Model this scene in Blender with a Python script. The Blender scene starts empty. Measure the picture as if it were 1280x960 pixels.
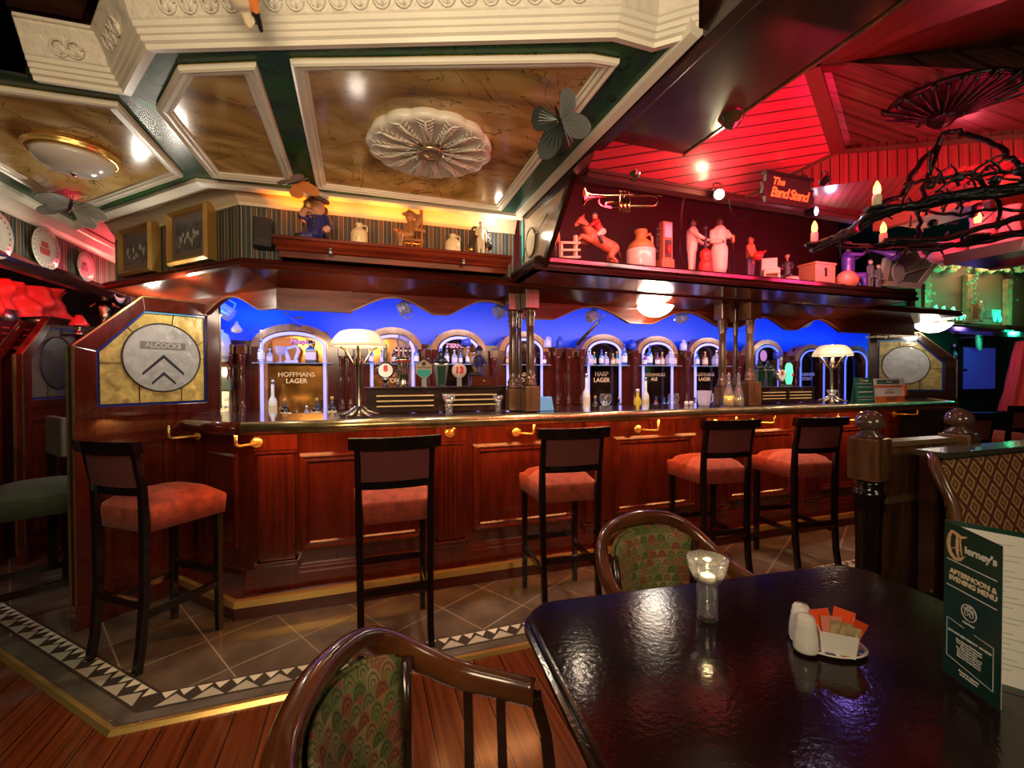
import bpy, bmesh, math, random
from mathutils import Vector, Matrix
random.seed(7)
PI = math.pi
sc = bpy.context.scene
COL = sc.collection

# ------------------------------------------------------------------ camera
FPX = 552.0
yaw, pitch, roll = math.radians(18.72), math.radians(-0.86), math.radians(-0.136)
H = 1.4
cy, sy, cp, sp, cr, sr = math.cos(yaw), math.sin(yaw), math.cos(pitch), math.sin(pitch), math.cos(roll), math.sin(roll)
FW = Vector((sy*cp, cy*cp, sp)); r0 = Vector((cy, -sy, 0)); u0 = r0.cross(FW)
RT = r0*cr + u0*sr; UP = u0*cr - r0*sr
CAM = Vector((0, 0, H))
def ray(x, y): return RT*(x-640) - UP*(y-480) + FW*FPX
def PZ(x, y, z): d = ray(x, y); return CAM + d*((z-H)/d.z)     # where a photo pixel meets height z
def PY(x, y, Y): d = ray(x, y); return CAM + d*(Y/d.y)          # ... the upright plane y = Y
def PX(x, y, X): d = ray(x, y); return CAM + d*(X/d.x)
def PP(x, y, p, n):
    d = ray(x, y); p = Vector(p); n = Vector(n); return CAM + d*((p-CAM).dot(n)/d.dot(n))
cam = bpy.data.cameras.new('camera'); co = bpy.data.objects.new('camera', cam); COL.objects.link(co)
co.matrix_world = Matrix(((RT.x, UP.x, -FW.x, 0), (RT.y, UP.y, -FW.y, 0), (RT.z, UP.z, -FW.z, H), (0, 0, 0, 1)))
cam.sensor_width = 36; cam.lens = FPX/1280*36; cam.clip_start = 0.05; cam.clip_end = 60
sc.camera = co
sc.view_settings.view_transform = 'Standard'; sc.view_settings.look = 'None'
sc.view_settings.gamma = 1; sc.view_settings.use_curve_mapping = False
sc.view_settings.exposure = 0.0

# ------------------------------------------------------------------ materials
MATS = {}
def nmat(name):
    m = bpy.data.materials.new(name); m.use_nodes = True
    nt = m.node_tree; b = nt.nodes['Principled BSDF']
    return m, nt, b
def setp(b, **k):
    for a, v in k.items():
        a = {'rough': 'Roughness', 'metal': 'Metallic', 'coat': 'Coat Weight', 'coatr': 'Coat Roughness', 'trans': 'Transmission Weight',
             'ior': 'IOR', 'alpha': 'Alpha', 'sheen': 'Sheen Weight', 'spec': 'Specular IOR Level'}[a]
        b.inputs[a].default_value = v
def P(name, col, noise=0.0, nscale=8.0, bump=0.0, **k):
    m, nt, b = nmat(name); setp(b, **k)
    if len(col) == 3: col = (*col, 1)
    b.inputs['Base Color'].default_value = col
    if noise or bump:
        tc = nt.nodes.new('ShaderNodeTexCoord'); n = nt.nodes.new('ShaderNodeTexNoise'); n.inputs['Scale'].default_value = nscale; n.inputs['Detail'].default_value = 5
        nt.links.new(tc.outputs['Object'], n.inputs['Vector'])
        if noise:
            rp = nt.nodes.new('ShaderNodeValToRGB'); rp.color_ramp.elements[0].position = .3; rp.color_ramp.elements[1].position = .7
            rp.color_ramp.elements[0].color = tuple(c*(1-noise) for c in col[:3])+(1,); rp.color_ramp.elements[1].color = tuple(min(1, c*(1+noise)) for c in col[:3])+(1,)
            nt.links.new(n.outputs['Fac'], rp.inputs['Fac']); nt.links.new(rp.outputs['Color'], b.inputs['Base Color'])
        if bump:
            bp = nt.nodes.new('ShaderNodeBump'); bp.inputs['Strength'].default_value = bump; bp.inputs['Distance'].default_value = .01
            nt.links.new(n.outputs['Fac'], bp.inputs['Height']); nt.links.new(bp.outputs['Normal'], b.inputs['Normal'])
    MATS[name] = m; return m
def EM(name, col, s):
    m, nt, b = nmat(name); b.inputs['Base Color'].default_value = (*col, 1)
    b.inputs['Emission Color'].default_value = (*col, 1); b.inputs['Emission Strength'].default_value = s
    MATS[name] = m; return m
def WOOD(name, c1, c2, stretch=(2, 2, 14), scale=3.0, rough=.25, coat=.6, bump=.0):
    m, nt, b = nmat(name); setp(b, rough=rough, coat=coat, coatr=.12)
    tc = nt.nodes.new('ShaderNodeTexCoord'); mp = nt.nodes.new('ShaderNodeMapping')
    mp.inputs['Scale'].default_value = tuple(1.0/s*4 for s in stretch)
    n = nt.nodes.new('ShaderNodeTexNoise'); n.inputs['Scale'].default_value = scale*4; n.inputs['Detail'].default_value = 6; n.inputs['Distortion'].default_value = .6
    nt.links.new(tc.outputs['Object'], mp.inputs['Vector']); nt.links.new(mp.outputs['Vector'], n.inputs['Vector'])
    rp = nt.nodes.new('ShaderNodeValToRGB'); e = rp.color_ramp.elements; e[0].position = .32; e[1].position = .68
    e[0].color = (*c1, 1); e[1].color = (*c2, 1)
    nt.links.new(n.outputs['Fac'], rp.inputs['Fac']); nt.links.new(rp.outputs['Color'], b.inputs['Base Color'])
    MATS[name] = m; return m
def dotnode(nt, src, v):
    d = nt.nodes.new('ShaderNodeVectorMath'); d.operation = 'DOT_PRODUCT'; d.inputs[1].default_value = v
    nt.links.new(src, d.inputs[0]); return d.outputs['Value']
def mathn(nt, op, a, b=None):
    n = nt.nodes.new('ShaderNodeMath'); n.operation = op
    for i, v in enumerate((a, b)):
        if v is None: continue
        if isinstance(v, (int, float)): n.inputs[i].default_value = v
        else: nt.links.new(v, n.inputs[i])
    return n.outputs[0]
def mixc(nt, fac, a, b):
    n = nt.nodes.new('ShaderNodeMix'); n.data_type = 'RGBA'
    for sock, v in ((n.inputs[0], fac), (n.inputs[6], a), (n.inputs[7], b)):
        if isinstance(v, (tuple, list)): sock.default_value = (*v[:3], 1)
        elif isinstance(v, (int, float)): sock.default_value = v
        else: nt.links.new(v, sock)
    return n.outputs[2]
def BOARDS(name, across, along, width, c1, c2, cg, rough=.35, coat=.3, gap=.05):
    """boards laid side by side: grooves every `width` along the `across` direction"""
    m, nt, b = nmat(name); setp(b, rough=rough, coat=coat, coatr=.15)
    tc = nt.nodes.new('ShaderNodeTexCoord'); o = tc.outputs['Object']
    s = mathn(nt, 'DIVIDE', dotnode(nt, o, Vector(across).normalized()), width)
    fr = mathn(nt, 'FRACT', s); fl = mathn(nt, 'FLOOR', s)
    t = dotnode(nt, o, Vector(along).normalized())
    cb = nt.nodes.new('ShaderNodeCombineXYZ'); nt.links.new(mathn(nt, 'MULTIPLY', s, 5.0), cb.inputs[0]); nt.links.new(mathn(nt, 'MULTIPLY', t, 1.2), cb.inputs[1]); nt.links.new(mathn(nt, 'MULTIPLY', fl, 3.7), cb.inputs[2])
    n = nt.nodes.new('ShaderNodeTexNoise'); n.inputs['Scale'].default_value = 1.6; n.inputs['Detail'].default_value = 5
    nt.links.new(cb.outputs[0], n.inputs['Vector'])
    rp = nt.nodes.new('ShaderNodeValToRGB'); e = rp.color_ramp.elements; e[0].position = .35; e[1].position = .65; e[0].color = (*c1, 1); e[1].color = (*c2, 1)
    nt.links.new(n.outputs['Fac'], rp.inputs['Fac'])
    g = mathn(nt, 'LESS_THAN', mathn(nt, 'ABSOLUTE', mathn(nt, 'SUBTRACT', fr, .5)), .5-gap)
    nt.links.new(mixc(nt, g, cg, rp.outputs['Color']), b.inputs['Base Color'])
    bp = nt.nodes.new('ShaderNodeBump'); bp.inputs['Strength'].default_value = .5; bp.inputs['Distance'].default_value = .004
    nt.links.new(g, bp.inputs['Height']); nt.links.new(bp.outputs['Normal'], b.inputs['Normal'])
    MATS[name] = m; return m
def STRIPES(name, horiz, period, cols, rough=.6):
    m, nt, b = nmat(name); setp(b, rough=rough)
    tc = nt.nodes.new('ShaderNodeTexCoord')
    fr = mathn(nt, 'FRACT', mathn(nt, 'DIVIDE', dotnode(nt, tc.outputs['Object'], Vector(horiz).normalized()), period))
    rp = nt.nodes.new('ShaderNodeValToRGB'); rp.color_ramp.interpolation = 'CONSTANT'; e = rp.color_ramp.elements
    while len(e) < len(cols): e.new(.5)
    for i, (p, c) in enumerate(cols): e[i].position = p; e[i].color = (*c, 1)
    nt.links.new(fr, rp.inputs['Fac']); nt.links.new(rp.outputs['Color'], b.inputs['Base Color'])
    MATS[name] = m; return m
def MARBLE(name, c0, c1, c2, scale=1.6, rough=.16, seed=0.0):
    m, nt, b = nmat(name); setp(b, rough=rough, coat=.12, coatr=.1)
    tc = nt.nodes.new('ShaderNodeTexCoord'); mp = nt.nodes.new('ShaderNodeMapping'); mp.inputs['Location'].default_value = (seed, seed*1.7, 0); mp.inputs['Rotation'].default_value = (0, 0, .9)
    mp.inputs['Scale'].default_value = (1, 1.5, 1)
    nt.links.new(tc.outputs['Object'], mp.inputs['Vector'])
    n = nt.nodes.new('ShaderNodeTexNoise'); n.inputs['Scale'].default_value = scale; n.inputs['Detail'].default_value = 4; n.inputs['Roughness'].default_value = .45; n.inputs['Distortion'].default_value = 3.2
    nt.links.new(mp.outputs[0], n.inputs['Vector'])
    rp = nt.nodes.new('ShaderNodeValToRGB'); e = rp.color_ramp.elements; e[0].position = .3; e[0].color = (*c0, 1); e[1].position = .68; e[1].color = (*c2, 1)
    k = e.new(.5); k.color = (*c1, 1)
    nt.links.new(n.outputs['Fac'], rp.inputs['Fac'])
    n2 = nt.nodes.new('ShaderNodeTexNoise'); n2.inputs['Scale'].default_value = scale*1.3; n2.inputs['Detail'].default_value = 3; n2.inputs['Distortion'].default_value = 3.5
    nt.links.new(mp.outputs[0], n2.inputs['Vector'])
    v = mathn(nt, 'LESS_THAN', mathn(nt, 'ABSOLUTE', mathn(nt, 'SUBTRACT', n2.outputs['Fac'], .5)), .008)
    nt.links.new(mixc(nt, mathn(nt, 'MULTIPLY', v, .7), rp.outputs['Color'], tuple(c*.35 for c in c0)), b.inputs['Base Color'])
    MATS[name] = m; return m

mahog = WOOD('mahogany', (.055, .007, .003), (.100, .013, .005), rough=.17)
mahog_h = WOOD('mahogany_horizontal', (.060, .008, .003), (.120, .017, .006), stretch=(14, 14, 2), rough=.2, coat=.3)
canopyw = WOOD('canopy_mahogany', (.085, .010, .004), (.20, .028, .009), stretch=(14, 14, 2), rough=.3, coat=.12)
canopyw.node_tree.nodes['Principled BSDF'].inputs['Specular IOR Level'].default_value = .25
darkwood = WOOD('dark_wood', (.012, .004, .003), (.034, .011, .006), stretch=(14, 14, 2))
orangewood = WOOD('orange_wood', (.25, .09, .02), (.45, .18, .05), rough=.3)
brownwood = WOOD('brown_wood', (.06, .028, .012), (.15, .07, .028))
tubwood = WOOD('bentwood', (.05, .013, .005), (.14, .045, .014), stretch=(6, 6, 6), scale=2, rough=.2)
blackwood = P('black_lacquer', (.006, .004, .004), rough=.16, coat=.35, coatr=.1)
tablewood = P('table_lacquer', (.012, .004, .003), noise=.5, nscale=14, rough=.13, coat=.0, spec=.45)
def _tb():
    nt = tablewood.node_tree; b = nt.nodes['Principled BSDF']
    n = nt.nodes.new('ShaderNodeTexNoise'); n.inputs['Scale'].default_value = 90; n.inputs['Detail'].default_value = 2
    tc = nt.nodes.new('ShaderNodeTexCoord'); nt.links.new(tc.outputs['Object'], n.inputs['Vector'])
    bp = nt.nodes.new('ShaderNodeBump'); bp.inputs['Strength'].default_value = .35; bp.inputs['Distance'].default_value = .0012
    nt.links.new(n.outputs['Fac'], bp.inputs['Height']); nt.links.new(bp.outputs['Normal'], b.inputs['Normal'])
_tb()
velvet = P('red_velvet', (.29, .040, .016), noise=.35, nscale=22, rough=.9, sheen=.05)
velvetd = P('maroon_cloth', (.10, .018, .016), noise=.35, nscale=160, rough=.8)
greenv = P('green_velvet', (.020, .030, .014), noise=.2, nscale=30, rough=.9, sheen=.05)
brass = P('brass', (.90, .58, .18), rough=.24, metal=.8)
brassd = P('aged_brass', (.50, .37, .17), rough=.24, metal=.9, noise=.3, nscale=20)
gold = P('gold_paint', (.75, .45, .12), rough=.4, metal=.6)
chrome = P('chrome', (.8, .8, .82), rough=.08, metal=1)
steel = P('dull_steel', (.4, .42, .42), rough=.35, metal=1)
ironb = P('black_iron', (.004, .004, .004), rough=.3, spec=.35, bump=.6, nscale=40)
plaster = P('cream_plaster', (.78, .73, .60), rough=.35, noise=.05, nscale=6)
plasterr = P('relief_plaster', (.74, .68, .56), rough=.4, bump=1.0, nscale=26)
white = P('white_china', (.85, .84, .80), rough=.12, coat=.5)
cream = P('cream_ceramic', (.80, .66, .38), rough=.25)
tan = P('tan_glaze', (.50, .24, .08), rough=.25)
black = P('black', (.01, .01, .01), rough=.4)
charcoal = P('charcoal_plastic', (.02, .02, .022), rough=.5)
skin = P('painted_skin', (.62, .32, .18), rough=.5)
navy = P('navy_paint', (.03, .03, .16), rough=.4)
blue = P('blue_paint', (.03, .06, .45), rough=.4)
redp = P('red_paint', (.6, .04, .03), rough=.4)
brownp = P('brown_paint', (.22, .07, .03), rough=.4)
creamp = P('cream_paint', (.75, .62, .42), rough=.5)
greenp = P('green_paint', (.008, .045, .022), rough=.3)
teal = P('teal_paint', (.02, .32, .28), rough=.35)
yellowp = P('yellow_paint', (.7, .45, .05), rough=.4)
greyp = P('grey_paint', (.18, .18, .18), rough=.5)
papw = P('white_paper', (.80, .82, .78), rough=.5)
menug = P('dark_green_card', (.006, .05, .03), rough=.28, coat=.3)
menug2 = P('green_card', (.02, .13, .09), rough=.3)
ornge = P('orange_card', (.75, .22, .05), rough=.45)
sachet = P('red_orange_sachet', (.85, .10, .02), rough=.3)
ink = P('dark_ink', (.02, .02, .03), rough=.5)
lavp = P('lavender_ceramic', (.62, .58, .82), rough=.2)
def THIN(name, tint, spec=1.0, body=0.0, bcol=(1,1,1), rough=.03):
    '''thin blown glass: lets light straight through, mirrors at its edges'''
    m = bpy.data.materials.new(name); m.use_nodes = True; nt = m.node_tree; nt.nodes.clear()
    out = nt.nodes.new('ShaderNodeOutputMaterial'); tr = nt.nodes.new('ShaderNodeBsdfTransparent'); tr.inputs[0].default_value = (*tint, 1)
    gl = nt.nodes.new('ShaderNodeBsdfGlossy'); gl.inputs['Roughness'].default_value = rough; gl.inputs[0].default_value = (spec,)*3+(1,)
    fr = nt.nodes.new('ShaderNodeLayerWeight'); fr.inputs[0].default_value = .35; mx = nt.nodes.new('ShaderNodeMixShader')
    f = mathn(nt, 'ADD', mathn(nt, 'MULTIPLY', fr.outputs['Facing'], .75), .06)
    nt.links.new(f, mx.inputs[0]); nt.links.new(tr.outputs[0], mx.inputs[1]); nt.links.new(gl.outputs[0], mx.inputs[2]); last = mx
    if body:
        df = nt.nodes.new('ShaderNodeBsdfDiffuse'); df.inputs[0].default_value = (*bcol, 1); m2 = nt.nodes.new('ShaderNodeMixShader'); m2.inputs[0].default_value = body
        nt.links.new(mx.outputs[0], m2.inputs[1]); nt.links.new(df.outputs[0], m2.inputs[2]); last = m2
    nt.links.new(last.outputs[0], out.inputs[0]); MATS[name] = m; return m
glass = THIN('clear_glass', (.96,.98,.98), body=.05)
glassb = THIN('blue_glass', (.35,.6,1), body=.3, bcol=(.15,.4,1))
glassg = THIN('green_glass', (.3,.7,.4), body=.3, bcol=(.1,.5,.2))
glassa = THIN('amber_glass', (1,.55,.2), body=.3, bcol=(.9,.4,.08))
glassd = P('dark_glass', (.015, .012, .012), rough=.06, coat=.5)
cutglass = THIN('cut_glass', (.9,.92,1), body=.35, bcol=(.8,.82,1), rough=.08)
neon = EM('white_neon', (.34, .32, .95), 1.15)
neonb = EM('blue_neon', (.10, .16, 1.0), 1.2)
bulbw = EM('lit_bulb', (1, .85, .6), 16)
flame = EM('flame_bulb', (1, .36, .08), 4)
domew = EM('lit_glass_dome', (1, .86, .66), 5.0)
spotm = EM('spot_lens', (1, .93, .55), 130)
discm = EM('spot_lens_blue_white', (.75, .80, 1), 9)
mirror = P('bronze_mirror', (.16, .09, .035), rough=.06, metal=1)
def STAIN(name, col, back=.5, clear=.12, scale=14, bump=.8, var=.25):
    '''leaded window glass: light soaks through it and its rippled face shines'''
    m = bpy.data.materials.new(name); m.use_nodes = True; nt = m.node_tree; nt.nodes.clear(); L = nt.links.new
    out = nt.nodes.new('ShaderNodeOutputMaterial'); tc = nt.nodes.new('ShaderNodeTexCoord')
    n = nt.nodes.new('ShaderNodeTexNoise'); n.inputs['Scale'].default_value = scale; n.inputs['Detail'].default_value = 4; n.inputs['Distortion'].default_value = 1.2; L(tc.outputs['Object'], n.inputs['Vector'])
    rp = nt.nodes.new('ShaderNodeValToRGB'); e = rp.color_ramp.elements; e[0].position = .3; e[1].position = .7
    e[0].color = tuple(c*(1-var) for c in col)+(1,); e[1].color = tuple(min(1, c*(1+var)) for c in col)+(1,); L(n.outputs['Fac'], rp.inputs['Fac'])
    bp = nt.nodes.new('ShaderNodeBump'); bp.inputs['Strength'].default_value = bump; bp.inputs['Distance'].default_value = .006; L(n.outputs['Fac'], bp.inputs['Height'])
    tl = nt.nodes.new('ShaderNodeBsdfTranslucent'); df = nt.nodes.new('ShaderNodeBsdfDiffuse'); gl = nt.nodes.new('ShaderNodeBsdfGlossy'); gl.inputs['Roughness'].default_value = .12; tr = nt.nodes.new('ShaderNodeBsdfTransparent')
    for q in (tl, df): L(rp.outputs[0], q.inputs[0])
    tr.inputs[0].default_value = (*col, 1); L(bp.outputs[0], gl.inputs['Normal'])
    def mx(f, a, b):
        k = nt.nodes.new('ShaderNodeMixShader'); k.inputs[0].default_value = f; L(a, k.inputs[1]); L(b, k.inputs[2]); return k.outputs[0]
    L(mx(.10, mx(clear, mx(back, df.outputs[0], tl.outputs[0]), tr.outputs[0]), gl.outputs[0]), out.inputs[0]); MATS[name] = m; return m
leadm = P('lead_came', (.05, .045, .04), rough=.4, metal=.5)
goldl = P('gold_lettering', (.95, .70, .42), rough=.35, metal=.2)
pinkm = P('pink_lettering', (.85, .35, .45), rough=.35)
bluepaint = P('blue_wall_paint', (.008, .07, .75), rough=.35)
tealglass = P('teal_glass', (.05, .55, .55), rough=.1, coat=.4)

# ------------------------------------------------------------------ mesh builder
class MB:
    def __init__(s): s.v = []; s.f = []; s.m = []; s.sm = []
    def add(s, vs, fs, mi=0, sm=False):
        b = len(s.v); s.v += [Vector(p) for p in vs]
        for f in fs: s.f.append([b+i for i in f]); s.m.append(mi); s.sm.append(sm)
        return s
    def box(s, x0, x1, y0, y1, z0, z1, mi=0):
        return s.add([(x0,y0,z0),(x1,y0,z0),(x1,y1,z0),(x0,y1,z0),(x0,y0,z1),(x1,y0,z1),(x1,y1,z1),(x0,y1,z1)],
              [(0,3,2,1),(4,5,6,7),(0,1,5,4),(1,2,6,5),(2,3,7,6),(3,0,4,7)], mi)
    def hexa(s, lo, hi, mi=0):   # two quads (lists of four points), lower and upper
        return s.add(list(lo)+list(hi), [(0,3,2,1),(4,5,6,7),(0,1,5,4),(1,2,6,5),(2,3,7,6),(3,0,4,7)], mi)
    def bar(s, a, b, w, h=None, mi=0, up=(0,0,1)):
        a, b = Vector(a), Vector(b); h = w if h is None else h
        d = (b-a).normalized(); u = Vector(up)
        if abs(d.dot(u)) > .98: u = Vector((0, 1, 0))
        x = d.cross(u).normalized()*w/2; y = x.cross(d).normalized()*h/2
        return s.hexa([a-x-y, a+x-y, a+x+y, a-x+y], [b-x-y, b+x-y, b+x+y, b-x+y], mi)
    def prism(s, poly, e, mi=0):  # polygon of 3-D points pushed along vector e
        n = len(poly); e = Vector(e); p = [Vector(q) for q in poly]
        return s.add(p+[q+e for q in p], [tuple(range(n))[::-1], tuple(range(n, 2*n))]+[(i, (i+1) % n, n+(i+1) % n, n+i) for i in range(n)], mi)
    def lathe(s, prof, o=(0,0,0), ax=(0,0,1), n=20, mi=0, sm=True, sx=1, sy=1, cap=True):
        o = Vector(o); ax = Vector(ax).normalized()
        t = Vector((1,0,0)) if abs(ax.x) < .9 else Vector((0,1,0))
        x = (t - ax*t.dot(ax)).normalized(); y = ax.cross(x)
        vs = []
        for r, h in prof:
            for i in range(n):
                a = 2*PI*i/n; vs.append(o+ax*h+x*(max(r,1e-5)*math.cos(a)*sx)+y*(max(r,1e-5)*math.sin(a)*sy))
        fs = [(j*n+i, j*n+(i+1) % n, (j+1)*n+(i+1) % n, (j+1)*n+i) for j in range(len(prof)-1) for i in range(n)]
        s.add(vs, fs, mi, sm)
        if cap:
            b = len(s.v)-len(vs)
            for base, rev in ((b, True), (b+(len(prof)-1)*n, False)):
                r = prof[0][0] if rev else prof[-1][0]
                if r > 1e-3:
                    f = [base+i for i in range(n)]; s.f.append(f[::-1] if rev else f); s.m.append(mi); s.sm.append(False)
        return s
    def tube(s, pts, r, n=8, mi=0, closed=False, flat=1.0, up=None):
        p = [Vector(q) for q in pts]; N = len(p); rs = r if isinstance(r, (list, tuple)) else [r]*N
        vs = []; u = Vector(up) if up else None; prev = None
        for i in range(N):
            if closed: t = p[(i+1) % N]-p[i-1]
            else: t = p[min(i+1, N-1)]-p[max(i-1, 0)]
            t.normalize()
            if u is not None: x = t.cross(u)
            elif prev is None: x = t.cross(Vector((0,0,1)) if abs(t.z) < .9 else Vector((0,1,0)))
            else: x = prev - t*prev.dot(t)
            if x.length < 1e-6: x = Vector((1,0,0))
            x.normalize(); prev = x; y = t.cross(x)
            for k in range(n):
                a = 2*PI*k/n+(PI/4 if n == 4 else 0); vs.append(p[i]+x*(rs[i]*math.cos(a))+y*(rs[i]*math.sin(a)*flat))
        M = N if closed else N-1
        fs = [(j*n+k, j*n+(k+1) % n, ((j+1) % N)*n+(k+1) % n, ((j+1) % N)*n+k) for j in range(M) for k in range(n)]
        s.add(vs, fs, mi, n > 4)
        if not closed:
            b = len(s.v)-len(vs); s.f.append([b+k for k in range(n)][::-1]); s.f.append([b+(N-1)*n+k for k in range(n)]); s.m += [mi, mi]; s.sm += [False, False]
        return s
    def sweep(s, path, prof, closed=False, mi=0, up=(0,0,1), out=1):
        """mouldings: profile [(offset sideways, height)] carried along a level path with mitred corners"""
        p = [Vector(q) for q in path]; N = len(p); up = Vector(up); vs = []
        for i in range(N):
            a = (p[i]-p[i-1]) if (i > 0 or closed) else (p[1]-p[0]); b = (p[(i+1) % N]-p[i]) if (i < N-1 or closed) else a
            a = a.normalized(); b = b.normalized(); na = a.cross(up)*out; nb = b.cross(up)*out
            m = (na+nb); m = m/max(m.length_squared/2, .3) if m.length > 1e-4 else na
            for o, h in prof: vs.append(p[i]+m*o+up*h)
        k = len(prof); M = N if closed else N-1
        fs = [(j*k+i, j*k+i+1, ((j+1) % N)*k+i+1, ((j+1) % N)*k+i) for j in range(M) for i in range(k-1)]
        s.add(vs, fs, mi)
        if not closed:
            b = len(s.v)-len(vs); s.f.append([b+i for i in range(k)]); s.f.append([b+(N-1)*k+i for i in range(k)][::-1]); s.m += [mi]*2; s.sm += [False]*2
        return s
    def xf(s, M):
        s.v = [M @ q for q in s.v]; return s
    def build(s, name, mats, parent=None, bevel=0, seg=2, loc=None):
        me = bpy.data.meshes.new(name); me.from_pydata([tuple(q) for q in s.v], [], s.f)
        for m in (mats if isinstance(mats, (list, tuple)) else [mats]): me.materials.append(m)
        me.polygons.foreach_set('material_index', s.m); me.polygons.foreach_set('use_smooth', s.sm)
        me.update()
        bm = bmesh.new(); bm.from_mesh(me); bmesh.ops.recalc_face_normals(bm, faces=bm.faces); bm.to_mesh(me); bm.free()
        o = bpy.data.objects.new(name, me); COL.objects.link(o)
        if parent: o.parent = parent
        if loc: o.location = loc
        if bevel:
            b = o.modifiers.new('bevel', 'BEVEL'); b.width = bevel; b.segments = seg; b.limit_method = 'ANGLE'; b.angle_limit = .6; b.harden_normals = False
        return o
def thing(name, label, cat, loc=(0,0,0), rz=0, group=None):
    o = bpy.data.objects.new(name, None); COL.objects.link(o); o.empty_display_size = .05
    o.location = loc; o.rotation_euler = (0, 0, rz); o['label'] = label; o['category'] = cat
    if group: o['group'] = group
    return o
def tag(o, label, cat, group=None):
    o['label'] = label; o['category'] = cat
    if group: o['group'] = group
    return o
def struct(o): o['kind'] = 'structure'; return o
def kids(o, idx={}): return [c for c in bpy.data.objects if c.parent == o]
def dup(root, loc, rz=None, label=None, group=None, scale=None):
    r = root.copy(); COL.objects.link(r); r.location = loc
    if rz is not None: r.rotation_euler = (0, 0, rz)
    if label: r['label'] = label
    if group: r['group'] = group
    if scale: r.scale = (scale,)*3
    for ch in kids(root):
        c = ch.copy(); COL.objects.link(c); c.parent = r
        for g in kids(ch):
            d = g.copy(); COL.objects.link(d); d.parent = c
    return r
def M4(ex, ey, ez, o):
    return Matrix(((ex[0], ey[0], ez[0], o[0]), (ex[1], ey[1], ez[1], o[1]), (ex[2], ey[2], ez[2], o[2]), (0, 0, 0, 1)))
def text(name, body, size, m, parent, M, depth=.0006, shear=0, align='CENTER', bold=0.0, space=1.0):
    """flat lettering as a mesh; M places the text's own x (reading) and y (up) axes"""
    cu = bpy.data.curves.new('t', 'FONT'); cu.body = body; cu.size = size; cu.align_x = align; cu.align_y = 'CENTER'; cu.shear = shear; cu.extrude = depth; cu.offset = bold; cu.space_character = space
    cu.resolution_u = 3
    t = bpy.data.objects.new('t', cu); COL.objects.link(t)
    dg = bpy.context.evaluated_depsgraph_get(); me = bpy.data.meshes.new_from_object(t.evaluated_get(dg)); me.transform(M); me.name = name
    bpy.data.objects.remove(t)
    me.materials.clear(); me.materials.append(m)
    o = bpy.data.objects.new(name, me); COL.objects.link(o)
    if parent: o.parent = parent
    return o
# continuous sculpted bodies: tapered capsules fused by a voxel remesh, each face coloured by the capsule it lies on
def sculpt(name, caps, mats, parent=None, vox=.004, smooth=3):
    mb = MB()
    for (a, ra, b, rb, mi) in caps:
        a, b = Vector(a), Vector(b); d = b-a; L = d.length
        ax = d/L if L > 1e-6 else Vector((0,0,1)); pr = []
        for k in range(6): t = -PI/2+PI/2*k/5; pr.append((ra*math.cos(t), ra*math.sin(t)))
        for k in range(6): t = PI/2*k/5; pr.append((rb*math.cos(t), L+rb*math.sin(t)))
        mb.lathe(pr, a, ax, 14)
    me = bpy.data.meshes.new('raw'); me.from_pydata([tuple(q) for q in mb.v], [], mb.f)
    o = bpy.data.objects.new('raw', me); COL.objects.link(o)
    bm = bmesh.new(); bm.from_mesh(me); bmesh.ops.remove_doubles(bm, verts=bm.verts, dist=1e-5); bmesh.ops.recalc_face_normals(bm, faces=bm.faces); bm.to_mesh(me); bm.free()
    r = o.modifiers.new('r', 'REMESH'); r.mode = 'VOXEL'; r.voxel_size = vox; r.use_smooth_shade = True
    s = o.modifiers.new('s', 'SMOOTH'); s.iterations = smooth; s.factor = .5
    dg = bpy.context.evaluated_depsgraph_get(); m2 = bpy.data.meshes.new_from_object(o.evaluated_get(dg)); bpy.data.objects.remove(o)
    m2.name = name; m2.materials.clear()
    for m in mats: m2.materials.append(m)
    C = [(Vector(a), ra, Vector(b)-Vector(a), rb, mi) for a, ra, b, rb, mi in caps]
    for f in m2.polygons:
        c = f.center; best = 1e9; bi = 0
        for a, ra, d, rb, mi in C:
            L = d.length_squared; t = 0 if L < 1e-9 else max(0, min(1, (c-a).dot(d)/L))
            q = (c-a-d*t).length-(ra+(rb-ra)*t)
            if q < best: best = q; bi = mi
        f.material_index = bi; f.use_smooth = True
    ob = bpy.data.objects.new(name, m2); COL.objects.link(ob)
    if parent: ob.parent = parent
    return ob
def light(name, kind, loc, col, e, size=.1, rot=None, **k):
    l = bpy.data.lights.new(name, kind); l.color = col; l.energy = e
    if kind == 'AREA':
        l.shape = 'RECTANGLE'; l.size = size if isinstance(size, (int, float)) else size[0]; l.size_y = size if isinstance(size, (int, float)) else size[1]
    else: l.shadow_soft_size = size
    for a, v in k.items(): setattr(l, a, v)
    o = bpy.data.objects.new(name, l); COL.objects.link(o); o.location = loc
    if rot: o.rotation_euler = rot
    return o
def aim(o, target):
    o.rotation_euler = (Vector(target)-o.location).to_track_quat('-Z', 'Y').to_euler(); return o
# ================================================================== SETTING
X3, Y3, Z3 = Vector((1,0,0)), Vector((0,1,0)), Vector((0,0,1))
floorwood = BOARDS('floor_boards', (1,0,0), (0,1,0), .128, (.09,.018,.005), (.17,.038,.010), (.008,.003,.002), rough=.2, coat=.35, gap=.022)
redboards = lambda n, ac, al, w=.085, c1=(.34,.045,.02), c2=(.50,.08,.035): BOARDS(n, ac, al, w, c1, c2, (.03,.006,.004), rough=.35, coat=.35, gap=.07)  # one boarding; how far the red light reaches is put into facet colours
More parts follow.
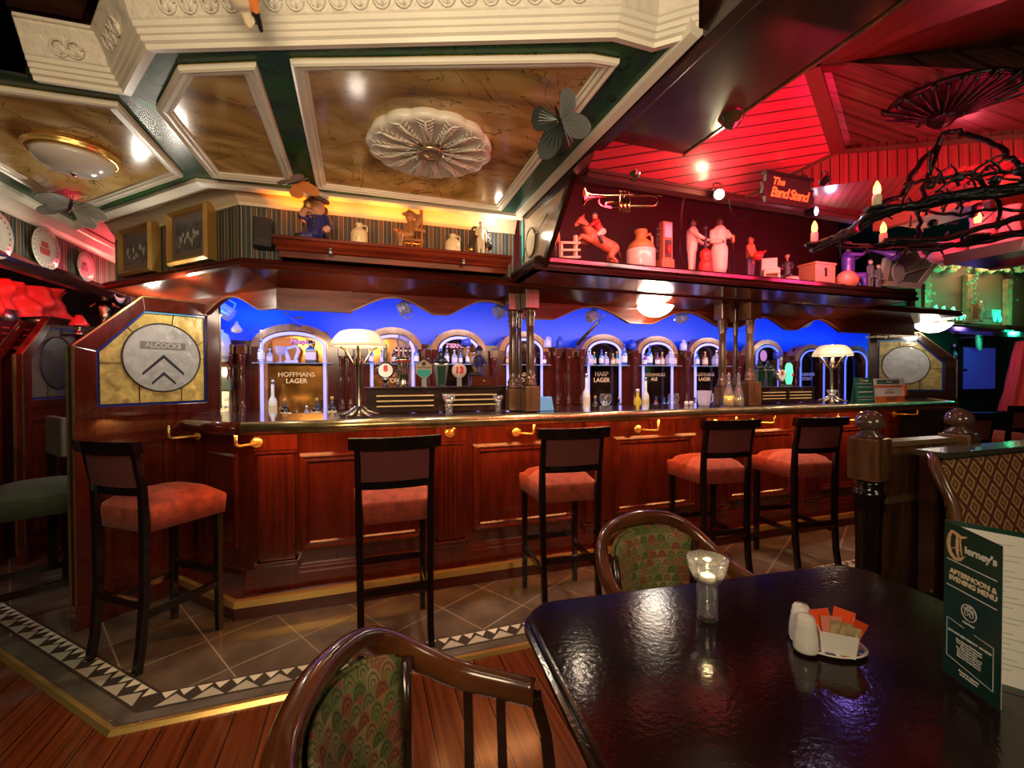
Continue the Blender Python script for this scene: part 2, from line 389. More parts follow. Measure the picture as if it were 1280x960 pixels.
# tile floor
def tilemat():
    m, nt, b = nmat('slate_tiles'); setp(b, rough=.42, coat=.12)
    tc = nt.nodes.new('ShaderNodeTexCoord'); o = tc.outputs['Object']
    w = .34
    a = mathn(nt, 'DIVIDE', dotnode(nt, o, Vector((.86,.5,0))), w); c = mathn(nt, 'DIVIDE', dotnode(nt, o, Vector((-.5,.86,0))), w)
    ga = mathn(nt, 'LESS_THAN', mathn(nt, 'ABSOLUTE', mathn(nt, 'SUBTRACT', mathn(nt, 'FRACT', a), .5)), .490)
    gc = mathn(nt, 'LESS_THAN', mathn(nt, 'ABSOLUTE', mathn(nt, 'SUBTRACT', mathn(nt, 'FRACT', c), .5)), .490)
    g = mathn(nt, 'MULTIPLY', ga, gc)
    n = nt.nodes.new('ShaderNodeTexNoise'); n.inputs['Scale'].default_value = 5; n.inputs['Detail'].default_value = 6; nt.links.new(o, n.inputs['Vector'])
    rp = nt.nodes.new('ShaderNodeValToRGB'); e = rp.color_ramp.elements; e[0].position = .3; e[1].position = .7; e[0].color = (.055,.036,.025,1); e[1].color = (.135,.095,.066,1)
    nt.links.new(n.outputs['Fac'], rp.inputs['Fac'])
    nt.links.new(mixc(nt, g, (.30,.24,.17), rp.outputs['Color']), b.inputs['Base Color'])
    bp = nt.nodes.new('ShaderNodeBump'); bp.inputs['Strength'].default_value = .4; bp.inputs['Distance'].default_value = .004
    nt.links.new(n.outputs['Fac'], bp.inputs['Height']); nt.links.new(bp.outputs['Normal'], b.inputs['Normal'])
    return m
slate = tilemat()
struct(MB().box(-4.5, 10.5, -3, 6.5, -.06, 0).build('floor', floorwood))
TF = [(-.94,2.14,0.0), (10.4,2.14,0.0), (10.4,6.4,0.0), (-4.4,6.4,0.0), (-4.4,5.6,0.0)]
f = struct(MB().prism(TF, (0,0,.012)).build('floor', slate)); f.name = 'floor_tiled'
fr = MB(); fr.sweep([(-4.4,5.6,.0), (-.94,2.14,.0), (10.4,2.14,.0)], [(-.004,.0), (-.004,.018), (.014,.018), (.026,.002), (.026,0)])
struct(fr.build('trim_1', brass))
struct(MB().sweep([(-4.4,5.55,.012), (-.925,2.16,.012), (10.4,2.16,.012)], [(-.0,0), (-.0,.0015), (-.06,.0015), (-.06,0)]).build('trim_2', P('edging_slate', (.10,.085,.07), noise=.3, rough=.4)))
mos = MB(); tl = P('mosaic_light', (.66,.62,.5), rough=.35); td = P('mosaic_dark', (.045,.035,.028), rough=.35); tg = P('mosaic_grey', (.42,.39,.31), rough=.35)
def mosaic(o, d, n, L, flip=False):
    o = Vector(o); d = Vector(d); nn = Vector(n); T = Vector((0,0,.0025)); s = .135; k = int(L/s)
    mos.prism([o, o+d*L, o+d*L+nn*.115, o+nn*.115+d*.048], T, 1)
    T2 = Vector((0,0,.001))
    for i in range(k):
        q = o+d*(.05+i*s)+T
        mos.prism([q+nn*.012+d*.006, q+d*(s-.006)+nn*.012, q+d*(s/2)+nn*.075], T2, 2)
        for j in (0, .5):
            a = q+d*(s*j+.0)
            mos.prism([a+nn*.103+d*.004, a+nn*.103+d*(s*.5-.004), a+nn*.058+d*(s*.25)], T2, 0)
mosaic((-.90,2.215,.012), (1,0,0), (0,1,0), 9.0)
mosaic((-.90,2.215,.012), (-.7071,.7071,0), (.7071,.7071,0), 3.6)
struct(mos.build('trim_3', [tl, td, tg]))

# outer shell
wallp_cols = [(0,(.035,.045,.045)), (.30,(.42,.33,.18)), (.35,(.10,.065,.04)), (.46,(.15,.10,.06)), (.52,(.10,.065,.04)), (.66,(.42,.33,.18)), (.71,(.035,.045,.045)), (.96,(.30,.25,.15))]
wp_main = STRIPES('striped_wallpaper', (1,0,0), .074, wallp_cols)
wp_diag = STRIPES('striped_wallpaper_diagonal', (-.7071,.7071,0), .088, wallp_cols)
wp_left = STRIPES('striped_wallpaper_left', (0,1,0), .088, wallp_cols)
darkwall = P('dark_wall', (.018,.010,.008), rough=.5)
struct(MB().box(-4.5, 10.5, 6.4, 6.5, 0, 3.4).build('wall_back', darkwall))
struct(MB().box(-4.6, -4.5, -3, 6.5, 0, 3.4).build('wall_left', darkwall))
struct(MB().box(10.5, 10.6, -3, 6.5, 0, 3.4).build('wall_right', darkwall))
struct(MB().box(-4.5, 10.5, -3.1, -3, 0, 3.4).build('wall_front', P('warm_wall', (.10,.05,.03), rough=.6)))
struct(MB().box(-4.6, 10.6, -3.1, 6.5, 3.4, 3.5).build('ceiling', darkwall))

# ---------------- painted ceiling slab
CE = [(.92,2.58), (-.77,2.64), (-1.76,3.63), (-1.76,1.90), (-1.02,1.89), (-.78,1.88), (-.61,1.61), (.70,1.12), (.83,1.12), (.92,1.04)]
greenm = MARBLE('green_marble_paint', (.003,.040,.008), (.010,.085,.018), (.010,.050,.040), scale=1.2, rough=.25)
greenm.node_tree.nodes['Principled BSDF'].inputs['Specular IOR Level'].default_value = .25
tanm = MARBLE('tan_marble_paint', (.22,.12,.028), (.50,.30,.085), (.70,.50,.20), scale=1.25, rough=.14)
Zc = 2.4
cs = struct(MB().prism([(x, y, Zc) for x, y in CE], (0,0,.05)).build('ceiling', greenm)); cs.name = 'ceiling_painted'
tp = [(0,0), (0,-.012), (.008,-.02), (.022,-.02), (.028,-.012), (.045,-.012), (.05,0)]
ring = [(x, y, Zc) for x, y in CE]
struct(MB().sweep([ring[9], ring[0], ring[1], ring[2], ring[3]][::1], [(-.03,.05), (-.03,-.02), (-.0,-.03), (.015,-.015), (.03,-.02), (.05,-.012), (.055,0), (.0,.0)], out=-1 if False else 1).build('trim_4', plaster))
PAN = [[(-.208,1.542), (.678,1.224), (.771,1.214), (.789,2.51), (-.219,2.51)],
       [(-.55,1.687), (-.31,1.591), (-.314,2.508), (-.692,2.54), (-.71,1.967)],
       [(-1.62,2.02), (-.826,1.976), (-.819,2.57), (-1.577,3.313), (-1.62,3.2)]]
for k, pn in enumerate(PAN):
    pts = [(x, y, Zc) for x, y in pn]
    area = sum(pn[i-1][0]*pn[i][1]-pn[i][0]*pn[i-1][1] for i in range(len(pn)))
    if area < 0: pts = pts[::-1]
    struct(MB().prism([(p[0], p[1], Zc-.004) for p in pts], (0,0,.003)).build('ceiling_panel', tanm))
    struct(MB().sweep(pts, [(-.0,-.004), (-.002,-.018), (-.010,-.022), (-.018,-.016), (-.03,-.018), (-.038,-.010), (-.046,-.012), (-.05,-.002)], closed=True).build('trim_%d' % (5+k), plaster))
# crown round the raised part of the ceiling
crown = [ring[i] for i in range(4, 10)]
cp_ = [(-.032,0), (-.032,-.010), (-.008,-.016), (-.004,-.004), (.006,.0), (.008,.012), (.015,.014), (.018,.026), (.025,.029), (.028,.042)]
struct(MB().sweep(crown, cp_, out=1).build('trim_8', plaster))
def relief_crown():
    m = MB(); m.sweep(crown, [(.028,.042), (.033,.046), (.040,.07), (.052,.10), (.068,.122), (.070,.128), (.078,.130), (.078,.14)], out=1)
    for i in range(len(crown)-1):      # acanthus leaves along the frieze
        a, b = Vector(crown[i]), Vector(crown[i+1]); L = (b-a).length
        if L < .2: continue
        d = (b-a)/L; nrm = d.cross(Z3); k = max(1, int((L-.10)/.062))
        for j in range(k):
            c = a+d*(.08+(L-.16)*(j+.5)/k)
            for t in range(5):
                ang = (t-2)*.5; q = c+nrm*.038+Z3*.055; e = q+d*(.03*math.sin(ang))+nrm*(.012*math.cos(ang))+Z3*(.04*math.cos(ang)-.006)
                m.tube([q, (q+e)/2+d*.003, e], [.005,.009,.002], n=6)
            m.tube([c+nrm*.036+Z3*.05+d*(.022*math.cos(u)) +(nrm*.012+Z3*.02)*(1+math.sin(u)) for u in [x*.5 for x in range(13)]], .004, n=5)
    return m
struct(relief_crown().build('trim_9', plasterr))
riser = MB().sweep(crown, [(.078,.14), (.078,.95), (.10,.95), (.10,.14)], out=1)
riser_o = struct(riser.build('trim_10', darkwood))
struct(MB().box(-1.76,-1.03,1.2,1.88,2.39,3.3).box(-1.10,-1.03,1.2,1.90,2.39,3.3).build('beam_dark', darkwall)).name = 'trim_30'
struct(MB().box(-4.5, 2.9, -3, 1.95, 3.35, 3.39).build('ceiling_upper', P('upper_dark', (.02,.012,.01), rough=.6)))

# dark flat beam beside the painted ceiling
struct(MB().box(.985, 1.37, -2.5, 1.745, 2.40, 2.75).build('beam_1', darkwood, bevel=.008)).name = 'trim_11'
struct(MB().box(.935, .983, -2.5, 2.55, 2.37, 2.62).build('beam_2', darkwood, bevel=.004)).name = 'trim_12'
struct(MB().box(1.371, 1.381, -2.5, 1.755, 2.395, 2.43).box(.985, 1.381, 1.746, 1.756, 2.395, 2.43).build('trim_13', brownwood))
struct(MB().box(-1.95, .95, 2.0, 2.84, 2.50, 2.54).build('ceiling_cove', plaster))
struct(MB().prism([(-1.95,2.84,2.5), (-.60,2.84,2.5), (-1.6,3.84,2.5), (-1.95,4.6,2.5)], (0,0,.04)).build('ceiling_cove_left', plaster))

# ---------------- red boarded roof lantern at the right
def V(*a): return Vector(a)
def S(px, py, s, z=None):
    return CAM + ray(px, py)*s
HL = V(.95,1.75,2.315); HM = PY(930,247,1.75); CR = V(2.8,1.75,2.315)
J = CAM+V(2.907,2.049,1.45)*.748; K = CAM+V(2.138,1.642,1.55)*.814
R1 = CAM+V(3.794,1.553,1.45)*.724; K2 = CAM+V(2.744,1.425,1.6)*.84
R1x = R1+(R1-J)*1.6; K2x = K2+(K2-K)*3.0
F1 = [HL, HM, J, K, V(.95, K.y, K.z)]
n1 = (J-HM).cross(V(1,0,0)).normalized()
b1 = (PP(1000,163,J,n1)-PP(880,182,J,n1)).normalized(); a1 = b1.cross(n1)
up = V(0,0,.03)
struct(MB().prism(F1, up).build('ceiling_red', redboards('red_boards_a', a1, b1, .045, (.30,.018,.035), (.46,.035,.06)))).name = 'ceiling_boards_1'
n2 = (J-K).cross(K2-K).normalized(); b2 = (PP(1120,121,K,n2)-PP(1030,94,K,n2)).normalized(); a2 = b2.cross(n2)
struct(MB().prism([J, K, K2x, R1x], up).build('x', redboards('boards_unlit_b', a2, b2, .06, (.045,.020,.013), (.10,.042,.028)))).name = 'ceiling_boards_2'  # browner facet: absence of red light put into the board colour
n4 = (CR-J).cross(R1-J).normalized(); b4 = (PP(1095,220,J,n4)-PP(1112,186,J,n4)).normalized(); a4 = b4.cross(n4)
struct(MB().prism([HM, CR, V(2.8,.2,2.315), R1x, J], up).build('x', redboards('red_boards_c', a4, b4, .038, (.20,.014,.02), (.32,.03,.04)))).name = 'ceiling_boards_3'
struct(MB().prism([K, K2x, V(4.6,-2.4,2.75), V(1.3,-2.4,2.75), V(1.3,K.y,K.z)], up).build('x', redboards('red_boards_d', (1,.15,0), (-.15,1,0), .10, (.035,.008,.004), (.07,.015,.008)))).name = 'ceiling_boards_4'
def batten(name, a, b, w=.05):
    return struct(MB().bar(a, b, w, .02).build(name, P('x', (.09,.015,.010), rough=.4)))
batten('trim_14', J-Z3*.004, K-Z3*.004, .075); batten('trim_15', J-Z3*.004, R1x-Z3*.004, .022); batten('trim_16', K-Z3*.004, K2x-Z3*.004, .045); batten('trim_17', HM, J-Z3*.004, .012)

# ---------------- display cabinet over the bar (right) : shelf, header, back, glazed ends
CABx0, CABx1 = .95, 4.12
redback = P('dark_red_wall', (.075,.007,.008), rough=.5)
t = thing('display_shelf', 'long dark mahogany display ledge under the red ceiling, crowded with figurines', 'display shelf', (0,0,0))
MB().prism([(CABx0,2.33,2.0), (CABx1,2.33,2.0), (CABx1,3.0,2.0), (CABx0,3.0,2.0)], (0,0,.055)).build('board', mahog_h, t)
MB().sweep([(CABx1,3.0,2.0), (CABx1,2.33,2.0), (CABx0,2.33,2.0), (CABx0,2.7,2.0)], [(0,0), (0,.085), (-.012,.088), (-.02,.075), (-.04,.072), (-.045,.05), (-.035,.035), (-.05,.02), (-.045,.0)], out=1).build('front_moulding', darkwood, t)
t = thing('cabinet_header', 'long red-lit timber header above the display ledge', 'beam', (0,0,0))
MB().box(CABx0, 2.8, 1.75, 1.80, 2.283, 2.315).box(CABx0, 2.8, 1.74, 1.815, 2.305, 2.32).build('header_board', redback, t)
struct(MB().box(CABx0, 4.3, 3.0, 3.05, 2.02, 2.95).build('wall_cabinet', redback))
struct(MB().prism([(CABx0,1.815,2.29), (2.8,1.815,2.29), (4.3,2.5,2.85), (4.3,3.0,2.95), (CABx0,3.0,2.85), (CABx0,2.2,2.62), (2.8,2.2,2.62)][:0] or [(CABx0,1.82,2.60), (4.3,1.82,2.60), (4.3,3.0,2.85), (CABx0,3.0,2.85)], (0,0,.02)).build('ceiling_cabinet', redback))
# side glazed ends
def glazed_end(X, name, label, teal=True):
    t = thing(name, label, 'stained glass panel', (0,0,0))
    pA, pB, pC, pD = V(X,2.66,2.03), V(X,2.30,1.995), V(X,1.92,2.37), V(X,2.66,2.42)
    c = (pA+pB+pC+pD)/4
    inn = [c+(p-c)*.84 for p in (pA, pB, pC, pD)]
    m = MB(); o = [pA, pB, pC, pD]; e = V(.03,0,0)
    for i in range(4):
        j = (i+1) % 4; m.prism([o[i], o[j], inn[j], inn[i]], e)
    m.build('frame', darkwood, t)
    MB().prism([p+V(.01,0,0) for p in inn], V(.006,0,0)).build('pane', P('x', (.62,.45,.30), rough=.15, coat=.3), t)
    m = MB(); in2 = [c+(p-c)*.76 for p in (pA, pB, pC, pD)]
    for i in (0, 3):
        j = (i+1) % 4; m.prism([inn[i]+V(-.002,0,0), inn[j]+V(-.002,0,0), in2[j]+V(-.002,0,0), in2[i]+V(-.002,0,0)], V(.004,0,0))
    m.build('teal_border', tealglass, t)
    cc = V(X-.004, 2.46, 2.20); m = MB()
    m.tube([cc+V(0,.075*math.cos(a),.085*math.sin(a)) for a in [2*PI*i/24 for i in range(24)]], .004, n=6, closed=True)
    m.bar(cc+V(0,.075,0), V(X-.004,2.60,2.12), .004); m.bar(cc+V(0,-.075,.02), V(X-.004,2.2,2.28), .004)
    m.build('came', leadm, t)
    MB().lathe([(0,0), (.073,0), (.073,.004), (0,.004)], cc, (1,0,0), 24, sm=False).build('roundel', P('x', (.7,.6,.4), rough=.1, coat=.5), t)
    return t
glazed_end(.955, 'glazed_side_panel', 'stained glass side panel with an oval, at the left end of the figurine ledge')
t = thing('glazed_side_panel', 'cream edged glazed panel with a round pane at the right end of the figurine ledge', 'stained glass panel', (0,0,0))
q = [PY(1100,357,2.45), PY(1150,360,2.45), PY(1205,288,2.45), PY(1108,322,2.45)]
c = sum(q, V(0,0,0))/4; inn = [c+(p-c)*.78+V(0,0,.0) for p in q]; m = MB()
for i in range(4): m.prism([q[i], q[(i+1)%4], inn[(i+1)%4], inn[i]], (0,.03,0))
m.build('frame', P('x', (.80,.68,.52), rough=.35), t)
MB().prism([p+V(0,.012,0) for p in inn], (0,.006,0)).build('pane', P('x', (.25,.24,.18), rough=.15), t)
rc = PY(1124,341,2.44); MB().lathe([(0,0), (.075,0), (.085,.006), (.075,.012), (0,.012)], rc, (0,1,0), 28, sm=False).build('roundel', P('x', (.55,.5,.42), rough=.3), t)
MB().bar(rc+V(.08,0,0), PY(1168,331,2.44), .008).bar(rc+V(-.03,0,.08), PY(1115,318,2.44), .006).build('came', creamp, t)
# wall running towards the camera on the right: header, shelf
t = thing('side_shelf', 'long dark side shelf at the upper right edge holding pink-lit jugs', 'display shelf', (0,0,0))
MB().box(2.88, 3.25, .2, 1.46, 1.985, 2.01).build('board', darkwood, t)
MB().box(2.86, 2.89, .2, 1.46, 1.975, 2.03).build('front_moulding', darkwood, t)
struct(MB().box(2.8, 2.84, .2, 1.76, 2.24, 2.315).box(2.84,3.3,.2,1.8,2.315,2.33).build('trim_18', P('x', (.5,.12,.07), rough=.35)))
struct(MB().box(3.25, 3.29, .2, 1.46, 1.98, 2.33).build('wall_side', P('x', (.35,.02,.02), rough=.5)))

# ---------------- wall over the bar (left) and canopy
def dp(t): return V(-.62-t*.7071, 2.75+t*.7071, 0)     # along the diagonal wall
WD = dp(1.36)
struct(MB().box(-.62, .95, 2.75, 2.80, 2.0, 2.5).build('wall_over_bar', wp_main))
p0, p1 = dp(0), dp(1.36); nb = V(.7071,.7071,0)*.05
struct(MB().prism([p0+Z3*2.0, p1+Z3*2.0, p1+nb+Z3*2.0, p0+nb+Z3*2.0], (0,0,.5)).build('wall_diagonal', wp_diag))
# plaster cove between wall and ceiling
struct(MB().sweep([(-1.56,3.69,0), (-.62,2.75,0), (.95,2.75,0)], [(0,2.335), (.012,2.335), (.014,2.35), (.03,2.37), (.06,2.42), (.10,2.45), (.10,2.50), (0,2.50)], out=1).build('trim_19', P('cove_plaster', (.80,.66,.42), rough=.4)))
# canopy lip, soffit, scalloped fascia
lip = [(-1.63,3.70,2.0), (-.60,2.70,2.0), (5.55,2.70,2.0), (6.15,3.30,2.0), (9.3,3.30,2.0)]
t = thing('bar_canopy', 'long dark mahogany canopy with a scalloped fascia running over the whole bar', 'canopy', (0,0,0))
MB().sweep(lip, [(0,-.005), (.012,-.012), (.022,.0), (.026,.014), (.016,.024), (.022,.036), (.0,.045), (-.10,.045), (-.10,.03), (-.03,.0)], out=1).build('front_moulding', mahog_h, t)
sof = MB().prism([(-.60,2.70,2.0), (5.55,2.70,2.0), (5.42,3.0,1.945), (-.48,3.0,1.945)], (0,0,.02))
sof.prism([(-1.63,3.70,2.0), (-.60,2.70,2.0), (-.48,3.0,1.945), (-1.42,3.94,1.945)], (0,0,.02))
sof.prism([(5.55,2.70,2.0), (6.15,3.3,2.0), (5.9,3.5,1.945), (5.42,3.0,1.945)], (0,0,.02))
sof.prism([(6.15,3.3,2.0), (9.3,3.3,2.0), (9.3,3.7,1.96), (5.9,3.5,1.945)], (0,0,.02))
sof.build('soffit', mahog_h, t)
def fascia(o, d, spans, L, mname='fascia'):
    """o origin, d direction; spans (start, end, crest)"""
    o = V(*o); d = Vector(d); nn = V(-d.y, d.x, 0)*.035
    top, low = 1.955, 1.825
    pts = [o+Z3*low]
    for a, b, z in spans:
        pts.append(o+d*a+Z3*low)
        for i in range(1, 16):
            u = i/16; s = .5-.5*math.cos(2*PI*u); s = s**.6
            pts.append(o+d*(a+(b-a)*u)+Z3*(low+(z-low)*s))
        pts.append(o+d*b+Z3*low)
    pts.append(o+d*L+Z3*low)
    m = MB()
    for i in range(len(pts)-1):
        a, b = pts[i], pts[i+1]
        if (b-a).length < 1e-5: continue
        at = V(a.x, a.y, top); bt = V(b.x, b.y, top)
        m.hexa([a, b, b+nn, a+nn], [at, bt, bt+nn, at+nn])
    m.build(mname, canopyw, t)
    e = MB(); e.tube([p+V(0,-.004,.002) for i, p in enumerate(pts) if i == 0 or (p-pts[i-1]).length > 1e-5], .005, n=4); e.build('scallop_edging', P('x', (.28,.13,.045), rough=.3), t)
fascia((-.06,3.0,0), (1,0,0), [(.0,.52,1.925), (.62,1.18,1.935), (1.40,2.06,1.935), (2.26,2.95,1.935), (3.15,3.72,1.93), (3.83,4.42,1.935)], 5.42+.06)
fascia((-1.42,3.94,0), (.7071,-.7071,0), [(.55,1.15,1.93)], 1.33)
MB().box(-.49, -.06, 2.995, 3.03, 1.815, 1.955).box(-.085,-.06,2.985,3.03,1.81,1.955).build('plain_fascia', canopyw, t)
struct(MB().box(5.5, 9.3, 3.32, 3.36, 2.0, 2.85).build('wall_alcove', P('alcove_wall', (.10,.05,.025), rough=.7)))
struct(MB().prism([(-1.6,3.75,2.045), (-.62,2.76,2.045), (5.5,2.76,2.045), (5.5,4.6,2.2), (-1.6,4.6,2.2)], (0,0,.02)).build('ceiling_bar', P('x', (.02,.05,.25), rough=.4)))
struct(MB().box(-1.33, 7.0, 4.45, 4.5, 0, 2.25).build('wall_back_bar', bluepaint))
struct(MB().box(7.0, 10.4, 4.45, 4.5, 0, 3.3).build('wall_far_right', darkwall))

# left bulkhead wall with plates
struct(MB().box(-2.0, -1.95, .5, 4.75, 2.08, 2.46).build('wall_bulkhead', wp_left))
struct(MB().sweep([(-1.95,4.7,2.46), (-1.95,.5,2.46)], [(0,-.10), (.012,-.10), (.014,-.09), (.03,-.07), (.05,-.02), (.06,-.01), (.06,.02), (0,.02)], out=-1).build('trim_20', plaster))
struct(MB().sweep([(-1.95,4.7,2.08), (-1.95,.5,2.08)], [(-.05,-.03), (.01,-.03), (.03,-.0), (.04,.02), (.02,.06), (0,.06)], out=-1).build('trim_21', darkwood))
struct(MB().box(-2.0, -1.5, 4.72, 4.78, 2.05, 2.55).build('wall_bulkhead_end', wp_main))
struct(MB().box(-4.4, -1.2, 5.7, 5.76, 0, 2.6).build('wall_lounge', P('x', (.012,.007,.006), rough=.6)))
# ================================================================== BAR COUNTER
ZT = 1.17
bar = thing('bar_counter', 'long red mahogany panelled bar counter with a dark polished top and brass edge rail', 'bar counter', (0,0,0))
TOP = [(-1.02,3.36), (-.93,2.88), (-.60,2.60), (5.25,2.60), (5.75,3.05), (5.75,3.40), (5.2,3.22), (-.45,3.22), (-.75,3.50), (-.98,3.56)]
topm = P('bar_top', (.045,.025,.035), noise=.4, nscale=5, rough=.13, coat=.8, coatr=.06)
MB().prism([(x, y, ZT-.045) for x, y in TOP], (0,0,.04)).build('worktop', topm, bar, bevel=.012)
MB().tube([(-.595,2.602,ZT-.034), (0,2.602,ZT-.034), (5.25,2.602,ZT-.034), (5.74,3.05,ZT-.034)], .036, n=14).build('edge_rail', brassd, bar)
MB().tube([(-.93,2.88,ZT-.034), (-.60,2.605,ZT-.034)], .034, n=12).lathe([(0,-.036), (.03,-.026), (.038,0), (.03,.026), (0,.036)], (-.93,2.88,ZT-.034), (0,0,1), 16).build('rounded_wooden_edge', mahog, bar)
# front
body = MB(); F0 = 2.99
body.box(-.60, 5.2, F0, 3.08, 0.10, ZT-.045)
body.prism([(-.60,F0,.1), (-.60,3.06,.1), (-1.00,3.50,.1), (-1.04,3.43,.1)], (0,0,ZT-.145))
body.prism([(5.2,F0,.1), (5.7,3.45,.1), (5.64,3.5,.1), (5.15,3.06,.1)], (0,0,ZT-.145))
body.build('front', mahog, bar)
kick = MB().prism([(-.70,2.875,.012), (5.25,2.875,.012), (5.85,3.45,.012), (5.3,3.45,.012), (5.1,3.05,.012), (-.6,3.05,.012), (-1.05,3.5,.012), (-1.13,3.35,.012)], (0,0,.10))
kick.build('plinth', mahog_h, bar)
MB().sweep([(-1.13,3.35,.085), (-.70,2.872,.085), (5.25,2.872,.085), (5.85,3.45,.085)], [(0,0), (.006,0), (.006,.04), (-.02,.044), (-.02,.03)], out=1).build('kick_strip', brass, bar)
MB().box(-.66,5.2,F0-.045,F0,.112,.21).box(-.66,5.2,F0-.03,F0,.21,.235).box(-.66,5.2,F0-.018,F0,.235,.25).build('skirting', mahog_h, bar)
def raised_panel(x0, x1, z0, z1):
    m = MB(); y = F0
    fr = [(0,-.0), (.006,.022), (.02,.028), (.035,.018), (.05,.02), (.06,0)]
    m.sweep([(x0,0,z0), (x1,0,z0), (x1,0,z1), (x0,0,z1)], [(o, -h) for o, h in fr], closed=True, up=(0,1,0), out=1) if False else None
    m = MB(); N = len(fr)
    for i in range(N-1):
        (a, ha), (b, hb) = fr[i], fr[i+1]
        A = [V(x0+a,y-ha,z0+a), V(x1-a,y-ha,z0+a), V(x1-a,y-ha,z1-a), V(x0+a,y-ha,z1-a)]
        B = [V(x0+b,y-hb,z0+b), V(x1-b,y-hb,z0+b), V(x1-b,y-hb,z1-b), V(x0+b,y-hb,z1-b)]
        for k in range(4): m.add([A[k], A[(k+1)%4], B[(k+1)%4], B[k]], [(0,1,2,3)])
    m.box(x0+.06, x1-.06, y-.004, y+.002, z0+.06, z1-.06)
    return m
for x0, x1 in [(-.375,.386), (.72,1.52), (1.84,2.62), (2.95,3.72), (4.05,4.85)]:
    raised_panel(x0, x1, .33, .935).build('raised_panel', mahog, bar)
def pilaster(x0, x1):
    m = MB(); y = F0
    m.box(x0, x1, y-.05, y, .112, .30).box(x0-.008, x1+.008, y-.058, y, .26, .275).box(x0-.012, x1+.012, y-.062, y, .285, .30)
    m.box(x0+.015, x1-.015, y-.035, y, .30, .97)
    w = (x1-x0-.05)/5
    for i in range(5): m.box(x0+.025+i*w+.006, x0+.025+(i+1)*w-.006, y-.041, y-.03, .345, .93)
    m.box(x0-.005, x1+.005, y-.055, y, .97, ZT-.047).box(x0, x1, y-.048, y, .95, .97)
    return m
for x in (-.60, .46, 1.58, 2.70, 3.80, 4.93): pilaster(x, x+(.20 if x != -.60 else .22)).build('pilaster', mahog, bar)
# diagonal return panel
m = raised_panel(-.25, .10, .33, .935); m.v = [V(q.x, q.y-F0, q.z) for q in m.v]
M = M4((.68,-.733,0), (.733,.68,0), (0,0,1), (-.79,3.20,0)); m.xf(M); m.build('raised_panel', mahog, bar)
# brass hooks under the rail
def hook(x, y, z, dx=.075, rz=0):
    t = bpy.data.objects.new('rail_bracket', None); COL.objects.link(t); t.parent = bar; t.location = (x, y, z); t.rotation_euler = (0,0,rz)
    MB().lathe([(0,0), (.030,0), (.034,.006), (.026,.012), (0,.012)], (0,0,0), (0,-1,0), 20).build('wall_plate', brass, t)
    MB().tube([(0,-.01,0), (0,-.05,0), (dx*.4,-.09,.0), (dx*.9,-.14,.0), (dx,-.155,.01), (dx,-.155,.03), (dx,-.155,.08)], .008, n=8).build('arm', brass, t)
for px, py in [(321,553), (562,541), (645,540), (797,536), (893,528), (940,527), (1018,525), (1047,524), (1118,517)]:
    p = PY(px, py, 2.935); hook(p.x, 2.935, p.z, .075 if px > 600 else (.0 if px > 500 else -.07))
hook(-1.0, 3.33, 1.03, -.02, -.82)
for px in (330, 500, 600, 718, 818, 868, 1002, 1135):
    p = PY(px, 532, 2.78); MB().lathe([(0,-.012),(.011,-.008),(.014,0),(.010,.010),(.0,.012)], (p.x, 2.78, 1.095), n=10).build('orange_bulb', EM('orange_bulb',(1,.30,.04),30), bar)
    MB().lathe([(.016,.010),(.016,.03)], (p.x, 2.78, 1.095), n=10).build('bulb_cup', brassd, bar)

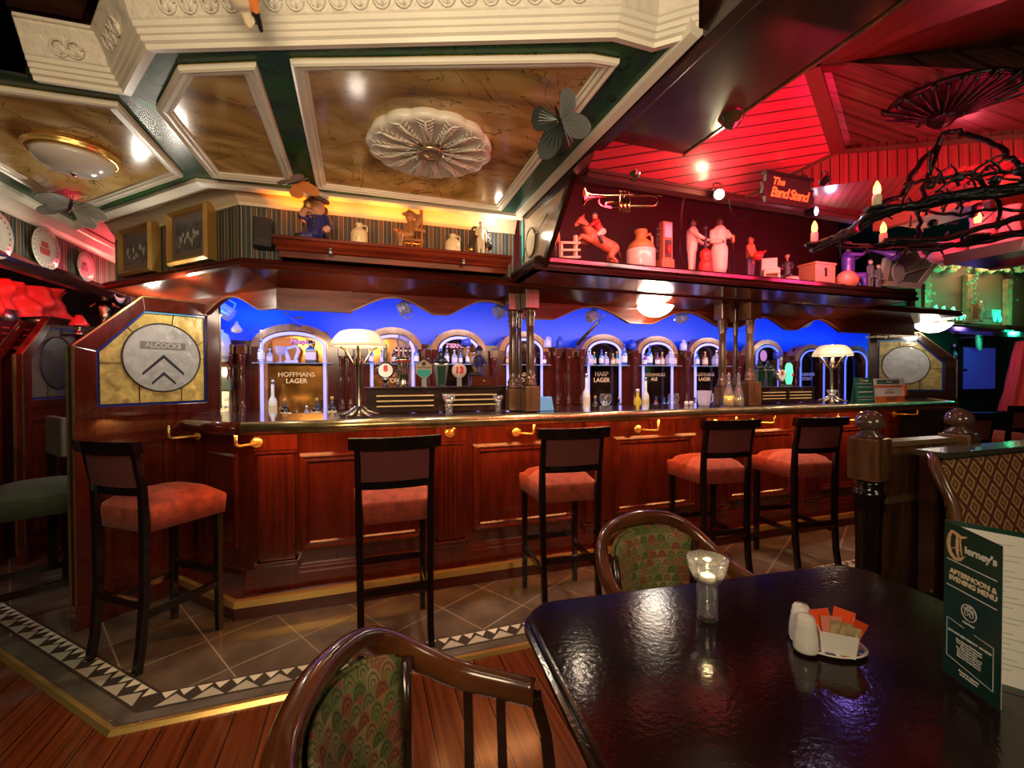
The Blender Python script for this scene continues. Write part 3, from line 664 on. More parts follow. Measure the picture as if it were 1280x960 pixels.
# ================================================================== PARTITIONS WITH STAINED GLASS
yglass = STAIN('amber_cathedral_glass', (.80,.62,.26), .5, .10, 12, 1.0, .4)
wglass = STAIN('rippled_white_glass', (.66,.70,.70), .35, .06, 16, 1.0, .18)
bglass = P('cobalt_glass', (.01,.04,.30), rough=.12, coat=.4)
bglassl = P('pale_blue_glass', (.15,.45,.75), rough=.12, coat=.5)
unlitglass = P('unlit_cathedral_glass', (.15,.13,.08), rough=.25, bump=.8, nscale=30, coat=.3)  # darker copy of the cathedral glass; missing backlight put into its colour
def partition(origin, d, label, lit=True, legend=None, chevron=True, L=.78, wood=mahog, extra=0):
    """upright glazed screen: s runs along d from its post, z up"""
    o = V(*origin); d = Vector(d).normalized(); n = V(d.y, -d.x, 0)       # n faces the room
    flip = 1 if (n.y < -.01 or (abs(n.y) <= .01 and n.x > 0)) else -1
    n = n*flip
    t = thing('glazed_partition', label, 'partition', (0,0,0))
    def W(s, z, off=0): return o+d*s+Z3*z+n*off
    out = [(0,1.58), (.325,1.90), (L,1.91), (L,1.17), (0,1.17)]
    inn = [(.105,1.555), (.335,1.815), (L-.085,1.825), (L-.085,1.235), (.105,1.235)]
    m = MB()
    for i in range(5):
        j = (i+1) % 5; m.prism([W(*out[i],.025), W(*out[j],.025), W(*inn[j],.025), W(*inn[i],.025)], -n*.05)
    m.build('frame', wood, t, bevel=.004)
    MB().prism([W(0,0,.03), W(.085,0,.03), W(.085,1.17,.03), W(0,1.17,.03)], -n*.06).prism([W(.085,.12,.02), W(L,.12,.02), W(L,1.17,.02), W(.085,1.17,.02)], -n*.04).prism([W(-.01,0,.045), W(L,0,.045), W(L,.15,.045), W(-.01,.15,.045)], -n*.07).build('lower_panel', wood, t)
    m = MB()
    for (s0, s1, z0, z1) in [(.14,.44,.22,1.02), (.50,L-.06,.22,1.02)]:
        for a, b in (((s0,z0),(s1,z0)), ((s1,z0),(s1,z1)), ((s1,z1),(s0,z1)), ((s0,z1),(s0,z0))): m.bar(W(*a,.026), W(*b,.026), .03, .02, up=n)
    m.bar(W(.085,1.09,.03), W(L,1.09,.03), .02, .03)
    m.build('moulding', wood, t)
    m = MB()
    for a, b in (((0,0.1),(0,1.58)), ((0,1.58),(.325,1.90)), ((.325,1.90),(L,1.91)), ((L,1.91),(L,1.19))): m.bar(W(*a,.027), W(*b,.027), .009, .009)
    m.bar(W(-.006,.1,-.02), W(-.006,1.58,-.02), .012, .012)
    m.build('brass_edge', brassd, t)
    MB().prism([W(*p,.004) for p in inn], -n*.006).build('pane', yglass if lit else unlitglass, t)
    c = (.44,1.53) if L > .7 else (.40,1.5); R = .215
    MB().lathe([(0,0), (R,0), (R,.005), (0,.005)], W(*c,.006), n, 48, sm=False, sx=1 if L > .7 else .8).build('roundel', wglass if lit else P('unlit_oval_glass',(.05,.05,.045),rough=.15,bump=.5,nscale=20,coat=.5), t)  # unlit roundel: missing backlight put into a dark glass colour
    # coloured border strips
    m = MB(); cc = (sum(p[0] for p in inn)/5, sum(p[1] for p in inn)/5); w = .014
    def inset(k):
        P0, P1, P2 = [Vector(inn[q % 5]) for q in (k-1, k, k+1)]
        a = (P1-P0).normalized(); b = (P2-P1).normalized(); na = Vector((a.y, -a.x)); nbb = Vector((b.y, -b.x))
        mm = na+nbb; mm = mm*(2*w/mm.length_squared); return (P1.x+mm.x, P1.y+mm.y)
    ins = [inset(k) for k in range(5)]
    for i in range(5):
        j = (i+1) % 5; m.prism([W(*inn[i],.008), W(*inn[j],.008), W(*ins[j],.008), W(*ins[i],.008)], -n*.003, 1 if (i == 1 and lit) else 0)
    m.build('blue_border', [bglass, bglassl], t)
    m = MB(); m.tube([W(c[0]+R*math.cos(a), c[1]+R*math.sin(a), .012) for a in [2*PI*i/48 for i in range(48)]], .005, n=6, closed=True)
    for i in range(5): m.bar(W(*ins[i],.010), W(*ins[(i+1)%5],.010), .005, .004)
    for a, b in (((c[0]-R,c[1]-.04),(ins[0][0],c[1]-.04)), ((c[0]+R,c[1]-.0),(ins[2][0],c[1])), ((c[0]+R*.9,c[1]+.09),(ins[2][0],c[1]+.12)), ((c[0]+.05,c[1]+R),(c[0]+.06,ins[2][1])), ((c[0]-.13,c[1]-R*.8),(c[0]-.13,ins[3][1])), ((c[0]+.1,c[1]-R*.88),(c[0]+.1,ins[3][1])), ((c[0]-.16,c[1]+.15),(c[0]-.21,c[1]+.20))):
        m.bar(W(*a,.010), W(*b,.010), .005, .004)
    m.build('came', leadm, t)
    MT = lambda s, z, off: M4(d if flip > 0 else d, Z3, n, W(s, z, off))
    if chevron:
        m = MB()
        for cx, cz, w2, h2, th in ((c[0],c[1]+.02,.115,.115,.018), (c[0],c[1]-.09,.066,.066,.016)):
            for sgn in (-1, 1): m.prism([W(cx,cz,.013), W(cx+sgn*w2,cz-h2,.013), W(cx+sgn*w2,cz-h2-th,.013), W(cx,cz-th*1.3,.013)], -n*.003)
        m.build('chevron', ink, t)
    if legend:
        MB().prism([W(c[0]-.125,c[1]+.052,.0125), W(c[0]+.125,c[1]+.052,.0125), W(c[0]+.125,c[1]+.098,.0125), W(c[0]-.125,c[1]+.098,.0125)], -n*.002).build('plaque', P('x',(.20,.19,.17),rough=.3), t)
        text('lettering', legend, .044, wglass, t, MT(c[0], c[1]+.075, .0135), bold=.0012)
    return t, W, MT
partition((-1.515,3.07,0), (1,1,0), 'glazed mahogany partition left of the bar with two dark chevrons on its round pane', legend='ALCOCKS')
t, W, MT = partition((6.26,3.07,0), (-1,1,0), 'glazed partition at the far right end of the bar beside the glowing dome lamp', lit=True, chevron=False, wood=darkwood)
text('notice_lettering', 'Food Allergy Information', .04, creamp, t, M4((.7071,-.7071,0), (0,0,1), (-.7071,-.7071,0), V(5.83,3.50,1.868)+V(-.7071,-.7071,0)*.028), bold=.001)
text('lettering', 'FIRE SAFE', .05, ink, t, M4((.7071,-.7071,0), (0,0,1), (-.7071,-.7071,0), V(5.95,3.38,1.50)+V(-.7071,-.7071,0)*.014)) if False else None
partition((-2.42,4.28,0), (0,1,0), 'smaller dark glazed partition at the far left edge with an unlit oval pane', lit=False, chevron=False, L=.78)
t = thing('screen_post', 'bare dark stained octagonal screen edge at the far left, brass trimmed', 'screen', (0,0,0))
o = V(-2.56,4.26,0); d = V(0,1,0)
m = MB(); pts = [(0,0), (.05,0), (.05,1.53), (.33,1.83), (.30,1.86), (0,1.56)]
m.prism([o+d*a+Z3*b for a, b in pts], V(.03,0,0)); m.build('frame', mahog, t)
MB().bar(o+V(.03,-.04,0), o+V(.03,-.04,1.56), .01).bar(o+V(.03,-.04,1.56), o+d*.30+V(.03,-.04,1.86), .01).build('brass_edge', brassd, t)

# ================================================================== TURNED COLUMNS ON THE COUNTER
def turned(h, r, cap=True):
    return [(r*1.5,0), (r*1.5,.02), (r*1.2,.03), (r*1.45,.045), (r*1.2,.06), (r*.95,.075), (r*1.05,.12), (r*1.1,.20), (r*.95,h*.6), (r*.85,h-.12), (r*1.1,h-.105), (r*.9,h-.095), (r*1.3,h-.075), (r*1.0,h-.055), (r*1.4,h-.035), (r*1.2,h-.015), (r*1.5,h)]
def column(name, label, x, y, r=.028, z0=ZT, z1=1.99, mt=brownwood, hb=.15, ht=.13, w=.085, flutes=True, group=None, capm=None, parent=None):
    if parent: t = bpy.data.objects.new(name, None); COL.objects.link(t); t.parent = parent; t.location = (x, y, z0)
    else: t = thing(name, label, 'column', (x, y, z0), 0, group)
    b = MB().box(-w/2, w/2, -w/2, w/2, 0, hb); b.build('base_block', mt, t, bevel=.006)
    MB().lathe(turned(z1-z0-hb-ht, r), (0,0,hb), n=16).build('shaft', mt, t)
    MB().box(-w/2, w/2, -w/2, w/2, z1-z0-ht, z1-z0).build('capital_block', capm or mt, t, bevel=.005)
    return t
column('turned_column', 'left rear shaft of the cluster of turned columns in the middle of the bar', .99, 2.90)
column('turned_column', 'right front shaft of the cluster of turned columns in the middle of the bar', 1.08, 2.80, w=.10, hb=.17)
column('turned_column', 'slim middle shaft with a brass coloured bulb in the central column cluster', 1.05, 2.94, r=.018, w=.05)
column('turned_column', 'left shaft of the right-hand group of three turned columns', 2.76, 2.84, capm=brownwood, w=.09)
column('turned_column', 'slim middle shaft of the right-hand group of three turned columns', 2.975, 2.92, r=.018, capm=brownwood, w=.06)
column('turned_column', 'right shaft on a square block in the right-hand group of three turned columns', 2.96, 2.76, w=.12, hb=.19, capm=brownwood)
# ================================================================== BACK BAR
YB = 4.12
backw = mahog
bb = thing('back_bar_cabinet', 'long mahogany back bar counter behind the serving area', 'back bar', (0,0,0))
MB().box(-1.25, 6.9, YB-.22, 4.44, .012, 1.0).build('base', backw, bb)
MB().box(-1.27, 6.92, YB-.26, YB+.02, 1.0, 1.04).build('worktop', topm, bb)
ARCH = [(-.545,.265,1.80,'HOFFMANS','LAGER'), (.26,.205,1.80,'GUINNESS','STOUT'), (.87,.205,1.80,None,None), (1.53,.205,1.80,'GUINNESS','STOUT'), (2.43,.215,1.80,'HARP','LAGER'), (3.10,.215,1.80,'SMITHWICKS','ALE'),
        (3.80,.215,1.80,'HOFFMANS','LAGER'), (4.70,.20,1.80,None,None), (5.45,.23,1.76,'GUINNESS','STOUT'), (6.25,.23,1.76,None,None)]
ORD = ['first','second','third','fourth','fifth','sixth','seventh','eighth','ninth','tenth']
amberback = P('bronze_back', (.60,.26,.05), rough=.12, metal=.8, noise=.6, nscale=7)
darkback = P('dark_bronze_back', (.05,.025,.015), rough=.10, metal=.8, noise=.6, nscale=7)
archw = WOOD('arch_wood', (.22,.07,.015), (.42,.17,.04), stretch=(2,2,10), rough=.3)
glshelf = P('glass_shelf', (.55,.7,.95), rough=.05, trans=.6, coat=.4)
def arch_pts(cx, hw, zs, r, n=18):   # semi-elliptical head from left to right
    return [(cx-hw*math.cos(PI*i/n), zs+r*math.sin(PI*i/n)) for i in range(n+1)]
for k, (cx, hw, zt, l1, l2) in enumerate(ARCH):
    t = bpy.data.objects.new('arched_niche', None); COL.objects.link(t); t.parent = bb
    zs = zt-.14 if k < 8 else zt-.18; hr = zt-zs
    m = MB(); a = arch_pts(cx, hw, zs, hr); w = .055; b = arch_pts(cx, hw+w, zs, hr+w)
    ia = [V(x,YB,z) for x, z in [(cx-hw,1.04)]+a+[(cx+hw,1.04)]]; oa = [V(x,YB,z) for x, z in [(cx-hw-w,1.04)]+b+[(cx+hw+w,1.04)]]
    for i in range(len(ia)-1): m.prism([ia[i], ia[i+1], oa[i+1], oa[i]], (0,.16,0), 1 if 1 <= i < len(ia)-2 else 0)
    m.build('arch_frame', [backw, archw], t)
    MB().box(cx-hw, cx+hw, YB+.075, YB+.085, 1.04, zt).build('mirror', amberback if k < 2 else darkback, t)
    nz = [V(cx-hw+.025,YB-.005,1.06)]+[V(x,YB-.005,z) for x, z in arch_pts(cx, hw-.025, zs, hr-.025)]+[V(cx+hw-.025,YB-.005,1.06)]
    MB().tube(nz, .0135 if k < 8 else .010, n=8).build('neon_tube', neonb if k in (7,8,9) else neon, t)
    if k < 7: MB().box(cx-hw-.03, cx+hw+.04, YB-.09, YB+.07, 1.518, 1.526).build('glass_shelf', glshelf, t)
    TM = lambda x, z: M4((1,0,0), (0,0,1), (0,-1,0), (x, YB+.072, z))
    if l1:
        text('lettering', l1+'\n'+l2, .066 if len(l1) < 6 else (.056 if len(l1) < 9 else .050), goldl if k not in (8,) else lavp, t, TM(cx+.01, 1.40), bold=.0012)
    if k == 0:
        MB().box(cx-.17,cx+.02,YB+.055,YB+.065,1.53,1.74).build('orange_card', P('x',(.75,.22,.02),rough=.4), t)
        text('sign_lettering', 'Murphys', .055, pinkm, t, M4((1,0,0),(0,0,1),(0,-1,0),(cx+.06,YB+.04,1.71)), bold=.003, shear=.2)
    if k == 1: MB().box(cx-.02,cx+.12,YB+.055,YB+.065,1.53,1.76).build('orange_card', P('x',(.85,.30,.03),rough=.4), t)
    if k == 2: text('sign_lettering', 'TIERNEYS', .055, pinkm, t, M4((1,0,0),(0,0,1),(0,-1,0),(cx,YB+.04,1.70)), bold=.002)
    if k == 7: MB().lathe([(0,0),(.055,0),(.055,.004),(0,.004)], (cx+.0,YB+.06,1.66), (0,-1,0), 24, sx=1, sy=1.25, sm=False).build('oval_badge', P('x',(.75,.35,.6),rough=.4), t)
# solid boards between the arches
m = MB()
edges = [-1.25]+[v for cx, hw, *_ in ARCH for v in (cx-hw-.055, cx+hw+.055)]+[6.9]
for i in range(0, len(edges), 2):
    if edges[i+1]-edges[i] > .02: m.box(edges[i], edges[i+1], YB+.01, YB+.15, 1.04, 1.66)
    c = (edges[i]+edges[i+1])/2
m.box(-1.25, 6.9, YB+.165, YB+.20, 1.04, 1.72); m.build('back_boards', backw, bb)
PILX = [(-1.0,1.67),(-.915,1.67),(-.165,1.66),(-.10,1.66),(.565,1.66),(1.20,1.66),(1.86,1.69),(1.98,1.69),(2.13,1.69),(2.765,1.69),(3.45,1.69),(4.2,1.6),(4.35,1.6),(5.0,1.6),(5.1,1.6),(5.85,1.6)]
for i, (x, zt) in enumerate(PILX):
    column('turned_column', None, x, YB-.06, r=.020, z0=1.04, z1=zt, mt=mahog, hb=.08, ht=.08, w=.065, parent=bb)

# ------------------------------------------------------------------ bottles and glasses
def bottle_proto(h, r, neck, nl, m, cap, lab=None, sq=False, name='bottle'):
    t = thing(name, 'x', 'bottle')
    b = MB(); n = 4 if sq else 14
    pr = [(r*.9,0), (r,.006), (r,h-nl-.03), (r*.8,h-nl-.012), (neck*1.2,h-nl), (neck,h-nl*.8), (neck,h-.015)]
    b.lathe(pr, n=n, sm=not sq)
    if sq: b.xf(Matrix.Rotation(PI/4, 4, 'Z'))
    b.build('body', m, t, bevel=.004 if sq else 0)
    MB().lathe([(neck*1.15,0), (neck*1.15,.024), (neck*.8,.028)], (0,0,h-.022), n=12).build('cap', cap, t)
    if lab:
        l = MB().lathe([(r+.001,h*.14), (r+.001,h*.14+(h-nl)*.45)], n=n, sm=not sq, cap=False)
        if sq: l.xf(Matrix.Rotation(PI/4, 4, 'Z'))
        l.build('label_band', lab, t)
    return t
BP = {
 'tall clear': bottle_proto(.22,.030,.011,.07,glass,chrome,papw), 'dark': bottle_proto(.19,.033,.012,.06,glassd,gold,creamp), 'blue': bottle_proto(.20,.030,.011,.06,glassb,blue,papw),
 'square blue grey': bottle_proto(.19,.055,.014,.05,P('x',(.05,.07,.12),rough=.15,coat=.5),black,lavp,True), 'amber': bottle_proto(.17,.034,.012,.05,glassa,gold,creamp), 'green': bottle_proto(.18,.030,.012,.06,glassg,gold,creamp),
 'squat square clear': bottle_proto(.16,.042,.014,.045,cutglass,chrome,lavp,True), 'pink': bottle_proto(.16,.032,.012,.05,P('x',(.9,.35,.6),rough=.05,trans=.8),navy,papw), 'white': bottle_proto(.26,.024,.009,.10,papw,chrome,creamp),
 'yellow': bottle_proto(.20,.03,.012,.06,P('x',(.9,.65,.03),rough=.1,trans=.3),papw,None)}
USED = set(); JOINT = []
def put(kind, x, y, z, where, s=1.0, word=None):
    p = BP[kind]; lab = '%s bottle %s' % (word or kind, where)
    JOINT.append(lab)
    if kind in USED: o = dup(p, (x, y, z), 0, lab, scale=s)
    else: USED.add(kind); o = p; o.location = (x, y, z); o.scale = (s,)*3; o['label'] = lab
    return o
SZ = 1.526
def shelf_row(k, items):
    cx = ARCH[k][0]; hw = ARCH[k][1]; n = len(items)
    for i, it in enumerate(items):
        pos = ('at the left end of' if i == 0 else 'at the right end of' if i == n-1 else '%s from the left on' % ORD[i])
        put(it[0], cx-hw+.02+(2*hw-.02)*i/(n-1), YB-.04+.03*(i % 2), SZ, '%s the glass shelf of the %s arch' % (pos, ORD[k]), s=it[1])
shelf_row(0, [('tall clear',.75), ('squat square clear',.8), ('amber',.7), ('square blue grey',1.0)][:3]) if False else None
put('tall clear', -.78, YB-.05, SZ, 'at the left end of the glass shelf in the first arch', .85)
put('squat square clear', -.72, YB-.03, SZ, 'second from the left on the first arch shelf', .7)
put('square blue grey', -.41, YB-.05, SZ, 'with a pale diamond label, on the first arch shelf', .98)
shelf_row(1, [('blue',.7), ('squat square clear',.8), ('dark',.7), ('tall clear',.7), ('blue',.8)])
shelf_row(2, [('blue',.7), ('tall clear',.75), ('squat square clear',.8), ('blue',.65), ('tall clear',.75), ('squat square clear',.7), ('blue',.7)])
shelf_row(3, [('amber',.7), ('yellow',.6), ('blue',.7), ('pink',.7)])
shelf_row(4, [('squat square clear',.95), ('green',.75), ('blue',.8), ('squat square clear',.85), ('amber',.7), ('green',.8), ('blue',1.1)])
shelf_row(5, [('pink',.8), ('blue',1.1), ('pink',.85), ('amber',.85), ('squat square clear',1.15), ('amber',.85)])
shelf_row(6, [('blue',.8), ('amber',.95), ('squat square clear',1.1), ('amber',.9)])
BZ = 1.04
for i, (kd, px, s) in enumerate([('white',341,1.3), ('dark',356,1.0), ('dark',396,1.0), ('dark',415,1.05), ('squat square clear',383,.8), ('amber',350,.7)]):
    p = PY(px, 500, 3.95); put(kd, p.x, 3.95, BZ, 'on the back counter below the first arch, %s' % ['at the far left', 'second from the left', 'right of the middle', 'at the far right', 'in the middle', 'low near the left'][i], s)
for i, (kd, px, y, w, s) in enumerate([('white',733,3.9,'left of the fifth arch, tall with a pale label',1.5), ('dark',744,3.9,'in the lower left of the fifth arch, beside the tall pale one',.9), ('dark',774,3.9,'in the lower right of the fifth arch',.8),
        ('yellow',797,3.6,'standing between the fifth and sixth arches',1.2), ('white',807,3.6,'below the left side of the sixth arch, tall',1.35), ('pink',820,3.7,'below the middle of the sixth arch',1.0), ('blue',830,3.7,'below the sixth arch, right of the pink bottle',.75), ('blue',836,3.75,'below the right half of the sixth arch, thin',.8), ('pink',868,3.7,'below the seventh arch, small',.9), ('blue',892,3.5,'behind the glass jug, below the seventh arch',.85)]):
    p = PY(px, 500, y); put(kd, p.x, y, BZ if y > 3.5 else BZ, w, s)
# low serving shelf carrying the front bottles
t = thing('speed_rail', 'low stainless serving shelf behind the counter under the niches', 'shelf', (0,0,0)); MB().box(-.9, 4.2, 3.40, 3.84, 1.0, 1.035).build('shelf', steel, t); MB().box(-.9, 4.2, 3.42, 3.80, .012, 1.0).build('cabinet', darkwood, t)
def wineglass(name='wine_glass'):
    t = thing(name, 'x', 'glass')
    MB().lathe([(.032,0), (.03,.004), (.005,.01), (.004,.07), (.02,.09), (.042,.12), (.046,.15), (.038,.18)], n=20, cap=False).build('bowl', glass, t); return t
for i, (px, kd, s) in enumerate([(337,'squat square clear',.6),(346,'pink',.6),(363,'squat square clear',.65),(371,'tall clear',.55),(377,'amber',.6),(389,'white',.45),(403,'squat square clear',.6),(409,'tall clear',.55)]):
    p = PY(px, 500, 3.62); put(kd, p.x, 3.62, 1.035, 'in the front row below the first arch, %s from left' % ORD[i], s)
wg = wineglass(); wg.location = PY(757, 508, 3.5); wg.location.z = 1.035; wg['label'] = 'large balloon wine glass standing in front of the fifth arch'; wg.scale = (1.2,)*3
p = PY(842, 505, 3.5); dup(wg, (p.x,3.5,1.035), 0, 'large balloon wine glass standing right of the sixth arch', scale=1.15)
# trophies and ornaments on the shelves
t = thing('harp_ornament', 'lavender harp shaped glass ornament on the shelf of the first arch', 'ornament', (-.555,YB-.05,SZ))
MB().tube([(-.03,0,.0), (-.025,0,.03), (-.055,0,.13), (-.03,0,.12), (.0,0,.125), (.03,0,.14), (.05,0,.11), (.03,0,.03), (.03,0,0)], [.02,.02,.014,.014,.014,.016,.014,.014,.02], n=8).box(-.05,.05,-.02,.02,0,.02).build('body', lavp, t)
t = thing('crystal_goblet', 'cut crystal goblet left of the harp ornament in the first arch', 'glass', (-.64,YB-.05,SZ))
MB().lathe([(.03,0), (.028,.006), (.006,.012), (.006,.05), (.035,.08), (.042,.13), (.038,.135)], n=10, sm=False).build('bowl', cutglass, t)
# white pottery jar and cash register at the left
t = thing('pottery_jar', 'big lavender lit white pottery jar on the shelf behind the left partition', 'jar', (-1.09,4.05,1.515))
MB().lathe([(.06,0), (.085,.02), (.10,.10), (.10,.17), (.085,.23), (.05,.25), (.055,.265), (.03,.27)], n=24).build('body', P('x',(.8,.78,.72),rough=.15,coat=.4), t)
MB().lathe([(.101,.035), (.101,.04)], n=24, cap=False).lathe([(.0985,.05), (.0985,.054)], n=24, cap=False).build('band', navy, t)
t = thing('jar_shelf', 'red wooden shelf carrying the white pottery jar at the left', 'shelf', (0,0,0)); MB().box(-1.6,-.98,3.95,4.44,1.485,1.512).build('board', mahog_h, t)
t = thing('cash_register', 'ornate gilded antique cash register behind the left partition', 'cash register', (-1.10,4.03,1.04))
MB().box(-.13,.13,-.12,.12,0,.06).hexa([(-.12,-.10,.06),(.12,-.10,.06),(.12,.12,.06),(-.12,.12,.06)], [(-.11,-.02,.26),(.11,-.02,.26),(.11,.10,.26),(-.11,.10,.26)]).build('body', P('x',(.75,.62,.3),rough=.35,metal=.7,bump=.9,nscale=50), t, bevel=.008)
MB().box(-.12,.12,-.03,.07,.26,.35).build('display_head', P('x',(.10,.12,.08),rough=.3), t, bevel=.006)
m = MB()
for r_ in range(3):
    for c_ in range(6): m.lathe([(.010,0),(.012,.012),(.004,.016)], (-.09+.036*c_,-.095+.03*r_,.09+.05*r_), (0,-.8,.5), 8)
m.build('keys', papw, t); MB().box(-.1,.1,-.125,-.118,.012,.05).build('drawer', brassd, t)
# hanging blue-lit ornaments above the niches
def jug(name, label, loc, h, r, m, m2=None, handle=True, rz=0, group=None, cat='jug'):
    t = thing(name, label, cat, loc, rz, group)
    MB().lathe([(r*.85,0), (r,h*.05), (r,h*.55), (r*.8,h*.68), (r*.38,h*.8), (r*.33,h*.9), (r*.45,h*.93), (r*.42,h), (r*.3,h)], n=20).build('body', m, t)
    if m2: MB().lathe([(r*1.01,h*.555), (r*.81,h*.685), (r*.39,h*.805), (r*.35,h*.9), (r*.47,h*.93), (r*.44,h*1.005), (r*.3,h*1.005)], n=20).build('glazed_top', m2, t)
    if handle: MB().tube([(r*.35,0,h*.88), (r*.75,0,h*.95), (r*.95,0,h*.85), (r*.92,0,h*.68), (r*.8,0,h*.62)], r*.10, n=8).build('handle', m2 or m, t)
    return t
t = thing('hanging_tankard', 'tilted glass tankard hanging at the left above the first niche', 'tankard', (-.93,3.85,1.87))
m = MB().lathe([(.05,0), (.055,.11), (.05,.115), (.045,.01)], n=16); m.tube([(.05,0,.02), (.09,0,.03), (.09,0,.09), (.055,0,.10)], .007, n=6); m.xf(Matrix.Rotation(-1.0,4,'Y')).build('body', cutglass, t)
MB().lathe([(0,0),(.035,.01),(.04,.03),(.012,.07),(.008,.09)], (.03,0,-.13), n=14).build('white_bulb', lavp, t)
t = thing('flying_duck_ornament', 'blue lit bird ornament perched on top of the first arch', 'ornament', (-.53,YB-.02,1.87))
sculpt('body', [((-.06,0,.07),.012,(-.03,0,.03),.02,0), ((-.03,0,.03),.025,(.03,0,-.02),.02,0), ((-.03,0,.03),.014,(.07,0,.04),.006,1), ((0,0,0),.014,(.06,.03,-.05),.004,0), ((-.06,0,.07),.014,(-.085,0,.068),.005,1)], [blue, brownp], t, vox=.005)
for i, (px, py, Y, kind, lab) in enumerate([(505,385,3.15,'a','left of centre'), (624,388,3.15,'b','just left of the central columns'), (740,395,3.15,'c','just right of the central columns'), (852,397,3.2,'d','right of the lit dome'), (1007,403,3.2,'e','near the right end')]):
    p = PY(px, py, Y); t = thing('hanging_tankard', 'cut glass tankard hanging under the canopy arch, '+lab, 'tankard', p)
    m = MB(); pr = [(.026,-.045), (.042,-.04), (.046,.0), (.040,.045), (.036,.045), (.038,-.03)]
    m.lathe(pr, n=12, sm=False); m.tube([(.04,0,-.03), (.075,0,-.02), (.075,0,.03), (.04,0,.035)], .007, n=6)
    for z in (-.025, 0, .025): m.lathe([(.044,z-.008), (.050,z), (.044,z+.008)], n=12, sm=False, cap=False)
    m.xf(Matrix.Rotation(1.1,4,'Y') @ Matrix.Rotation(.3+.4*i,4,'Z')).build('body', cutglass, t)
    MB().tube([(0,0,.0), (0,0,1.95-p.z)], .003, n=5).build('hook', steel, t)
for i, (px, py, Y, h, r, mt, lab) in enumerate([(587,412,4.0,.10,.05,blue,'between the third and fourth niches'), (693,414,3.95,.11,.04,lavp,'right of the fourth niche'), (707,418,4.0,.12,.035,blue,'left of the fifth niche'), (800,418,4.0,.11,.045,blue,'between the fifth and sixth niches'), (865,420,4.0,.12,.04,lavp,'between the sixth and seventh niches'), (985,420,4.0,.13,.055,blue,'right of the eighth niche')]):
    p = PY(px, py, Y); jug('blue_jug', 'small blue lit jug on top of the back bar '+lab, (p.x, YB+.02 if Y > 3.95 else YB, 1.70 if px < 900 else 1.62), h, r, mt)
t = thing('old_rifle', 'long dark wooden rifle leaning across the blue wall left of the fifth arch', 'rifle', (0,0,0)); a, b = PY(722,430,3.7), PY(748,402,3.45)
MB().tube([a, a+(b-a)*.4, b], [.022,.015,.010], n=8).build('stock', darkwood, t); MB().tube([a+(b-a)*.3+V(0,-.02,.01), b+(b-a)*.3], .006, n=6).build('barrel', ironb, t)

# ================================================================== THINGS ON THE BAR COUNTER
def bar_lamp(label, x, y, s=1.0):
    t = thing('table_lamp', label, 'lamp', (x, y, ZT)); 
    m = MB(); m.lathe([(.05,.0), (.05,.012), (.03,.03), (.02,.045), (.016,.06), (.014,.2), (.020,.30), (.024,.34), (.016,.36), (.01,.40)], n=20)
    for i in range(6):
        a = 2*PI*i/6; c, s_ = math.cos(a), math.sin(a)
        m.tube([(c*.02,s_*.02,.06), (c*.05,s_*.05,.03), (c*.09,s_*.09,.015), (c*.115,s_*.115,.008)], [.012,.018,.022,.012], n=8, flat=.5)
    m.build('base', P('x',(.45,.38,.28),rough=.22,metal=1), t)
    m = MB()
    for i in range(3):
        a = 2*PI*i/3+.5; c, s_ = math.cos(a), math.sin(a); m.tube([(c*.02,s_*.02,.30), (c*.045,s_*.045,.33), (c*.09,s_*.09,.40), (c*.12,s_*.12,.415)], .007, n=6)
    m.build('arms', brassd, t)
    m = MB(); n = 40; pr = [(.155,.415), (.150,.44), (.130,.475), (.105,.502), (.085,.510), (.066,.514)]
    m.lathe(pr, n=n, cap=False)
    for i, q in enumerate(m.v):     # scalloped rim
        a = math.atan2(q.y, q.x); r = math.hypot(q.x, q.y); q.x *= 1+.035*math.cos(10*a)*(r/.155)**2; q.y *= 1+.035*math.cos(10*a)*(r/.155)**2
    sh = m.build('lamp_shade', EM('lamp_shade_glass', (1,.78,.48), .42), t); sh.modifiers.new('solid','SOLIDIFY').thickness = .004
    b = MB().lathe([(0,-.03),(.02,-.015),(.026,.01),(.016,.035),(0,.045)], (0,0,.475), n=12).build('bulb', bulbw, t)
    for k in (sh,): k.visible_shadow = True
    return t
p = PZ(450, 520, ZT); bar_lamp('brass table lamp with a glowing scalloped glass shade at the left on the bar', -.02, 2.80)
p = PY(1040, 500, 2.84); bar_lamp('brass table lamp with a glowing glass shade at the right end of the bar', p.x, 2.84)
def drip_cabinet(label, x0, x1, y, h, h0=ZT):
    t = thing('tap_cabinet', label, 'cabinet', (x0, y, h0)); L = x1-x0
    MB().box(0,L,0,.20,0,h).box(-.01,L+.01,-.01,.21,h,h+.014).build('body', darkwood, t, bevel=.003)
    m = MB()
    for s0, s1 in ((.07*L,.46*L), (.54*L,.93*L)):
        for k in range(3): m.bar((s0,-.006,h*(.28+.22*k)), (s1,-.006,h*(.28+.22*k)), .008)
    m.build('brass_bars', P('x',(.85,.62,.28),rough=.35,metal=.4), t)
    MB().box(.49*L,.51*L,-.006,0,0,h).build('divider', darkwood, t)
    return t
drip_cabinet('dark wooden tap cabinet with brass bars, left of the central columns', .02, .96, 2.98, .155)
p0_ = PY(948, 490, 2.98); p1_ = PY(1018, 490, 2.98)
drip_cabinet('dark wooden tap cabinet with brass bars, right of the three columns', p0_.x, p1_.x, 2.98, .125)
ZC = ZT+.169
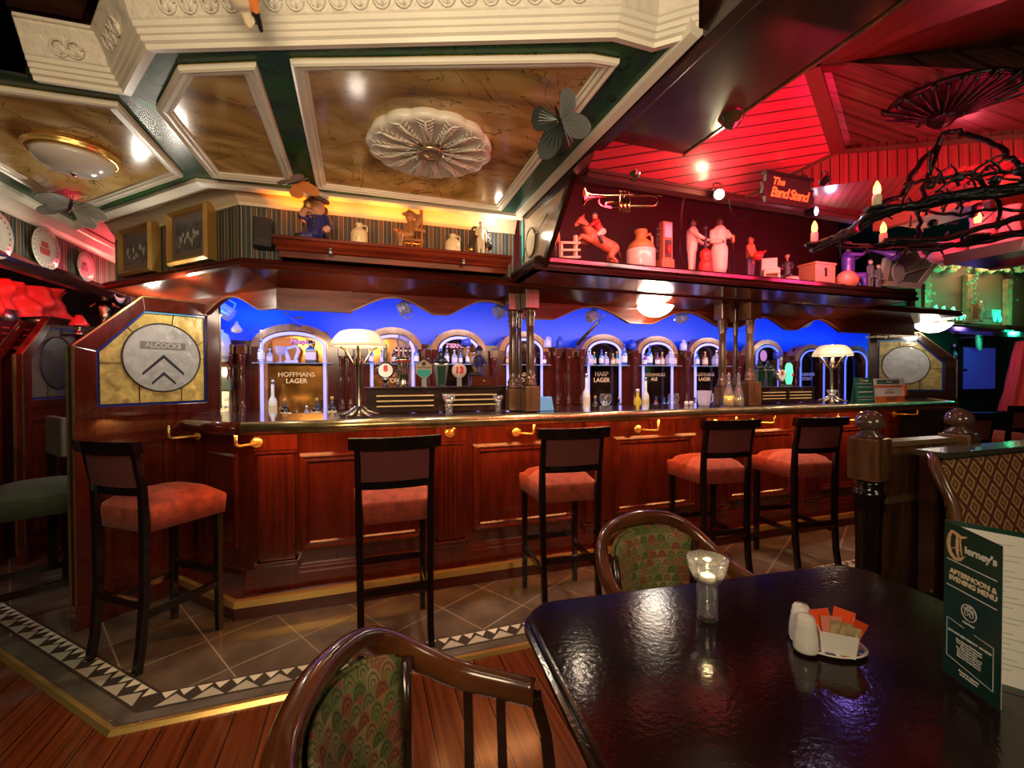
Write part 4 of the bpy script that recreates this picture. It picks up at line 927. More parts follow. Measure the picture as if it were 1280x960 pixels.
def tap(px, kind, label, Y=3.05, z=None):
    p = PY(px, 480, Y); t = thing('beer_tap', label, 'beer tap', (p.x, Y, z or ZC))
    if kind == 'round':
        MB().lathe([(.02,0), (.018,.03), (.022,.05), (.02,.06)], n=12).build('stem', chrome, t)
        MB().lathe([(0,0),(.055,0),(.058,.01),(.055,.02),(0,.02)], (0,.01,.11), (0,-1,0), 24).build('disc', chrome, t)
        MB().lathe([(0,0),(.046,0),(.046,.003),(0,.003)], (0,-.011,.11), (0,-1,0), 24, sm=False).build('badge', P('x',(.8,.8,.75),rough=.3), t)
        MB().lathe([(.012,0),(.016,.03),(.014,.10),(.008,.12)], (0,0,.165), n=10).build('handle', steel, t)
        text('badge_lettering', '8', .05, redp, t, M4((1,0,0),(0,0,1),(0,-1,0),(0,-.0155,.12)), bold=.004)
    if kind == 'thirteen':
        MB().box(-.016,.016,-.01,.01,0,.06).build('stem', steel, t)
        MB().lathe([(0,0),(.05,0),(.053,.008),(.05,.016),(0,.016)], (0,.008,.11), (0,-1,0), 24).build('disc', P('x',(.75,.6,.5),rough=.35), t)
        text('badge_lettering', '13', .062, redp, t, M4((1,0,0),(0,0,1),(0,-1,0),(0,-.010,.11)), bold=.004)
    if kind == 'shield':
        MB().box(-.016,.016,-.01,.01,0,.05).build('stem', steel, t)
        MB().prism([(-.055,0,.09), (-.055,0,.15), (-.03,0,.165), (0,0,.185), (.03,0,.165), (.055,0,.15), (.055,0,.09), (0,0,.045)], (0,.014,0)).build('shield', P('x',(.45,.36,.22),rough=.35), t, bevel=.003)
        MB().prism([(-.045,-.002,.088), (-.045,-.002,.115), (.045,-.002,.115), (.045,-.002,.088), (0,-.002,.055)], (0,.002,0)).build('badge', teal, t)
        text('badge_lettering', 'ROCKSHORE', .016, ink, t, M4((1,0,0),(0,0,1),(0,-1,0),(0,-.003,.13)))
        MB().lathe([(0,0),(.014,0),(.014,.002),(0,.002)], (0,-.001,.155), (0,-1,0), 16, sm=False).build('emblem', ink, t)
    if kind == 'tall':
        MB().hexa([(-.03,-.02,0),(.03,-.02,0),(.03,.02,0),(-.03,.02,0)], [(-.055,-.03,.16),(.055,-.03,.16),(.055,.03,.16),(-.055,.03,.16)]).build('body', steel, t, bevel=.008)
        MB().prism([(-.022,-.026,.01),(.022,-.026,.01),(.030,-.033,.14),(-.030,-.033,.14)], (0,-.004,0)).build('badge', greenp, t)
        MB().lathe([(.04,0),(.05,.012),(.035,.035),(.015,.05),(.018,.07),(.008,.085)], (0,0,.16), n=16).build('handle', P('x',(.08,.1,.14),rough=.2,metal=.7), t)
    if kind == 'harp':
        MB().lathe([(.04,0),(.035,.02),(.045,.05),(.042,.075),(.05,.085),(.03,.10)], n=16).build('base', black, t)
        MB().tube([(0,0,.10),(-.045,0,.23),(-.03,0,.235),(-.01,0,.22),(.02,0,.225),(.05,0,.235),(.045,0,.17),(.0,0,.10)], [.010,.010,.009,.008,.009,.010,.009,.010], n=8).build('harp', gold, t)
        MB().lathe([(0,0),(.02,.01),(.022,.03),(.01,.045)], (-.02,0,.235), n=10).build('finial', brownp, t)
        m = MB()
        for k in range(5): m.tube([(-.028+.014*k,0,.22),(-.012+.01*k,0,.14+.012*k)], .0015, n=4)
        m.build('strings', gold, t)
    if kind == 'tower':
        MB().lathe([(.05,0),(.045,.02),(.04,.16),(.055,.17),(.055,.19),(.03,.21)], n=18).build('body', P('x',(.6,.55,.4),rough=.15,metal=1), t)
        m = MB()
        for k in range(4): m.lathe([(.010,0),(.012,.05),(.006,.07)], (-.045+.03*k,-.03,.20), n=8)
        m.build('levers', chrome, t); MB().lathe([(.052,.165),(.058,.172),(.052,.18)], n=18).build('red_band', redp, t)
        MB().lathe([(0,0),(.035,.01),(.045,.05),(.03,.09),(.0,.10)], (.0,0,.26), n=8, sm=False).build('crystal_ball', cutglass, t)
    return t
tap(482, 'round', 'chrome beer tap with a round badge, leftmost on the left tap cabinet')
tap(504, 'tower', 'brass and chrome tap tower with a faceted glass ball on the left tap cabinet', 3.12)
tap(530, 'shield', 'beer tap with a teal and tan shield badge on the left tap cabinet')
tap(551, 'tall', 'tall silver beer tap with a dark green badge on the left tap cabinet')
tap(574, 'thirteen', 'beer tap with a round badge numbered thirteen on the left tap cabinet')
tap(594, 'harp', 'black beer tap topped with a golden harp on the left tap cabinet')
zc2 = ZT+.139
tap(905, 'tall', 'chrome tap half hidden between the three right-hand columns', 3.15, zc2-.1)
tap(949, 'tall', 'silver tall beer tap next to the third column, leftmost on the right tap cabinet', 3.05, zc2)
tap(960, 'tall', 'dark green tall beer tap on the right tap cabinet', 3.1, zc2)
tap(976, 'round', 'round white lit beer tap on the right tap cabinet', 3.05, zc2)
p = PY(986, 480, 3.1); t = thing('lit_beer_font', 'glowing green and white oval beer font on the right tap cabinet', 'beer tap', (p.x,3.1,zc2))
MB().lathe([(.02,0),(.04,.05),(.05,.13),(.04,.20),(.02,.22)], n=20, sy=.4).build('body', EM('lit_green_font', (.10,.85,.45), .9), t); MB().lathe([(0,0),(.014,0),(.014,.004),(0,.004)], (.015,-.026,.11), (0,-1,0), 5, sm=False).build('red_star', redp, t)
MB().box(-.03,.03,-.02,.02,-.0,.02).build('base', steel, t)
# box between tap cabinet and columns
t = thing('wooden_box', 'small mahogany box with a brass stud on the left tap cabinet, beside the columns', 'box', (.93-.12,3.0,ZC)); MB().box(-.09,.09,0,.12,0,.07).build('body', mahog_h, t, bevel=.004); MB().lathe([(0,0),(.008,0),(.006,.005),(0,.007)], (0,-.001,.035), (0,-1,0), 10).build('stud', brass, t)
t = thing('blue_figurine', 'small dark blue figurine on a wooden box left of the central columns', 'figurine', (.93-.14,3.06,ZC+.07))
sculpt('body', [((0,0,.01),.035,(0,0,.05),.03,0), ((0,0,.05),.025,(0,0,.12),.035,0), ((0,0,.17),.024,(0,0,.175),.024,1), ((-.03,0,.13),.012,(-.05,-.02,.08),.010,0), ((.03,0,.13),.012,(.05,-.02,.08),.010,0), ((0,0,.195),.028,(0,0,.20),.02,0)], [navy, P('x',(.25,.35,.7),rough=.4)], t, vox=.005)
# glass with stem, candle glasses
def candle_glass(name, label, loc, s=1.0):
    t = thing(name, label, 'glass', loc); t.scale = (s,)*3
    MB().lathe([(0,0), (.021,0), (.023,.004), (.0235,.075), (.021,.082), (.030,.095), (.040,.115), (.045,.142), (.0425,.142), (.037,.117), (.027,.098), (.0185,.086), (.0175,.08), (.0195,.075), (.019,.012), (0,.012)], n=32, cap=False).build('body', glass, t)
    m = MB().lathe([(0,0),(.018,0),(.0185,.012),(.017,.014),(0,.012)], (0,0,.088), n=20).build('tea_light', P('x',(.9,.85,.75),rough=.4), t)
    return t
p = PZ(556, 521, ZT); candle_glass('cocktail_glass', 'flared stem candle glass on the bar front edge, left of centre', (.505,2.70,ZT-.005), .95)
p = PY(630, 515, 2.72); candle_glass('small_glass', 'small clear glass on the bar just left of the central columns', (p.x,2.85,ZT-.005), .8)
p = PY(1037, 505, 2.72); candle_glass('small_glass', 'small clear glass in front of the right-hand lamp', (p.x,2.70,ZT-.005), .85)
p = PY(682, 510, 2.85); t = thing('folded_cloth', 'pale blue plastic napkin dispenser right of the central columns', 'dispenser', (p.x,2.85,ZT-.005)); MB().hexa([(-.055,-.03,0),(.055,-.03,0),(.055,.03,0),(-.055,.03,0)], [(-.045,-.01,.10),(.045,-.01,.10),(.045,.03,.10),(-.045,.03,.10)]).build('body', P('x',(.12,.42,.85),rough=.25,trans=.2), t, bevel=.006)
t.name = 'napkin_dispenser'
p = PY(880, 505, 2.85); t = thing('water_jug', 'faceted clear glass jug left of the oil bottles on the bar', 'jug', (p.x,2.85,ZT-.005))
MB().lathe([(.035,0),(.042,.01),(.05,.06),(.055,.11),(.058,.125),(.054,.125),(.046,.06),(.036,.015),(0,.012)], n=10, sm=False, cap=False).build('body', cutglass, t); MB().tube([(.05,0,.10),(.085,0,.10),(.085,0,.04),(.05,0,.03)], .006, n=6).build('handle', cutglass, t)
def carafe(px, col, label, lev, Y=2.76, big=1.0):
    p = PY(px, 510, Y); t = thing('carafe', label, 'carafe', (p.x, Y, ZT-.005)); t.scale = (big,)*3
    MB().lathe([(0,0), (.040,0), (.044,.008), (.042,.06), (.032,.11), (.016,.17), (.012,.24), (.016,.25), (.013,.25), (.009,.24), (.013,.17), (.028,.11), (.038,.06), (.038,.012), (0,.010)], n=24, cap=False).build('body', glass, t)
    if col: MB().lathe([(0,.012),(.037,.013),(.0375,lev),(0,lev)], n=20).build('contents', col, t)
    MB().lathe([(.010,0),(.012,.012),(.006,.02)], (0,0,.25), n=10).build('stopper', chrome, t)
carafe(902, P('x',(.03,.015,.02),rough=.2), 'tall glass carafe with dark liquid, leftmost of the three by the columns', .05, 2.86)
carafe(911, P('x',(.95,.70,.0),rough=.3), 'tall glass carafe filled with bright yellow liquid by the right-hand columns', .085, 2.74)
carafe(923, P('x',(.75,.6,.15),rough=.1,trans=.6), 'tall glass carafe with pale oil, rightmost of the three by the columns', .07, 2.74)
for i, px in enumerate((858, 864)):
    p = PY(px, 505, 2.95); t = thing('salt_cellar', 'tiny white cellar on the bar, %s of the pair left of the jug' % ('left' if i == 0 else 'right'), 'cellar', (p.x,2.95,ZT-.005)); MB().lathe([(.016,0),(.017,.03),(.012,.036),(0,.038)], n=12).build('body', white, t)
# menus on the bar
def standing_card(name, label, px0, px1, Y, h, mt, rz=0):
    a, b = PY(px0, 500, Y), PY(px1, 500, Y); t = thing(name, label, 'menu', ((a.x+b.x)/2, Y, ZT-.005)); w = (b.x-a.x)/2
    MB().prism([(-w,-.02,0),(w,-.02,0),(w,.0,h),(-w,.0,h)], (0,.002,0)).prism([(-w,.03,0),(w,.03,0),(w,.002,h),(-w,.002,h)], (0,.002,0)).build('card', mt, t)
    return t, w
t, w = standing_card('bar_menu', 'green folded menu card standing at the right end of the bar', 1068, 1091, 2.70, .225, menug2)
TMc = lambda x, z, h=.225: M4((1,0,0), Vector((0,.02/h,1)).normalized(), Vector((0,-1,.02/h)).normalized(), (x, -.0215+.02*z/h, z))
text('lettering', "Tierney's", .022, creamp, t, TMc(.01,.198)); text('capital', 'T', .05, gold, t, TMc(-.045,.195), bold=.003)
m = MB()
for z in (.17, .14, .10, .095, .055, .03): m.box(-w*.8, w*.8, -.022+.02*z/.225, -.0205+.02*z/.225, z, z+.003)
m.build('printed_lines', papw, t)
t, w = standing_card('notice_card', 'white and orange notice card beside the green menu on the bar', 1091, 1130, 2.74, .215, papw)
MB().box(-w,w,-.024,-.02,.0,.055).box(-w,w,-.010,-.004,.135,.155).box(w*.85,w,-.024,-.004,.02,.155).build('orange_band', ornge, t)
MB().box(-w*.8,w*.62,-.006,-.002,.165,.205).build('green_header', P('x',(.10,.22,.17),rough=.4), t)
text('lettering', 'FOOD\nALLERGENS', .024, greyp, t, TMc(-.01,.10,.215)); text('band_lettering', 'FOOD ALLERGEN\nINFORMATION', .020, ink, t, M4((1,0,0),(0,0,1),(0,-1,0),(0,-.025,.03))); text('header_lettering', "Tierney's", .022, papw, t, M4((1,0,0),(0,0,1),(0,-1,0),(0,-.0068,.185)))
# ================================================================== BAR STOOLS
def make_stool(seatm, backm):
    t = thing('bar_stool', 'x', 'bar stool')
    s = MB(); nx, ny = 10, 10
    def W(u, v, top):
        hw = .178+.022*v; x = (u*2-1)*hw; y = -.185+.375*v
        e = max(abs(u*2-1), abs(v*2-1)); z = .775+.045*(1-abs(u*2-1)**3)*(1-abs(v*2-1)**3)**.7-(.018 if e > .98 else 0)
        return V(x, y, z if top else .650)
    vs = [W(i/nx, j/ny, True) for j in range(ny+1) for i in range(nx+1)]; fs = [(j*(nx+1)+i, j*(nx+1)+i+1, (j+1)*(nx+1)+i+1, (j+1)*(nx+1)+i) for j in range(ny) for i in range(nx)]
    s.add(vs, fs, 0, True)
    per = [(i/nx, 0) for i in range(nx)]+[(1, j/ny) for j in range(ny)]+[(1-i/nx, 1) for i in range(nx)]+[(0, 1-j/ny) for j in range(ny)]
    pt = [W(u, v, True) for u, v in per]; pb = [W(u, v, False) for u, v in per]; pm = [V(p.x*1.035, -.0+p.y*1.03, .745) for p in pt]; n = len(per)
    s.add(pt+pm+pb, [(i, (i+1) % n, n+(i+1) % n, n+i) for i in range(n)]+[(n+i, n+(i+1) % n, 2*n+(i+1) % n, 2*n+i) for i in range(n)]+[tuple(2*n+i for i in range(n))[::-1]], 0, True)
    seat_o = s.build('seat', seatm, t)
    for sx in (-1, 1):
        MB().tube([(sx*.172,-.235,0), (sx*.170,-.215,.12), (sx*.172,-.198,.35), (sx*.176,-.196,.70), (sx*.178,-.205,.88), (sx*.182,-.238,1.06)], [.024,.024,.024,.025,.022,.020], n=4).build('rear_post', blackwood, t, bevel=.004)
        l = MB().tube([(sx*.178,.165,0), (sx*.178,.165,.40), (sx*.178,.165,.68)], [.021,.024,.026], n=4).build('leg', blackwood, t, bevel=.004)
        MB().bar((sx*.172,-.21,.26), (sx*.178,.165,.26), .022, .034).build('stretcher', blackwood, t)
    MB().bar((-.17,-.205,.315), (.17,-.205,.315), .022, .036).build('stretcher', blackwood, t)
    MB().bar((-.178,.165,.33), (.178,.165,.33), .022, .034).build('stretcher', blackwood, t)
    def curved(z0, z1, hw, y0, bow, th, y1=None, n=12):
        m = MB(); y1 = y0 if y1 is None else y1; P_ = []
        for i in range(n+1):
            u = i/n*2-1; P_.append((u*hw, bow*(1-u*u)))
        for i in range(n):
            (xa, ba), (xb, bb_) = P_[i], P_[i+1]
            m.hexa([V(xa,y0-ba,z0), V(xb,y0-bb_,z0), V(xb,y0-bb_+th,z0), V(xa,y0-ba+th,z0)], [V(xa,y1-ba,z1), V(xb,y1-bb_,z1), V(xb,y1-bb_+th,z1), V(xa,y1-ba+th,z1)])
        return m
    m = curved(1.040, 1.098, .222, -.262, .045, .042, -.274); m.build('top_rail', blackwood, t)
    curved(.836, .876, .172, -.222, .024, .034).build('lower_rail', blackwood, t)
    curved(.875, 1.05, .165, -.226, .024, .030, -.250).build('back_pad', backm, t)
    m = MB()
    for sx in (-1, 1):
        for k in range(9): m.lathe([(0,0),(.0035,0),(.002,.003),(0,.0035)], (sx*.165,-.192,.675+.011*k), (0,-1,0), 6)
    m.build('nail_heads', brass, seat_o)
    return t
st = make_stool(velvet, velvetd)
SP = [(.155,2.505,0.0,'bar stool with a worn orange-red velvet seat, second from the left, seen squarely from behind'),
      (-1.0,2.79,-.66,'leftmost of the red bar stools, turned towards the glazed partition'),
      (1.175,2.55,-.07,'middle bar stool of the row, right of the mosaic and left of the tub chair'),
      (2.39,2.60,-.10,'fourth red bar stool from the left, behind the tub chair and the table'),
      (3.15,2.53,-.13,'fifth red bar stool from the left, nearest to the newel post'),
      (4.75,2.42,-.3,'shadowy bar stool with a maroon back seen between the two newel posts'),
      (6.30,2.72,-.25,'dark bar stool at the far right, in front of the blue screen')]
for i, (x, y, rz, lb) in enumerate(SP):
    if i == 0: st.location = (x, y, .012); st.rotation_euler = (0,0,rz); st['label'] = lb; st['group'] = 'bar stools along the counter'
    else: dup(st, (x, y, .012), rz, lb, 'bar stools along the counter')
gs = make_stool(greenv, greenv); gs.location = (-1.72,3.20,.012); gs.rotation_euler = (0,0,-1.0); gs['label'] = 'dark bar stool with a green velvet seat at the left edge'

# ================================================================== TUB CHAIRS
def fanfabric():
    """peacock scallops: overlapping rows of arches in green, gold and rust"""
    m, nt, b = nmat('scallop_tapestry'); setp(b, rough=.85)
    tc = nt.nodes.new('ShaderNodeTexCoord'); uv = tc.outputs['UV']
    sx = nt.nodes.new('ShaderNodeSeparateXYZ'); nt.links.new(uv, sx.inputs[0])
    w, h = .046, .030
    x = mathn(nt, 'DIVIDE', sx.outputs[0], w); y = mathn(nt, 'DIVIDE', sx.outputs[1], h)
    col = None; prev = None
    row = mathn(nt, 'FLOOR', y)
    outc = None
    def cell(k):   # scale whose row is row-k; centre at bottom of that row
        r = mathn(nt, 'SUBTRACT', row, k)
        off = mathn(nt, 'MULTIPLY', mathn(nt, 'MODULO', mathn(nt, 'ABSOLUTE', r), 2.0), .5)
        xs = mathn(nt, 'ADD', x, off); fx = mathn(nt, 'SUBTRACT', mathn(nt, 'FRACT', xs), .5); cx = mathn(nt, 'FLOOR', xs)
        dy = mathn(nt, 'MULTIPLY', mathn(nt, 'SUBTRACT', y, r), h/w)
        d = mathn(nt, 'SQRT', mathn(nt, 'ADD', mathn(nt, 'MULTIPLY', fx, fx), mathn(nt, 'MULTIPLY', mathn(nt, 'MULTIPLY', dy, dy), .62)))
        cb = nt.nodes.new('ShaderNodeCombineXYZ'); nt.links.new(cx, cb.inputs[0]); nt.links.new(r, cb.inputs[1])
        wn = nt.nodes.new('ShaderNodeTexWhiteNoise'); nt.links.new(cb.outputs[0], wn.inputs['Vector'])
        return d, wn.outputs['Value']
    def colr(d, rnd):
        rp = nt.nodes.new('ShaderNodeValToRGB'); rp.color_ramp.interpolation = 'CONSTANT'; e = rp.color_ramp.elements
        for _ in range(3): e.new(.5)
        cc = [(0,(.17,.17,.05)), (.25,(.27,.15,.05)), (.45,(.10,.13,.03)), (.65,(.25,.07,.035)), (.82,(.26,.22,.10))]
        for i, (p, c) in enumerate(cc): e[i].position = p; e[i].color = (*c, 1)
        nt.links.new(rnd, rp.inputs['Fac'])
        r2 = nt.nodes.new('ShaderNodeValToRGB'); r2.color_ramp.interpolation = 'CONSTANT'; e = r2.color_ramp.elements
        for _ in range(3): e.new(.5)
        for i, (p, v) in enumerate([(0,.9), (.13,.1), (.18,.9), (.31,.3), (.40,.95)]): e[i].position = p; e[i].color = (v, v, v, 1)
        nt.links.new(d, r2.inputs['Fac'])
        return mixc(nt, r2.outputs['Color'], (.03,.03,.012), rp.outputs['Color'])
    d0, n0 = cell(0.0); d1, n1 = cell(1.0)
    inside = mathn(nt, 'LESS_THAN', d0, .5)
    c = mixc(nt, inside, colr(d1, n1), colr(d0, n0))
    nt.links.new(c, b.inputs['Base Color']); return m
fan = fanfabric()
def uvify(o, f):
    me = o.data; uv = me.uv_layers.new(name='UVMap')
    for l in me.loops: uv.data[l.index].uv = f(me.vertices[l.vertex_index].co)
HOOP = [(-.245,.16,.648), (-.262,.08,.652), (-.268,-.02,.668), (-.255,-.11,.712), (-.215,-.19,.775), (-.14,-.235,.818), (0,-.255,.832)]
HOOP = HOOP+[(-x, y, z) for x, y, z in HOOP[-2::-1]]
def smoothpath(pts, k=4):
    p = [Vector(q) for q in pts]; out = []
    for i in range(len(p)-1):
        a, b, c, d = p[max(i-1,0)], p[i], p[i+1], p[min(i+2, len(p)-1)]
        for j in range(k):
            t = j/k; out.append(.5*((2*b)+(c-a)*t+(2*a-5*b+4*c-d)*t*t+(3*b-a-3*c+d)*t**3))
    return out+[p[-1]]
def make_tub():
    t = thing('tub_chair', 'x', 'chair'); path = smoothpath(HOOP)
    m = MB(); m.tube(path, [.022+.005*max(0, 1-abs(p.x)/.25) for i, p in enumerate(path)], n=12, flat=1.55); m.build('curved_rail', tubwood, t)
    # upholstered back between stiles, curving round with the hoop
    def at(u, z):   # u -1..1 across the back
        a = u*.92; x = .215*math.sin(a)/math.sin(.92); yb = -.245+.115*(1-math.cos(a))/(1-math.cos(.92))
        k = (z-.46)/.36; return V(x*(.80+.2*k), yb*(.86+.12*k), z)
    def ztop(u): return .805-.055*abs(u)**2.2
    for name, off, mt in (('back_pad', .012, fan), ('outer_back', -.012, fan)):
        n, k = 16, 10; m = MB(); vs = []
        for j in range(k+1):
            for i in range(n+1):
                u = -.86+1.72*i/n; z = .47+(ztop(u)-.47)*j/k; p = at(u, z); nrm = V(-p.x, .3, 0).normalized(); puff = .018*(1-(2*i/n-1)**4)*(1-(2*j/k-1)**4)
                vs.append(p+nrm*(off*(1 if off < 0 else 1)+(puff if off > 0 else -puff*.4)))
        m.add(vs, [(j*(n+1)+i, j*(n+1)+i+1, (j+1)*(n+1)+i+1, (j+1)*(n+1)+i) for j in range(k) for i in range(n)], 0, True)
        o = m.build(name, mt, t); uvify(o, lambda c: (math.atan2(c.x, -c.y)*.25, c.z)); o.modifiers.new('s', 'SOLIDIFY').thickness = .008
    for sx in (-1, 1):
        q = [at(sx*.93, .40), at(sx*.93, .60), at(sx*.93, ztop(.93)-.005)]
        MB().tube(q, .017, n=6, flat=.8).build('stile', darkwood, t)
        f = V(sx*.245, .16, .645); MB().tube([f, V(sx*.242,.185,.56), V(sx*.235,.20,.42), V(sx*.225,.215,0)], [.021,.02,.021,.015], n=4).build('leg', darkwood, t, bevel=.003)
        MB().tube([V(sx*.19,-.16,.42), V(sx*.20,-.20,.2), V(sx*.21,-.24,0)], [.02,.018,.015], n=4).build('leg', darkwood, t, bevel=.003)
        for y, z in ((-.005,.665), (.075,.65)):
            MB().bar((sx*.268,y,z-.005), (sx*.235,y+.01,.41), .014, .022).build('spindle', darkwood, t)
    m = MB().prism([(-.235,.22,.36), (.235,.22,.36), (.235,-.05,.36), (.19,-.17,.36), (-.19,-.17,.36), (-.235,-.05,.36)], (0,0,.055)); m.build('seat_frame', darkwood, t, bevel=.006)
    n = 14; m = MB(); vs = []
    for j in range(n+1):
        for i in range(n+1):
            u, v = i/n*2-1, j/n; hw = .232-.045*max(0, 1-v*2.2); y = -.165+.385*v
            vs.append(V(u*hw, y, .42+.055*(1-abs(u)**4)*(1-abs(2*v-1)**4)))
    m.add(vs, [(j*(n+1)+i, j*(n+1)+i+1, (j+1)*(n+1)+i+1, (j+1)*(n+1)+i) for j in range(n) for i in range(n)], 0, True)
    o = m.build('seat', fan, t); uvify(o, lambda c: (c.x, c.y))
    return t
tub = make_tub(); tub.location = (.145,.80,0); tub.rotation_euler = (0,0,-PI/2-.38); tub['label'] = 'bentwood tub chair with scallop-patterned seat in the lower left foreground, open arm towards the table'; tub['group'] = 'tub chairs at the table'
dup(tub, (1.06,1.255,0), PI+.10, 'bentwood tub chair with a scallop-patterned back, tucked in behind the far side of the table', 'tub chairs at the table')

# ================================================================== TABLE
TR = -.09
tb = thing('dining_table', 'large glossy black-brown table with rounded corners in the right foreground', 'table', (.425,1.185,0), TR)
def rr(x0, y0, x1, y1, r, n=8):
    pts = []
    for cx, cy_, a0 in ((x1-r,y1-r,0), (x0+r,y1-r,PI/2), (x0+r,y0+r,PI), (x1-r,y0+r,1.5*PI)):
        for i in range(n+1): a = a0+PI/2*i/n; pts.append((cx+r*math.cos(a), cy_+r*math.sin(a)))
    return pts
top = rr(0,-.98,1.20,0,.10)
MB().prism([(x, y, .712) for x, y in top], (0,0,.038)).build('tabletop', tablewood, tb, bevel=.010, seg=3)
MB().sweep([(x, y, .712) for x, y in top], [(.0,0), (.012,.006), (.010,.016), (.0,.018)], closed=True).build('edge_moulding', tablewood, tb)
MB().lathe([(.05,.05), (.045,.2), (.06,.3), (.045,.5), (.06,.70), (.10,.712)], (.6,-.5,0), n=20).build('pedestal', blackwood, tb)
for a in (PI/4, 3*PI/4, 5*PI/4, 7*PI/4):
    MB().tube([(.6+.04*math.cos(a),-.5+.04*math.sin(a),.14), (.6+.2*math.cos(a),-.5+.2*math.sin(a),.10), (.6+.36*math.cos(a),-.5+.36*math.sin(a),.022)], [.03,.026,.022], n=8).build('foot', blackwood, tb)
TZ = .750
p = PZ(884, 774, TZ); candle_glass('candle_glass', 'flared clear glass with a lit tea light on the dark table', (p.x, p.y, TZ), 1.17)
tl_ = light('candle', 'POINT', (p.x, p.y, TZ+.13), (1,.7,.35), .25, .01)
# cruet set
c = PZ(1035, 806, TZ+.006); ang = -.55
t = thing('oval_plate', 'small white oval plate with a coloured rim pattern holding the cruet set', 'plate', (c.x, c.y, TZ), ang)
MB().lathe([(.02,0), (.04,.0), (.045,.003), (.078,.008), (.080,.0105), (.045,.006), (0,.005)], n=40, sx=1.0, sy=.72).build('body', white, t)
m = MB(); cols = []
for i in range(14):
    a = 2*PI*i/14; r = .066; w = .010
    q = V(r*math.cos(a), r*math.sin(a)*.72, .0097); d = V(-math.sin(a), math.cos(a)*.72, 0).normalized(); e = V(math.cos(a), math.sin(a)*.72, 0).normalized()
    m.prism([q-d*w-e*.006, q+d*w-e*.006-V(0,0,.0), q+d*w+e*.006+V(0,0,.0012), q-d*w+e*.006+V(0,0,.0012)], (0,0,.0009), i % 3)
m.build('rim_pattern', [brownp, navy, P('x',(.45,.12,.08),rough=.4)], t)
def shaker(px, py, label):
    q = PZ(px, py, TZ+.006); t = thing('salt_shaker', label, 'shaker', (q.x, q.y, TZ+.006)); t.scale = (1.28,1.28,1.15)
    MB().lathe([(.019,0), (.0205,.004), (.0195,.03), (.0165,.052), (.0168,.055), (.0150,.058), (.0150,.066), (.011,.072), (.0,.074)], n=24).build('body', white, t)
    return t
shaker(1001, 797, 'white china shaker, further back of the two on the oval plate'); shaker(1007, 812, 'white china shaker, nearer of the two on the oval plate').name = 'pepper_shaker'
q = PZ(1045, 814, TZ+.006)
t = thing('sachet_holder', 'square white china holder stuffed with sachets on the oval plate', 'holder', (q.x, q.y, TZ+.006), -.75); t.scale = (1.25,)*3
m = MB(); A = [(-.026,-.018),(.026,-.018),(.026,.018),(-.026,.018)]; B = [(-.030,-.021),(.030,-.021),(.030,.021),(-.030,.021)]
for i in range(4):
    j = (i+1) % 4; m.hexa([V(*A[i],0),V(*A[j],0),V(A[j][0]*.88,A[j][1]*.85,0),V(A[i][0]*.88,A[i][1]*.85,0)], [V(*B[i],.042),V(*B[j],.042),V(B[j][0]*.9,B[j][1]*.87,.042),V(B[i][0]*.9,B[i][1]*.87,.042)])
m.box(-.024,.024,-.016,.016,0,.004); m.build('body', white, t, bevel=.001)
brs = P('x',(.40,.30,.16),noise=.5,nscale=60,rough=.5)
for i, (dx, dy, tilt, tw, mt, hh, lb) in enumerate([(-.012,.006,-.25,.2,sachet,.055,'rear left glossy red'), (.006,.004,.15,-.3,sachet,.062,'tall glossy red, middle'), (.016,.0,.45,.5,sachet,.052,'right leaning red'), (-.004,-.006,-.1,.1,P('x',(.75,.25,.18),rough=.4),.050,'pinkish'), (.004,-.011,.05,0,brs,.045,'front brown patterned'), (.013,-.012,.2,.1,brs,.042,'right hand brown patterned')]):
    o = MB().box(-.016,.016,-.0015,.0015,0,hh).build('sugar_sachet', mt); M = Matrix.Translation(V(q.x,q.y,TZ+.022)) @ Matrix.Rotation(-.75,4,'Z') @ Matrix.Translation(V(dx*1.25,dy*1.25,0)) @ Matrix.Scale(1.3,4) @ Matrix.Rotation(tilt,4,'Y') @ Matrix.Rotation(-.12,4,'X') @ Matrix.Rotation(tw,4,'Z')
    for vtx in o.data.vertices:
        if abs(vtx.co.z) > .001: vtx.co.y += .004*math.sin(vtx.co.x*190)
    o.matrix_world = M; tag(o, lb+' sachet in the white china holder', 'sachet', 'sachets in the holder')
# menu
A_, B_, C_ = V(1.214,.612,TZ), V(1.163,.497,TZ), V(1.285,.500,TZ); hM = .335
t = thing('folded_menu', 'dark green folded menu standing open at the right end of the table', 'menu', (0,0,0))
d = (B_-A_).normalized(); nL = V(d.y,-d.x,0); wM = (B_-A_).length
MB().prism([A_, B_, B_+Z3*(hM-.012), A_+Z3*hM], -nL*.0012).build('front_cover', menug, t)
d2 = (C_-A_).normalized(); n2_ = V(d2.y,-d2.x,0)
MB().prism([A_-nL*.0014, C_, C_+Z3*(hM-.006), A_-nL*.0014+Z3*hM], -n2_*.0012).build('back_cover', menug, t)
MB().prism([A_+d2*.004+n2_*.0008+Z3*.008, C_+n2_*.0008-d2*.0+Z3*.008, C_+n2_*.0008+Z3*(hM-.016), A_+d2*.004+n2_*.0008+Z3*(hM-.010)], n2_*.0006).build('inner_page', papw, t)
MB().prism([A_+d*.003-nL*.0016+Z3*.006, B_-nL*.0016+Z3*.006, B_-nL*.0016+Z3*(hM-.018), A_+d*.003-nL*.0016+Z3*(hM-.008)], -nL*.0006).build('inner_page', papw, t)
def MM(s, z, dd=d, nn=nL, off=.0008, base=A_): return M4(dd, Z3, nn, base+dd*s+Z3*z+nn*off)
creamt = P('menu_cream', (.85,.75,.55), rough=.4)
